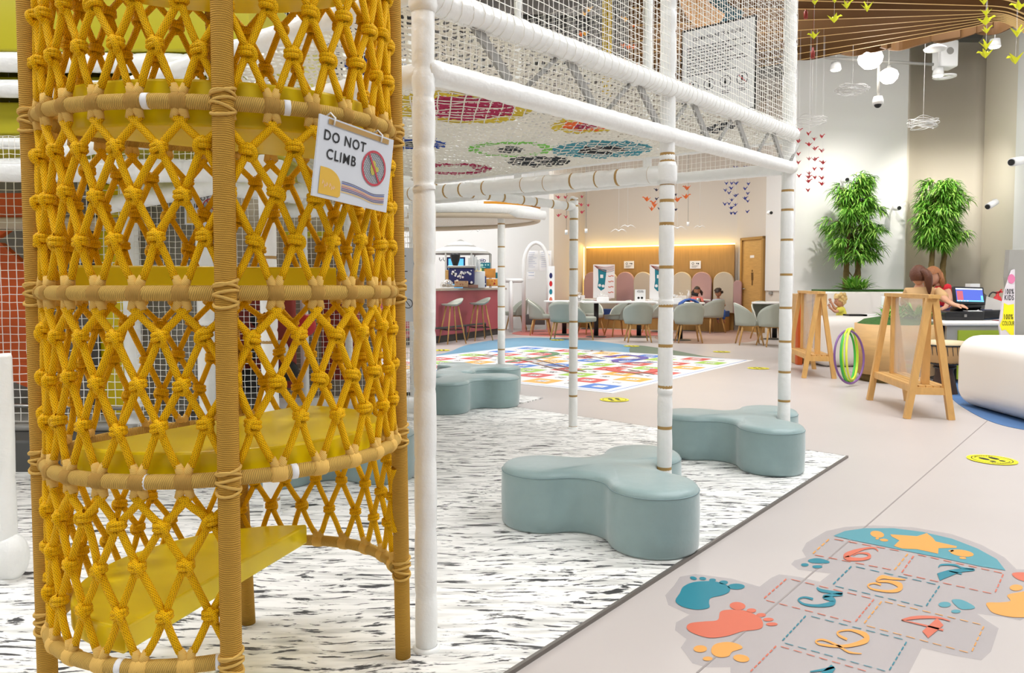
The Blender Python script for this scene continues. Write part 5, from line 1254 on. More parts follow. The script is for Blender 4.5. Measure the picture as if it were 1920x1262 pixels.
boxy(989, 1003, 510, 524, 17.45, .01, M['paper'], 'small_wall_sign', 'small sign with blue band below the posters', 'sign', lines(2, M['blue']))
def tot(pl, m, w_, h_):
    for k_ in range(5): pl.disc(m, w_*.4, h_*(.12+.17*k_), w_*.25, .002, k_ % 4, 14, h_*.06)
t = boxy(1028, 1040, 499, 588, 16.4, .04, M['paper'], 'height_chart', 'tall narrow white height chart with coloured round shapes', 'sign'); a, b_ = atY(1028, 588, 16.4), atY(1040, 499, 16.4)
m = MB(); pl = Plane((a.x, 16.399, a.z), (1, 0, 0), (0, 0, 1)); tot(pl, m, b_.x-a.x, b_.z-a.z); m.build('coloured_shapes', [M['navy'], M['coral'], M['teal'], M['red']], t)
boxy(982, 1022, 590, 609, 17.2, .4, M['dark'], 'low_box', 'dark low storage box at the foot of the arch', 'box')
# gulls and small pendants over the cafe
def gull(px, py, Y, label, k=1.0, parent=None):
    p = atY(px, py, Y); t = thing('white_bird_mobile', tuple(p), label, 'hanging bird', 'white paper birds hanging in the cafe'); m = MB()
    w_ = .13*k; m.ell(p, (.02, .05, .015), 0, 8, 6)
    for s_ in (-1, 1): m.tube([p, p+Vector((s_*w_*.5, 0, .035)), p+Vector((s_*w_*.9, 0, .015)), p+Vector((s_*w_*1.35, 0, -.03))], [.012, .01, .008, .002], 5)
    m.build('bird', M['white'], t); m = MB(); m.tube([p, p+Vector((0, 0, 5.26-p.z))], .003, 4); m.build('thread', M['white'], t)
gull(1160, 433, 16, 'white gull mobile over the cafe, lower left one'); gull(1177, 425, 16.5, 'white gull mobile just right of the lowest one'); gull(1270, 428, 15.5, 'white gull mobile peeking out from behind the gold-banded pole', 1.1)
gull(1312, 426, 17, 'white gull mobile furthest right over the oak wall', .8); gull(860, 430, 15, 'pale gull mobile above the canopy, left one', .9); gull(896, 433, 15, 'pale gull mobile above the canopy, right one', .9)
def pendant(px, py, Y, label):
    p = atY(px, py, Y); t = thing('pendant_spot', tuple(p), label, 'pendant light', 'small white pendant spotlights'); m = MB(); m.tube([p, p+Vector((0, 0, .09))], .03, 10); m.build('shade', M['white'], t); m = MB(); m.tube([p+Vector((0, 0, .09)), (p.x, p.y, 5.26)], .004, 4); m.build('cable', M['grey'], t)
pendant(1099, 437, 16, 'small white pendant spotlight beside the oak wall corner'); pendant(1290, 424, 16.5, 'small white pendant spotlight above the oak wall'); pendant(1062, 440, 15, 'small white pendant spotlight left of the thin pole')
# ================================================================ RECEPTION
# A-frame clear screens
e_dir = (atZ(1634, 750.6)-atZ(1700, 785)); e_dir = Vector((.165, 1.0, 0)).normalized(); e_w = Vector((1, -.17, 0)).normalized()
def make_easel():
    t = thing('barrier_stand', (0, 0, 0), 'x', 'barrier stand', 'wooden A-frame stands with clear screens'); L = 1.0; W_ = .34; Ht = 1.0
    f = lambda s, w_, z: e_dir*s+e_w*w_+Vector((0, 0, z))
    for s_ in (0, L):
        for w_ in (0, W_):
            tw_ = W_/2+(-.02 if w_ == 0 else .02)
            m = MB(); m.beam(f(s_, w_, 0), f(s_, tw_, Ht), .05, .045, up=tuple(e_dir)); m.build('leg', M['woodh'], t)
    m = MB(); m.beam(f(-.06, W_/2, Ht+.015), f(L+.06, W_/2, Ht+.015), .085, .03); m.build('top_bar', M['woodh'], t)
    m = MB()
    for k_ in range(5): m.beam(f(0, .055+k_*.057, .27), f(L, .055+k_*.057, .27), .05, .018)
    m.build('shelf', M['woodh'], t)
    m = MB(); m.beam(f(0, .045, .235), f(0, W_-.045, .235), .03, .06); m.beam(f(L, .045, .235), f(L, W_-.045, .235), .03, .06); m.beam(f(0, .035, .245), f(L, .035, .245), .018, .05); m.beam(f(0, W_-.035, .245), f(L, W_-.035, .245), .018, .05); m.build('shelf_frame', M['woodh'], t)
    for s_ in (.1, L-.12): m = MB(); m.beam(f(s_, W_/2, .28), f(s_, W_/2, Ht), .06, .035, up=tuple(e_dir)); m.build('upright', M['woodh'], t)
    m = MB(); m.beam(f(.1, W_/2, (.28+Ht)/2), f(L-.12, W_/2, (.28+Ht)/2), .008, Ht-.3); m.build('clear_screen', M['acrylic'], t)
    return t
ez = make_easel(); p = atZ(1700, 785); ez.location = (p.x, p.y, .0); ez['label'] = 'wooden A-frame stand with clear screen, the nearer one in front of the desk'
p = atZ(1507, 709); dupT(ez, (p.x, p.y, 0), 0, 'wooden A-frame stand with clear screen, the farther one beside the corner pole')
m = MB()
for a in ((1492, 1508), (1508, 1524), (1524, 1552)):
    x0, x1 = atY(a[0], 600, 10.4).x, atY(a[1]-2, 600, 10.4).x; m.prism([(x0, 10.4), (x1, 10.4), (x1, 10.75), (x0, 10.75)], 0, .98, bev=.01)
ws = m.build('wooden_screen', M['woodl']); T(ws, 'light wooden upright panels behind the farther A-frame stand', 'wooden screen')
m = MB(); x0 = atY(1499, 600, 10.3).x; m.box((x0, 10.3, .45), (.07, .1, .9), 0, None, .01); T(m.build('orange_panel', M['orange']), 'narrow orange upright panel beside the light wooden panels', 'panel')
# oval wooden planter
p = atZ(1660, 722); pc = Vector((4.42, 8.62, 0))
op = thing('oval_planter', tuple(pc), 'curved light oak planter filled with moss and small plants by the desk', 'planter')
def oval(c, a, b, n=48, rz=0): return [(c.x+a*math.cos(2*PI*i/n)*math.cos(rz)-b*math.sin(2*PI*i/n)*math.sin(rz), c.y+a*math.cos(2*PI*i/n)*math.sin(rz)+b*math.sin(2*PI*i/n)*math.cos(rz)) for i in range(n)]
m = MB(); m.prism(oval(pc, .42, .42, rz=R(12)), .09, .66, smooth=True); m.build('planter_body', M['woodl'], op)
m = MB(); m.prism(oval(pc, .36, .36, rz=R(12)), 0, .09, smooth=True); m.build('plinth', M['bark'], op)
m = MB(); m.lathe([(1, -.005), (.8, .05), (.4, .08), (.001, .09)], (pc.x, pc.y, .66), 40, 0, Matrix.Rotation(R(12), 3, 'Z') @ Matrix.Diagonal((.40, .40, 1))); m.build('moss', M['moss'], op)
def leaf(m, base, d, L, w_, k=0, droop=.3):
    d = Vector(d).normalized(); up = Vector((0, 0, 1)); s_ = d.cross(up); s_ = s_.normalized() if s_.length > 1e-3 else Vector((1, 0, 0))
    b = Vector(base); p1 = b+d*L*.35; p2 = b+d*L*.7-up*L*droop*.3; p3 = b+d*L-up*L*droop; nn_ = s_.cross(d)*w_*.15
    n = m.add([b, p1+s_*w_/2, p1-s_*w_/2, p2+s_*w_*.38, p2-s_*w_*.38, p3, p1-nn_, p2-nn_])
    for f in ((0, 1, 6), (0, 6, 2), (1, 3, 7, 6), (6, 7, 4, 2), (3, 5, 7), (7, 5, 4)): m.face([n+i for i in f], k)
def tuft(c, r, h, n, label, parent=None, name='leafy_plant', mats=None):
    m = MB(); c = Vector(c)
    for i in range(n):
        a = random.uniform(0, 2*PI); el = random.uniform(.3, 1.2); d = Vector((math.cos(a)*math.cos(el), math.sin(a)*math.cos(el), math.sin(el)))
        leaf(m, c+Vector((random.uniform(-r, r)*.4, random.uniform(-r, r)*.4, 0)), d, h*random.uniform(.6, 1.1), .03, random.randint(0, 1), .25)
    o = m.build(name, mats or [M['leaf'], M['leaf2']], parent)
    if parent is None: T(o, label, 'plant')
    return o
tuft((pc.x-.02, pc.y-.05, .70), .2, .30, 70, '', op, 'foliage'); tuft((pc.x+.2, pc.y-.1, .72), .15, .32, 60, '', op, 'foliage')
# white rounded desk block and white curved planter wall
def rbox(name, c, d, bev, mt, rz=0, parent=None):
    m = MB(); bm = bmesh.new(); bmesh.ops.create_cube(bm, size=1.0, matrix=Matrix.Diagonal((*d, 1))); bmesh.ops.bevel(bm, geom=bm.edges[:], offset=bev, segments=6, affect='EDGES', profile=.5)
    m.bm(bm, Matrix.Translation(c) @ Matrix.Rotation(rz, 4, 'Z')); return m.build(name, mt, parent)
M['desk'] = mat('white_lacquer', S(240, 236, 230), .35)
a = atY(1543, 600, 9.95).x
o = rbox('rounded_desk_block', (a+.72, 10.22, .34), (1.45, .55, .68), .14, M['desk']); T(o, 'white rounded desk block behind the hula hoops', 'desk block')
o = rbox('big_white_bench', (5.30, 5.55, .33), (2.5, 2.7, .65), .17, M['desk'], R(-2)); T(o, 'big glossy white rounded bench at the right edge on blue carpet', 'bench')
wpz = thing('white_planter', (5.3, 11.2, 0), 'long curved white planter wall holding the bamboo trees', 'planter')
m = MB(); P = [(4.75, 12.15), (4.72, 11.6), (4.95, 11.25), (5.6, 11.12), (6.3, 11.12), (6.9, 11.2), (7.25, 11.5), (7.2, 12.15), (6.0, 12.2)]; P = [(p.x, p.y) for p in smooth_path([(a, b, 0) for a, b in P], 6)]
m.prism(P, 0, 1.0, bev=.03, smooth=True); m.build('planter_wall', M['desk'], wpz)
m = MB(); c = sum((Vector((x, y)) for x, y in P), Vector((0, 0)))/len(P); m.prism([((x-c.x)*.93+c.x, (y-c.y)*.88+c.y) for x, y in P], 1.0, 1.03); m.build('moss', M['moss'], wpz)
# reception desk
rd_ = thing('reception_desk', (5.2, 8.2, 0), 'reception desk with white top and grey front behind the nearer A-frame', 'desk')
x0, x1 = atY(1700, 600, 8.4).x, atY(1884, 605, 8.3).x
m = MB(); m.box(((x0+x1)/2+.2, 8.66, .675), (x1-x0-.35, .7, .05), 0, None, .02); m.build('desk_top', M['desk'], rd_)
m = MB(); m.box(((x0+x1)/2+.22, 8.36, .49), (x1-x0-.4, .04, .33)); m.box((x1-.1, 8.66, .325), (.04, .6, .65)); m.build('desk_front', M['grey'], rd_)
m = MB(); m.box(((x0+x1)/2+.25, 8.75, .17), (x1-x0-.5, .4, .34)); m.build('desk_base', M['dark'], rd_)
m = MB(); q = atY(1880, 640, 7.5)
m.prism([(x1-.5, 8.32), (x1+.1, 8.32), (x1+.1, 8.34), (x1-.5, 8.34)], .05, .6); m.build('lime_panel', mat('lime_panel', S(150, 168, 40), .6), rd_)
# sloping white side wall behind the till
m = MB(); a, b_, c_, d_ = atY(1838, 551, 9.3), atY(1884, 567, 8.95), atY(1884, 600, 8.95), atY(1838, 600, 9.3)
n = m.add([a, b_, c_, d_]+[v+Vector((.05, .2, 0)) for v in (a, b_, c_, d_)])
for f in ((0, 1, 2, 3), (7, 6, 5, 4), (0, 4, 5, 1), (1, 5, 6, 2), (2, 6, 7, 3), (3, 7, 4, 0)): m.face([n+i for i in f])
o = m.build('sloping_side_panel', M['desk']); T(o, 'white sloping side panel behind the monitor', 'panel')
# till, monitor, terminal
yM = 8.7; a, b_ = atY(1770, 603, yM-.15), atY(1843, 583, yM-.15)
tl_ = thing('cash_drawer', ((a.x+b_.x)/2, yM, .701), 'black cash drawer under the monitor', 'cash drawer'); m = MB(); m.box(((a.x+b_.x)/2, yM+.02, .701+.05), (b_.x-a.x, .4, .1), 0, None, .01); m.build('body', M['black'], tl_)
m = MB(); m.box(((a.x+b_.x)/2, yM-.185, .755), (.03, .01, .03)); m.build('lock', M['steel'], tl_)
a, b_ = atY(1785, 571.5, yM), atY(1846.5, 538, yM); W_, H_ = b_.x-a.x, b_.z-a.z
mn_ = thing('till_monitor', (a.x+W_/2, yM, .80), 'black till monitor with a blue screen on the reception desk', 'monitor'); m = MB(); rz = Matrix.Rotation(R(-14), 3, 'X') @ Matrix.Rotation(R(6), 3, 'Z'); cm_ = Vector((a.x+W_/2, yM, a.z+H_/2))
m.box(cm_, (W_, .04, H_), 0, rz, .006); m.build('bezel', M['black'], mn_)
pl = Plane(cm_+rz @ Vector((-W_/2, -.0205, -H_/2)), rz @ Vector((1, 0, 0)), rz @ Vector((0, 0, 1))); m = MB(); pl.rect(m, .02, .03, W_-.02, H_-.02, .001, 0); pl.rect(m, .02, H_-.035, W_-.02, H_-.02, .002, 1); pl.rect(m, .03, .045, W_*.28, H_*.75, .002, 2); pl.rect(m, W_*.32, .03, W_-.02, H_*.22, .002, 1)
pl.rect(m, .02, .03, W_-.02, .045, .003, 3); pl.rect(m, W_*.86, .05, W_-.025, H_*.5, .003, 3); [pl.rect(m, W_*(.1*k_)+.03, .033, W_*(.1*k_)+.05, .042, .004, 1) for k_ in range(4)]
m.build('screen', [M['screen'], M['screenw'], M['screenr'], M['screenc']], mn_)
m = MB(); m.box((a.x+W_/2+.02, yM+.08, .835), (.26, .22, .07), 0, Matrix.Rotation(R(-20), 3, 'X'), .02); m.beam((a.x+W_+.03, yM+.1, .80), (a.x+W_+.08, yM+.14, 1.0), .02, .12); m.build('stand', M['black'], mn_)
a, b_ = atY(1838, 603, yM-.1), atY(1884, 578, yM-.1)
pr_ = thing('card_printer', ((a.x+b_.x)/2, yM, .701), 'low black printer right of the monitor', 'printer'); m = MB(); m.box(((a.x+b_.x)/2, yM, .701+.055), (b_.x-a.x, .3, .1), 0, Matrix.Rotation(R(-6), 3, 'X'), .02); m.build('body', M['black'], pr_)
m = MB(); m.box(((a.x+b_.x)/2-.03, yM-.08, .81), (.12, .1, .006), 0, Matrix.Rotation(R(10), 3, 'X')); m.build('display', M['navy'], pr_)
m = MB(); m.box((atY(1812, 578, yM).x, yM-.12, .807), (.16, .1, .006)); T(m.build('paper_slips', M['paper']), 'white paper slips on the cash drawer under the hand', 'paper')
p = atY(1625, 594, 9.95)
for k_, (px, lb) in enumerate(((1603, 'thin black notebook on the white desk block'), (1628, 'white paper pad on the white desk block'))): x = atY(px, 593, 10.2).x; m = MB(); m.box((x, 10.2, .692), (.24, .2, .022)); T(m.build('notebook' if k_ == 0 else 'paper_pad', M['black'] if k_ == 0 else M['paper']), lb, 'notebook')
boxy(1652, 1668, 556, 590, 8.9, .02, M['paper'], 'paper_holder', 'upright white sheet holder behind the small plants', 'holder')
p = atY(1819, 541, 9.2); m = MB(); m.prism([(p.x, p.y), (p.x+.12, p.y), (p.x+.12, p.y+.1), (p.x, p.y+.1)], 0, p.z+.06); T(m.build('white_shelf_box', M['white']), 'small white box behind the monitor', 'box')
# djembe drum
p = atZ(1787, 742); dj = thing('djembe_drum', (p.x, p.y+.2, .0045), 'carved djembe drum with pale skin and rope lacing by the blue carpet', 'drum'); c = (p.x, p.y+.16, .0045)
m = MB(); m.lathe([(.125, 0), (.105, .1), (.08, .22), (.09, .27), (.15, .36), (.165, .45), (.165, .52)], c, 28); m.build('body', mat('drum_wood', S(58, 36, 26), .6, bump=.5, bs=40), dj)
m = MB(); m.lathe([(.17, .49), (.17, .535), (.001, .54)], c, 28); m.build('drum_skin', mat('drum_skin', S(214, 196, 160), .6), dj)
m = MB(); m.lathe([(.168, .5), (.168, .34), (.13, .3)], c, 28); m.build('cloth_band', mat('drum_cloth', S(190, 150, 100), .7), dj)
m = MB()
for i in range(22):
    a = 2*PI*i/22; b_ = a+PI/22; m.tube([(c[0]+.173*math.cos(a), c[1]+.173*math.sin(a), .495), (c[0]+.165*math.cos((a+b_)/2), c[1]+.165*math.sin((a+b_)/2), .4), (c[0]+.14*math.cos(b_), c[1]+.14*math.sin(b_), .31)], .004, 5)
for z, r_ in ((.495, .172), (.31, .142), (.27, .1)): m.tube([(c[0]+r_*math.cos(2*PI*i/24), c[1]+r_*math.sin(2*PI*i/24), z) for i in range(24)], .008, 6, closed=True)
m.build('rope_lacing', M['black'], dj)
m = MB(); m.tube(smooth_path([(c[0]+.17, c[1]-.03, .46), (c[0]+.2, c[1]-.05, .3), (c[0]+.19, c[1]-.06, .12), (c[0]+.15, c[1]-.1, .03)], 5), .016, 8); m.build('strap', M['black'], dj)
# hula hoops
def hoop(px, pybot, pytop, hw_px, Y, mt, label, tilt):
    top, bot = atY(px, pytop, Y+tilt), atY(px-0, pybot, Y); r_ = (top-bot).length/2; c = (top+bot)/2; v = (top-bot).normalized(); w_ = hw_px/1400*Y; ang = math.asin(min(1, w_/r_)); vd = Vector((c.x, c.y, 0)).normalized(); pd = Vector((vd.y, -vd.x, 0)); h = pd*math.sin(ang)+vd*math.cos(ang); h = (h-v*h.dot(v)).normalized()
    m = MB(); m.tube([c+v*r_*math.cos(2*PI*i/40)+h*r_*math.sin(2*PI*i/40) for i in range(40)], .012, 8, closed=True); T(m.build('hula_hoop', mt), label, 'hula hoop', 'hula hoops leaning on the oak planter')
hl = mat('lime_hoop', S(190, 226, 50), .4); hg = mat('green_hoop', S(60, 176, 60), .4); hp = mat('purple_hoop', S(122, 82, 140), .4); hy = mat('yellow_hoop', S(228, 232, 80), .4)
hoop(1592.5, 719, 620, 25, 8.05, hp, 'purple hula hoop in front of the other hoops', .08); hoop(1590, 716, 622, 12, 8.08, hg, 'green hula hoop among the lime ones', .07); hoop(1594, 715, 617, 13, 8.1, hl, 'lime hula hoop, wider one', .09); hoop(1597, 712, 616, 9, 8.12, hy, 'pale yellow hula hoop, narrowest one behind', .06)
# colour-party sign and grey panel
a = atY(1893, 632, 6.95)
sgn = thing('printed_sign', (a.x, 7.0, .69), 'tall pointed sign reading 100% KIDS and 100% COLOUR above the white bench', 'sign')
def sp_(px, py): q = atY(px, py, 7.0); return (q.x, q.z)
def xz(m, pts, y, mm=0, th=.0):
    P = [Vector((x, y, z)) for x, z in pts]; m.poly(P, mm)
    if th:
        m.poly([p+Vector((0, th, 0)) for p in P], mm); n = len(P); b = m.add(P+[p+Vector((0, th, 0)) for p in P])
        for i in range(n): m.face((b+i, b+(i+1) % n, b+n+(i+1) % n, b+n+i), mm)
m = MB(); xz(m, [sp_(*p) for p in ((1898, 507), (1903, 505), (1903, 634), (1877, 634), (1874, 612), (1880, 570), (1885, 545), (1893, 520))], 7.0, 0, .02); m.build('board', mat('sign_lilac', S(214, 206, 212), .6), sgn)
m = MB(); xz(m, [sp_(*p) for p in ((1882, 568), (1890, 572), (1901, 570), (1901, 632), (1892, 626), (1885, 618), (1878, 620), (1874, 610), (1880, 596))], 6.998); m.build('yellow_splash', M['yellow'], sgn)
m = MB(); xz(m, [sp_(1896+7*math.cos(a_*PI/8), 523+9*math.sin(a_*PI/8)) for a_ in range(16)], 6.997); m.build('pink_splash', mat('splash_pink', S(214, 120, 160), .6), sgn)
m = MB(); pl = Plane((sp_(1877, 634)[0], 6.996, sp_(1877, 634)[1]), (1, 0, 0), (0, 0, 1)); k_ = 7.0/1400
for tx, px, py, s_ in (('100%', 1891.5, 547, 13.5), ('KIDS', 1891.5, 558.5, 13.5), ('100%', 1890, 594.5, 13.5), ('COLOUR', 1890, 606.5, 11.5)): q = sp_(px, py); pl.text(m, tx, q[0]-pl.o.x, q[1]-pl.o.z, s_*k_, .001, 0, 0, .56 if tx != 'COLOUR' else .5, tx != 'COLOUR')
m.build('lettering', M['ink'], sgn)
m = MB(); xz(m, [sp_(*p) for p in ((1897, 468), (1960, 468), (1960, 636), (1902, 636), (1893, 520))], 7.03, 0, .06); o = m.build('grey_display_panel', M['grey']); T(o, 'tall grey panel at the right edge behind the pointed sign', 'panel')
# fire extinguisher
p = atY(1870, 562, 9.4); fx = thing('fire_extinguisher', tuple(p), 'red fire extinguisher top with black hose beside the pointed sign', 'fire extinguisher')
m = MB(); r_ = .055; m.lathe([(.001, -.42), (r_, -.41), (r_*1.05, -.02), (r_*.7, .035), (.02, .05), (.02, .075), (.001, .08)], tuple(p), 18); m.build('cylinder', M['red'], fx); m = MB(); m.lathe([(.001, .0), (.1, .0), (.1, .02), (.03, .03), (.03, p.z-.41)], (p.x, p.y, 0), 14); m.build('floor_stand', M['grey'], fx)
m = MB(); m.beam(p+Vector((0, 0, .07)), p+Vector((.05, 0, .13)), .015, .012); m.beam(p+Vector((-.02, 0, .09)), p+Vector((.06, 0, .10)), .015, .02); m.build('handle', M['red'], fx)
m = MB(); m.tube(smooth_path([p+Vector((0, 0, .08)), p+Vector((-.07, 0, .09)), p+Vector((-.11, 0, .02)), p+Vector((-.12, 0, -.2))], 5), .009, 6); m.build('hose', M['black'], fx)
# bamboo trees
def tree(px, pyb, pyt, Y, w_px, seed, label, prof):
    rs = random.Random(seed); base = atY(px, pyb, Y); base.z = 1.0; top = atY(px, pyt, Y).z; t = thing('bamboo_tree', tuple(base), label, 'tree', 'artificial bamboo trees in the white planter')
    W_ = w_px/1400*Y/2; mf = MB(); ends = []
    for k_, dx in enumerate((-.10, .10)):
        P = [base+Vector((dx, 0, 0)), base+Vector((dx*.9, .02, .35)), base+Vector((dx*1.0+.02, 0, .8)), Vector((base.x+dx*.6, base.y, top-.25))]
        m = MB(); Q = smooth_path(P, 6); rr_ = [.05*(1-.6*i/(len(Q)-1))*(1.12 if i % 2 else 1) for i in range(len(Q))]; m.tube(Q, rr_, 9); m.build('trunk', M['bark'], t)
    m = MB(); m.tube([base+Vector((-.1, 0, .35)), base+Vector((0, -.02, .22)), base+Vector((.09, 0, .4))], .012, 6); zc = (base.z+.45+top)/2
    z_lo, z_hi = atY(px, prof[0], Y).z, top-.03
    for i in range(62):
        f = (i+rs.random())/62; z = z_lo+(z_hi-z_lo)*f; wf_ = prof[1](f)*W_; a = rs.uniform(0, 2*PI); d = Vector((math.cos(a), math.sin(a)*.8, 0)); rad = wf_*rs.uniform(.3, 1.0)
        p0 = base+Vector((0, 0, z-base.z-.12)); p1 = p0+d*rad+Vector((0, 0, .12)); m.tube([p0, (p0+p1)/2+Vector((0, 0, .05)), p1], [.008, .006, .004], 4)
        for cl in range(10):
            q = p0+(p1-p0)*rs.uniform(.3, 1.0)+Vector((rs.uniform(-.07, .07), rs.uniform(-.07, .07), rs.uniform(-.05, .07)))
            a2 = a+rs.uniform(-1.0, 1.0)
            for l_ in range(8):
                a3 = a2+rs.uniform(-1.3, 1.3); el_ = rs.uniform(-.5, .5); dd_ = Vector((math.cos(a3)*math.cos(el_), math.sin(a3)*math.cos(el_), math.sin(el_)))
                leaf(mf, q, dd_, rs.uniform(.13, .21), rs.uniform(.016, .028), 0 if rs.random() < .6 else 1, .45)
    m.build('branch', M['bark'], t); mf.build('foliage', [M['leaf'], M['leaf2']], t)
tree(1598, 545, 328, 11.65, 118, 3, 'left bamboo tree with bushy green crown and two trunks', (480, lambda f: .98-.1*f if f < .5 else .93-.9*(f-.5)))
tree(1757, 545, 334, 11.7, 118, 5, 'right bamboo tree with bushy green crown behind the two women', (455, lambda f: .72+.5*f if f < .45 else .95-.3*(f-.45)))
p = atY(1600, 545, 11.45); tuft((p.x, p.y-.1, 1.03), .25, .32, 130, 'green tuft of leafy plants at the foot of the left bamboo tree', None, 'leafy_plant'); 
p = atY(1700, 545, 11.1)
# ================================================================ PEOPLE
def skin(name, nodes, edges, mt, parent, sub=1, extra=None):
    me = bpy.data.meshes.new('s'); me.from_pydata([n[0] for n in nodes], edges, []); o = bpy.data.objects.new('s', me); col.objects.link(o)
    md = o.modifiers.new('k', 'SKIN'); md.use_smooth_shade = True
    for i, n in enumerate(nodes):
        r_ = n[1] if hasattr(n[1], '__len__') else (n[1], n[1]); me.skin_vertices[0].data[i].radius = r_
    me.skin_vertices[0].data[0].use_root = True
    s_ = o.modifiers.new('b', 'SUBSURF'); s_.levels = sub; s_.render_levels = sub
    dg = bpy.context.evaluated_depsgraph_get(); dg.update(); e = bpy.data.meshes.new_from_object(o.evaluated_get(dg))
    m = MB(); b = m.add([v.co.copy() for v in e.vertices])
    for f in e.polygons: m.face([b+i for i in f.vertices], 0, None, True)
    bpy.data.objects.remove(o); bpy.data.meshes.remove(me); bpy.data.meshes.remove(e)
    if extra: extra(m)
    return m.build(name, mt, parent)
def head_part(c, r_, yaw, pitch=0):     # facing -Y when yaw=0
    Mx = Matrix.Rotation(yaw, 3, 'Z') @ Matrix.Rotation(pitch, 3, 'X')
    def f(m):
        n0 = len(m.v); m.ell(c, (r_*.80, r_*.95, r_*1.12), 0, 20, 16, Mx)
        for i in range(n0, len(m.v)):
            v = Mx.transposed() @ (Vector(m.v[i])-Vector(c)); x, y, z = v/r_
            if z < -.2 and y < 0: v.y -= .06*r_; v.x *= 1-.25*min(1, (-z-.2))
            if y < -.5: v.y += .05*r_*(1 if .05 < z < .3 and abs(abs(x)-.32) < .2 else 0)
            m.v[i] = tuple(Vector(c)+Mx @ v)
        m.ell(Vector(c)+Mx @ Vector((0, -.98*r_, -.12*r_)), (.1*r_, .18*r_, .2*r_), 0, 8, 6, Mx)
        m.ell(Vector(c)+Mx @ Vector((0, -.93*r_, -.5*r_)), (.22*r_, .08*r_, .05*r_), 0, 8, 5, Mx)
        for s_ in (-1, 1): m.ell(Vector(c)+Mx @ Vector((s_*.80*r_, .05*r_, -.05*r_)), (.07*r_, .16*r_, .24*r_), 0, 8, 6, Mx)
    return f, Mx
def hair(parent, c, r_, Mx, mt, back=.35, low=-.5, extra=None):
    m = MB(); n0 = len(m.v); m.ell(c, (r_*.93, r_*1.08, r_*1.22), 0, 24, 20, Mx); keep = []
    for f in m.f:
        q = sum((Mx.transposed() @ (Vector(m.v[i])-Vector(c)) for i in f), Vector())/len(f)/r_
        keep.append(not (q.y < -.35 and q.z < .55) and q.z > low and not (abs(q.x) > .6 and q.z < -.1 and q.y < .0))
    idx = [i for i, k_ in enumerate(keep) if k_]; m.f = [m.f[i] for i in idx]; m.m = [0]*len(idx); m.uv = [m.uv[i] for i in idx]; m.sm = [True]*len(idx)
    if extra: extra(m)
    return m.build('hair', mt, parent)
def eyes(parent, c, r_, Mx):
    m = MB()
    for s_ in (-1, 1): m.ell(Vector(c)+Mx @ Vector((s_*.3*r_, -.86*r_, .08*r_)), (.09*r_, .05*r_, .06*r_), 0, 8, 6, Mx)
    m.build('eyes', M['ink'], parent)
def hand(nodes, edges, w_i, w, d, sc_=1.0, side=(1, 0, 0)):
    """append palm and five fingers to a skeleton; w wrist position, d direction"""
    d = Vector(d).normalized(); sd = Vector(side); sd = (sd-d*sd.dot(d)).normalized(); dn_ = d.cross(sd).normalized(); dn_ = dn_ if dn_.z < 0 else -dn_
    pal = w+d*.045*sc_; nodes.append((pal, (.03*sc_, .016*sc_))); pi_ = len(nodes)-1; edges.append((w_i, pi_))
    for k_, (o_, L_) in enumerate(((-.027, .062), (-.009, .072), (.009, .068), (.027, .054))):
        a = w+d*.085*sc_+sd*o_*sc_; b = a+d*L_*.5*sc_+dn_*.006*sc_; c_ = a+d*L_*.9*sc_+dn_*.022*sc_
        for q, r_ in ((a, .0095), (b, .0085), (c_, .007)): nodes.append((q, r_*sc_))
        n = len(nodes); edges += [(pi_, n-3), (n-3, n-2), (n-2, n-1)]
    a = w+d*.035*sc_-sd*.032*sc_; b = w+d*.07*sc_-sd*.05*sc_+dn_*.01*sc_; nodes += [(a, .011*sc_), (b, .009*sc_)]; n = len(nodes); edges += [(pi_, n-2), (n-2, n-1)]
def person(name_label, pel, neck, headc, r_, yaw, pitch, arms, legs, skin_m, sc_=1.0, cat='person'):
    t = thing('person', (pel[0], pel[1], 0), name_label, cat)
    V_ = Vector; pel, neck, headc = V_(pel), V_(neck), V_(headc); sp1 = pel.lerp(neck, .45); ch_ = pel.lerp(neck, .8)
    nodes = [(pel, .12*sc_), (sp1, (.12*sc_, .10*sc_)), (ch_, (.14*sc_, .105*sc_)), (neck, .052*sc_), (neck.lerp(headc, .55), .05*sc_)]; edges = [(0, 1), (1, 2), (2, 3), (3, 4)]
    for (sh, el_, wr, hd) in arms:
        n = len(nodes); sh, el_, wr = V_(sh), V_(el_), V_(wr); nodes += [(sh, .055*sc_), (el_, .04*sc_), (wr, .027*sc_)]; edges += [(2, n), (n, n+1), (n+1, n+2)]; hand(nodes, edges, n+2, wr, V_(hd), sc_)
    for (hp_, kn, an, toe) in legs:
        n = len(nodes); hp_, kn, an, toe = map(V_, (hp_, kn, an, toe)); nodes += [(hp_, .085*sc_), (kn, .055*sc_), (an, .035*sc_), (toe, .03*sc_)]; edges += [(0, n), (n, n+1), (n+1, n+2), (n+2, n+3)]
    f, Mx = head_part(headc, r_, yaw, pitch); skin('body', nodes, edges, skin_m, t, 1, f); eyes(t, headc, r_, Mx); return t, Mx
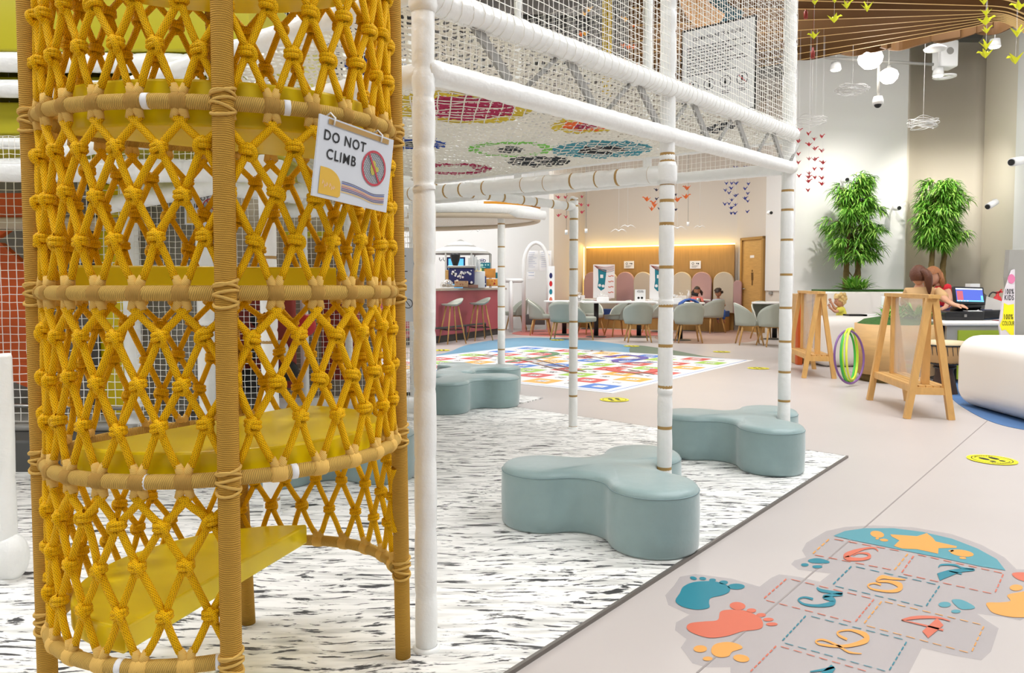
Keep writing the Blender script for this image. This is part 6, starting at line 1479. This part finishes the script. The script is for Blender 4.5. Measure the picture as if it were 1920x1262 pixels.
def shirt(parent, pel, neck, arms, mt, sc_=1.0, full=.5, name='shirt', w=1.0):
    V_ = Vector; pel, neck = V_(pel), V_(neck); nodes = [(pel, .142*sc_*w), (pel.lerp(neck, .4), (.145*sc_*w, .12*sc_)), (pel.lerp(neck, .8), (.165*sc_*w, .122*sc_)), (pel.lerp(neck, .97), .075*sc_)]; edges = [(0, 1), (1, 2), (2, 3)]
    for (sh, el_, wr, hd) in arms:
        sh, el_, wr = V_(sh), V_(el_), V_(wr); n = len(nodes); e2_ = sh.lerp(el_, full if full <= 1 else 1); nodes += [(sh, .072*sc_), (e2_, .062*sc_)]; edges += [(2, n), (n, n+1)]
    return skin(name, nodes, edges, mt, parent, 1)
def trousers(parent, pel, legs, mt, sc_=1.0):
    nodes = [(Vector(pel), .14*sc_)]; edges = []
    for (hp_, kn, an, toe) in legs: n = len(nodes); nodes += [(Vector(hp_), .1*sc_), (Vector(kn), .07*sc_), (Vector(kn).lerp(Vector(an), .85), .05*sc_)]; edges += [(0, n), (n, n+1), (n+1, n+2)]
    skin('trousers', nodes, edges, mt, parent, 1)
def seat_under(x, y, z, label):
    t = thing('stool', (x, y, 0), label, 'stool'); m = MB(); m.lathe([(.001, z-.06), (.17, z-.06), (.18, z-.02), (.16, z), (.001, z)], (x, y, 0), 20); m.build('seat', M['dark'], t); m = MB(); m.tube([(x, y, .02), (x, y, z-.05)], .03, 10); m.lathe([(.2, 0), (.2, .02), (.001, .03)], (x, y, 0), 20); m.build('column', M['steel'], t)
# woman with ponytail, seen from behind, reaching to the till
Yw = 9.3; hx = atY(1722, 516, Yw); nk = atY(1724, 541, Yw+.02); pel = (nk.x-.02, Yw-.02, .64)
shL, shR = atY(1703, 548, Yw), atY(1757, 546, Yw); elR = atY(1774, 563, Yw-.35); wrR = atY(1789, 572, 8.58); elL = (shL.x-.02, Yw+.08, .80); wrL = (shL.x+.05, Yw+.2, .74)
arms = [(shL, elL, wrL, (0.2, 1, -.1)), (shR, elR, wrR, (1, -.25, -.12))]
legs = [((pel[0]+q*.09, pel[1], .60), (pel[0]+q*.12, pel[1]-.38, .58), (pel[0]+q*.12, pel[1]-.36, .12), (pel[0]+q*.12, pel[1]-.48, .05)) for q in (-1, 1)]
pw, Mx = person('person in a beige shirt with brown ponytail, seen from behind, reaching to the till', pel, nk, hx, .107, R(170), R(4), arms, legs, M['skin'])
def pony(m): m.tube(smooth_path([hx+Vector((.0, -.09, .06)), hx+Vector((.03, -.15, .0)), hx+Vector((.05, -.15, -.12)), hx+Vector((.07, -.13, -.24))], 5), [.035, .04, .045, .046, .048, .05, .05, .048, .046, .044, .04, .034, .028, .022, .014, .006], 10)
hair(pw, hx, .107, Mx, M['hairb'], low=-.75, extra=pony); shirt(pw, pel, nk+Vector((0, 0, .02)), arms, M['beige'], 1.08, .85, w=1.12); trousers(pw, pel, legs, M['navy'])
seat_under(pel[0], pel[1], .52, 'dark stool under the person in the beige shirt')
# woman in red, leaning in
Yw = 9.85; hx = atY(1750, 517, Yw); nk = atY(1763, 537, Yw+.03); pel = (nk.x+.08, Yw+.1, .78); shL = atY(1752, 548, Yw+.12); shR = atY(1774, 540, Yw-.05)
arms = [(shL, (shL.x-.05, Yw+.2, .85), (shL.x-.1, Yw+.05, .78), (-1, -.3, 0)), (shR, atY(1781, 560, Yw-.12), atY(1772, 578, Yw-.3), (-1, -.6, -.1))]
legs = [((pel[0]-.09, pel[1], .74), (pel[0]-.1, pel[1]+.02, .44), (pel[0]-.1, pel[1]+.04, .08), (pel[0]-.15, pel[1]-.05, .04)), ((pel[0]+.09, pel[1], .74), (pel[0]+.1, pel[1]+.02, .44), (pel[0]+.1, pel[1]+.04, .08), (pel[0]+.05, pel[1]-.05, .04))]
pw, Mx = person('person in a red top with auburn hair, looking down beside the person in beige', pel, nk, hx, .108, R(-58), R(28), arms, legs, M['skin'])
def longh(m):
    for k_ in range(7):
        a = R(30+k_*24); o_ = Mx @ Vector((math.cos(a)*.085, math.sin(a)*.085, .02)); m.tube([hx+o_, hx+o_*1.15+Vector((.01, 0, -.1)), hx+o_*1.2+Vector((.02, 0, -.2))], [.03, .036, .02], 7)
hair(pw, hx, .108, Mx, M['hairr'], low=-.6, extra=longh); shirt(pw, pel, nk, arms, M['redc'], 1.0, .35); trousers(pw, pel, legs, M['navy'])
# blond child at the desk block
Yw = 10.78; hx = atY(1575, 563.5, Yw); nk = atY(1577, 575, Yw); pel = (nk.x+.02, Yw, .50); shL = atY(1572, 580, Yw+.06); shR = atY(1578, 580, Yw-.08)
arms = [(shL, atY(1564, 578, Yw), atY(1560, 569, Yw), (-.6, 0, 1)), (shR, atY(1566, 585, Yw-.12), atY(1559, 579, Yw-.1), (-.6, 0, .8))]
legs = [((pel[0], pel[1]+s_*.06, .47), (pel[0], pel[1]+s_*.07, .27), (pel[0], pel[1]+s_*.07, .05), (pel[0]-.08, pel[1]+s_*.07, .025)) for s_ in (1, -1)]
pw, Mx = person('child with short blond hair and yellow top, looking down at the left of the desk', pel, nk, hx, .083, R(-88), R(14), arms, legs, M['skin'], .6)
hair(pw, hx, .083, Mx, M['hairbl'], low=-.75, extra=lambda m: [m.ell(hx+Mx @ Vector((math.cos(i*2.4)*.07, .02+math.sin(i*2.4)*.065, .045+.04*math.sin(i*1.7))), .024, 0, 7, 5) for i in range(22)]); shirt(pw, pel, nk, arms, M['yelc'], .62, .7, w=1.15); trousers(pw, pel, legs, M['blue'], .6)
# two children at the cafe
def kid(px, py, Y, yaw, pitch, label, top, curly, seatz, r_=.088):
    hx = atY(px, py, Y); nk = hx+Vector((0, .02, -.13)); pel = (hx.x, Y+.06, nk.z-.28); s_ = .65
    arms = [((nk.x-.1, Y+.02, nk.z-.05), (nk.x-.14, Y-.06, nk.z-.18), (nk.x-.06, Y-.16, nk.z-.1), (.3, -.6, .6)), ((nk.x+.1, Y+.02, nk.z-.05), (nk.x+.14, Y-.06, nk.z-.18), (nk.x+.04, Y-.16, nk.z-.1), (-.3, -.6, .6))]
    legs = [((pel[0]+q*.06, Y+.04, pel[2]-.02), (pel[0]+q*.07, Y-.22, pel[2]-.0), (pel[0]+q*.07, Y-.24, pel[2]-.26), (pel[0]+q*.07, Y-.32, pel[2]-.28)) for q in (-1, 1)]
    pw, Mx = person(label, pel, nk, hx, r_, yaw, pitch, arms, legs, M['skind'], s_)
    def ex(m):
        if curly:
            for i in range(26): rs = random.Random(i); a, e_ = rs.uniform(0, 6.28), rs.uniform(.1, 1.4); m.ell(hx+Vector((math.cos(a)*math.cos(e_), math.sin(a)*math.cos(e_)*.9, math.sin(e_)*1.1))*r_, .028, 0, 7, 5)
        else:
            for q in (-1, 1): m.tube([hx+Mx @ Vector((q*.07, .03, 0)), hx+Mx @ Vector((q*.1, .04, -.05)), hx+Mx @ Vector((q*.11, .04, -.12))], [.03, .035, .015], 7)
    hair(pw, hx, r_, Mx, M['haird'], low=-.4, extra=ex); shirt(pw, pel, nk, arms, top, s_, .7); trousers(pw, pel, legs, M['blue'], s_); return arms
ar_ = kid(1307, 545, 17.25, R(-15), R(10), 'child with dark hair and coral top holding a phone at the cafe table', M['pinkc'], False, .5)
m = MB(); p = atY(1303, 552, 17.03); m.box(p, (.15, .012, .075), 0, Matrix.Rotation(R(10), 3, 'Y'), .005); T(m.build('phone', M['black']), 'black phone held by the child in the coral top', 'phone')
kid(1347, 549, 17.5, R(-40), R(30), 'curly haired child in a pale lilac shirt sitting on the blue bench', M['lilac'], True, .5)
# ================================================================ CEILING THINGS
# wooden fins
FZ = 4.0
def fin(P, i, dep=.42):
    m = MB(); Q = smooth_path([atZ(a, b, FZ+(.0)) for a, b in P], 6); Q = [Vector((p.x, p.y, 0)) for p in Q]; n = len(Q)
    V = []
    for k_, p in enumerate(Q):
        d = (Q[min(k_+1, n-1)]-Q[max(k_-1, 0)]).normalized(); s_ = Vector((-d.y, d.x, 0))*.012
        for (o_, z) in ((s_, FZ), (-s_, FZ), (-s_, FZ+dep), (s_, FZ+dep)): V.append(p+o_+Vector((0, 0, z)))
    b = m.add(V)
    for k_ in range(n-1):
        for j in range(4): m.face((b+k_*4+j, b+k_*4+(j+1) % 4, b+(k_+1)*4+(j+1) % 4, b+(k_+1)*4+j), 1 if j == 0 else 0)
    m.face([b+j for j in range(4)]); m.face([b+(n-1)*4+j for j in range(4)])
    return m
lv = [(-70, -40), (-40, -20), (-14, -2), (1, 12), (17, 20), (38, 25), (57, 28), (72, 31), (87, 34), (101, 37), (113, 40)]
cfin = thing('ceiling_fins', tuple(atZ(1700, 60, FZ)), 'fan of brown wooden fins hanging under the ceiling at top right', 'ceiling feature')
for i, (yl, yr) in enumerate(lv):
    nxt = [(1180, yl+(yl-yr)*.72), (1495, yl), (1700, yl+(yr-yl)*.52), (1820, yl+(yr-yl)*.85), (1870, yr), (1905, yr+6+i*.6), (1960, yr+28+i*2.0)]
    fin(nxt, i, .36).build('fin', [M['brown'], M['finlit']], cfin)
# wavy dark backing fins at the far side of the fan
for P in (((1495, 112), (1520, 112), (1570, 102), (1600, 96)), ((1570, 100), (1600, 105), (1640, 98), (1672, 90)), ((1650, 89), (1685, 95), (1740, 80), (1800, 70)), ((1745, 78), (1770, 80), (1820, 66), (1862, 52)), ((1828, 62), (1850, 66), (1875, 62), (1900, 50))):
    fin(P, 0, .3).build('fin', [M['brown'], M['brown']], cfin)
def globe(px, py, rpx, Y, label):
    p = atY(px, py, Y); r_ = rpx/1400*Y; t = thing('globe_pendant', tuple(p), label, 'pendant lamp', 'glowing round pendant lamps'); m = MB()
    m.lathe([(.001, -r_*.8), (r_*.5, -r_*.72), (r_*.9, -.3*r_), (r_, .1*r_), (r_*.85, .5*r_), (r_*.45, .78*r_), (.001, .85*r_)], tuple(p), 24); m.build('glass', M['lamp'], t)
    m = MB(); m.tube([p+Vector((0, 0, r_*.8)), (p.x, p.y, 5.26)], .008, 6); m.tube([p+Vector((0, 0, r_*.8)), p+Vector((0, 0, r_*1.1))], .025, 8); m.build('cable', M['grey'], t)
    l = bpy.data.lights.new('lamp', 'POINT'); l.energy = 12; l.shadow_soft_size = r_; l.color = (1, .95, .88); o = bpy.data.objects.new('lamp', l); o.location = p-Vector((0, 0, r_*1.6)); col.objects.link(o)
globe(1632, 111, 22, 9.6, 'larger glowing round pendant lamp under the wooden fins'); globe(1666, 143, 17, 9.8, 'smaller glowing round pendant lamp, lower right of the big one')
def cloud(px, py, wpx, hpx, Y, n, label, mt, seed):
    rs = random.Random(seed); p = atY(px, py, Y); a, b_ = wpx/2800*Y, hpx/2800*Y; t = thing('wire_cloud', tuple(p), label, 'hanging cloud', 'wire mesh clouds'); m = MB()
    for i in range(n):
        P = []; ph, k_ = rs.uniform(0, 6.28), rs.choice((3, 4, 5)); z0 = rs.uniform(-.8, .8); sq = math.sqrt(1-z0*z0)
        for j in range(36): th = 2*PI*j/36; w_ = 1+.12*math.sin(k_*th+ph); P.append(p+Vector((a*sq*w_*math.cos(th), a*.5*sq*w_*math.sin(th), b_*(z0+.25*math.sin(th*2+ph)))))
        m.tube(P, .0042, 3, closed=True)
    m.build('wire_mesh', mt, t); m = MB(); m.tube([p, (p.x, p.y, 5.26)], .003, 4); m.build('thread', M['white'], t)
cloud(1598, 168, 58, 20, 9.2, 22, 'dense white wire cloud left of the security camera', M['white'], 1)
cloud(1731, 231, 54, 26, 10.0, 11, 'thin white wire cloud over the gap between the bamboo trees', M['white'], 2)
cloud(1522, 226, 54, 24, 10.2, 6, 'faint grey wire cloud beside the tall corner pole', M['paper'], 3)
def fixture(px, py, Y, label, kind='spot', name='spotlight', target=None):
    p = atY(px, py, Y); t = thing(name, tuple(p), label, 'ceiling light'); m = MB(); q = p+Vector((0, 0, .1))
    if kind == 'spot': m.tube([q, p], [.06, .075], 14); m.build('housing', M['white'], t); m = MB(); m.tube([p-Vector((0, 0, .004)), p-Vector((0, 0, .012))], .06, 14); m.build('lens', M['lamp'], t); m = MB(); m.tube([q, (q.x, q.y, 5.26)], .008, 6); m.build('stem', M['white'], t)
    elif kind == 'disc': m.lathe([(.001, .0), (.12, .0), (.13, .02), (.06, .06), (.001, .07)], tuple(p), 24); m.build('housing', M['white'], t); m = MB(); m.lathe([(.001, -.006), (.1, -.006), (.1, 0)], tuple(p), 20); m.build('lens', M['white'], t); m = MB(); m.tube([p+Vector((0, 0, .07)), (p.x, p.y, 5.26)], .02, 8); m.build('stem', M['dark'], t)
fixture(1567, 131, 10.5, 'glowing white spotlight near the corner pole'); fixture(1759, 142, 10.5, 'glowing white spotlight right of the round lamps', 'spot')
fixture(1753, 94, 9.4, 'white dome ceiling light just under the fins', 'disc', 'dome_light'); fixture(1865, 88, 10.0, 'glowing white downlight at the right below the fins')
p = atY(1771, 141, 10.6); t = thing('ceiling_projector', tuple(p), 'white boxed ceiling unit with a round ring under it', 'ceiling unit'); m = MB(); m.box(p+Vector((.0, 0, .27)), (.24, .24, .36), 0, None, .02); m.build('box', M['wallw'], t); m = MB(); m.lathe([(.08, 0), (.15, -.01), (.15, -.03), (.08, -.03), (.08, 0)], tuple(p), 24); m.build('ring', M['white'], t)
m = MB(); m.lathe([(.001, 0), (.05, 0)], (p.x, p.y-.125, p.z+.3), 14, 0, Matrix.Rotation(PI/2, 3, 'X')); m.build('grille', M['grey'], t)
m = MB(); a, b_ = atY(1545, 108, 10.4), atY(1750, 121, 10.4); m.tube([a, b_], .02, 8); T(m.build('track_rail', M['grey']), 'thin grey track rail behind the round lamps', 'rail')
# cameras
p = atY(1646, 196, 9.7); t = thing('dome_camera', tuple(p), 'white dome security camera on a thin ceiling pole', 'security camera'); m = MB(); m.lathe([(.001, .1), (.05, .1), (.065, .05), (.065, 0), (.001, 0)], tuple(p), 18); m.build('housing', M['white'], t); m = MB(); m.ell(p, .045, 0, 12, 8); m.build('dome', M['black'], t); m = MB(); m.tube([p+Vector((0, 0, .1)), (p.x, p.y, 5.26)], .018, 8); m.build('pole', M['grey'], t)
def wallcam(px, py, Y, label, d=(-.7, -1, -.35), big=1.0):
    p = atY(px, py, Y); d = Vector(d).normalized(); t = thing('wall_camera', tuple(p), label, 'security camera', 'white cameras on the walls'); m = MB(); m.tube([p-d*.1*big, p+d*.06*big], .04*big, 12); m.build('housing', M['white'], t); m = MB(); m.tube([p+d*.06*big, p+d*.075*big], .03*big, 12); m.build('lens', M['black'], t); m = MB(); m.tube([p-d*.05, p-d*.1+Vector((.05, .12, .04))], .015, 6); m.build('bracket', M['white'], t)
wallcam(1682, 390, 12.0, 'small wall camera with black lens between the two bamboo trees', (0, -1, -.1)); wallcam(1858, 384, 10.4, 'white wall camera right of the right bamboo tree', (-1, -.4, -.5), 1.1)
wallcam(1904, 303, 8.6, 'grey and white wall lamp near the right edge', (-1, -.5, -.2), 1.2); wallcam(1585, 338, 12.0, 'small grey wall fixture peeking above the left bamboo tree', (0, -1, 0)); wallcam(1444, 399, 13.9, 'small white wall camera left of the corner pole', (0, -1, -.1), .9)
# ---- paper cranes
def crane_mesh(mt):
    m = MB(); P = [(.26, 0, .02), (-.26, 0, .02), (0, .17, .02), (0, -.17, .02), (0, 0, -.24), (.03, .52, .5), (.03, -.52, .5), (.56, 0, .5), (.72, 0, .36), (-.62, 0, .46), (0, 0, .2)]
    b = m.add([Vector(p)*.5 for p in P])
    for f in ((0, 2, 4), (0, 4, 3), (1, 4, 2), (1, 3, 4), (0, 10, 2), (0, 3, 10), (1, 2, 10), (1, 10, 3), (0, 5, 1), (0, 5, 2), (2, 5, 1), (0, 6, 1), (0, 3, 6), (3, 1, 6), (0, 2, 7), (0, 7, 3), (7, 8, 10), (1, 9, 2), (1, 3, 9)): m.face([b+i for i in f])
    o = m.build('paper_crane', mt); me = o.data; bpy.data.objects.remove(o); return me
CM = {k_: crane_mesh(mat('crane_'+k_, c_, .6)) for k_, c_ in (('yellow', S(214, 216, 30)), ('red', S(186, 40, 50)), ('blue', S(44, 60, 150)), ('orange', S(236, 112, 40)), ('rose', S(206, 66, 90)), ('amber', S(246, 180, 60)), ('navyb', S(40, 44, 80)))}
def crane(px, py, Y, spx, k_, label, group, rz=None):
    o = bpy.data.objects.new('paper_crane', CM[k_]); p = atY(px, py, Y); o.location = p; s_ = spx/1400*Y; s_ *= 1.75; o.scale = (s_, s_, s_); rz = random.uniform(0, 6.28) if rz is None else rz
    o.rotation_euler = (0, 0, rz); col.objects.link(o); T(o, label, 'paper crane', group); m = MB(); m.tube([(0, 0, .05), (0, 0, (5.26-p.z)/s_)], .0006/s_, 3, caps=False); m.build('thread', M['white'], o)
rd_s = 'small red paper crane in the cluster beside the tall corner pole'
for a in ((1498, 246), (1497, 266), (1497, 290), (1497, 306), (1516, 252), (1527, 262), (1541, 257), (1517, 272), (1528, 280), (1541, 284), (1517, 299), (1528, 300), (1543, 306), (1527, 318), (1541, 318), (1517, 326), (1498, 331), (1516, 333), (1528, 334), (1541, 335), (1516, 341), (1541, 346), (1515, 358)): crane(a[0], a[1], 9.0+random.uniform(-.4, .4), 12, 'red', rd_s, 'red paper cranes beside the corner pole')
bl_s = 'small blue paper crane in the cluster between the back rail and the oak wall'
for a in ((1362, 345), (1372, 345), (1380, 345), (1360, 358), (1371, 354), (1367, 363), (1379, 368), (1372, 376), (1359, 384), (1367, 383), (1379, 385), (1371, 391), (1371, 401), (1378, 401), (1403, 346), (1397, 355), (1402, 364), (1397, 373), (1402, 378), (1401, 398), (1362, 320), (1380, 316), (1398, 315)): crane(a[0], a[1], 11.0+random.uniform(-.4, .4), 10.5, 'blue', bl_s, 'blue paper cranes over the cafe')
for a in ((1213, 375), (1225, 382), (1222, 393), (1227, 387), (1270, 376), (1286, 370), (1288, 354)): crane(a[0], a[1], 10.5+random.uniform(-.4, .4), 15, 'orange', 'orange paper crane hanging either side of the gold-banded pole', 'orange paper cranes over the cafe')
for a in ((1231, 357), (1231, 374), (1267, 366), (1267, 394), (1236, 392)): crane(a[0], a[1], 12, 9, 'navyb', 'dark blue paper crane close to the gold-banded pole', 'dark paper cranes near the gold-banded pole')
for a in ((1047, 371), (1060, 371), (1091, 370), (1090, 385), (1103, 386), (1091, 399), (1047, 405), (1061, 408), (1048, 388)): crane(a[0], a[1], 12+random.uniform(-.4, .4), 10, 'rose', 'small rose red paper crane left of the oak wall', 'rose red paper cranes over the cafe')
for a in ((1096, 28), (1104, 20), (1143, 35), (1172, 38), (1188, 48), (1190, 10), (1098, 65), (1142, 88), (1168, 87), (1178, 90), (1187, 90), (1172, 118), (1194, 126), (1090, 66), (1165, 115)): crane(a[0], a[1], 9+random.uniform(-.5, .5), 15, 'amber' if a[1] % 3 else 'orange', 'amber paper crane seen through the upper white net', 'amber paper cranes behind the upper net')
ylab = [(1528, 6, 17, 'yellow paper crane at the top edge nearest the corner pole'), (1526, 69, 20, 'yellow paper crane lowest on the left strand under the fins'), (1565, 3, 14, 'yellow paper crane cut by the top edge, second from the pole'), (1564, 38, 24, 'yellow paper crane with tall wings under the second strand'),
        (1588, 12, 22, 'yellow paper crane hanging third along the top edge'), (1626, 17, 26, 'yellow paper crane furthest right of the left bunch'), (1845, 5, 22, 'yellow paper crane at the top of the right strand'), (1849, 26, 22, 'yellow paper crane second from the top of the right strand'),
        (1848, 42, 26, 'yellow paper crane with wide wings, third down the right strand'), (1850, 59, 20, 'yellow paper crane, fourth down the right strand'), (1849, 88, 28, 'yellow paper crane with spread wings, fifth down the right strand'), (1848, 104, 26, 'yellow paper crane lowest on the right strand'),
        (1911, 14, 26, 'yellow paper crane in the top right corner'), (1907, 64, 30, 'yellow paper crane at the right edge with long wings'), (1904, 114, 32, 'yellow paper crane lowest at the right edge'), (1372, 88, 14, 'yellow green crane seen through the net right of the rules board')]
for a, b_, s_, lb in ylab: crane(a, b_, 6.4 if a < 1700 else 6.0, s_, 'yellow', lb, 'yellow paper cranes near the fins')
for px, py, lb in ((1511, 26, 'small dark red bottle shaped ornament on the left of the fins'), (1524, 100, 'small dark red bottle shaped ornament at the lower left of the fins')):
    p = atY(px, py, 8.0); m = MB(); m.tube([(p.x, p.y, 5.26), p+Vector((0, 0, .06))], .002, 4); m.tube([p+Vector((0, 0, .06)), p+Vector((0, 0, .03)), p+Vector((0, 0, .02)), p-Vector((0, 0, .05))], [.01, .01, .022, .022], 8); T(m.build('bottle_ornament', M['dred']), lb, 'ornament')
# orange curved slide piece and dark items behind the upper right net
m = MB(); P = smooth_path([atY(1290, -20, 7.5), atY(1310, 20, 7.5), atY(1345, 48, 7.5)], 6); m.tube(P, .12, 14); T(m.build('curved_tube', mat('peach_tube', S(246, 190, 130), .5)), 'peach coloured curved tube behind the net over the rules board', 'tube')
m = MB(); P = smooth_path([atY(1335, -20, 7.7), atY(1350, 20, 7.7), atY(1385, 40, 7.7)], 6); m.tube(P, .1, 14); T(m.build('curved_tube', mat('petrol_tube', S(50, 110, 130), .5)), 'petrol blue curved tube behind the net at the top', 'tube')
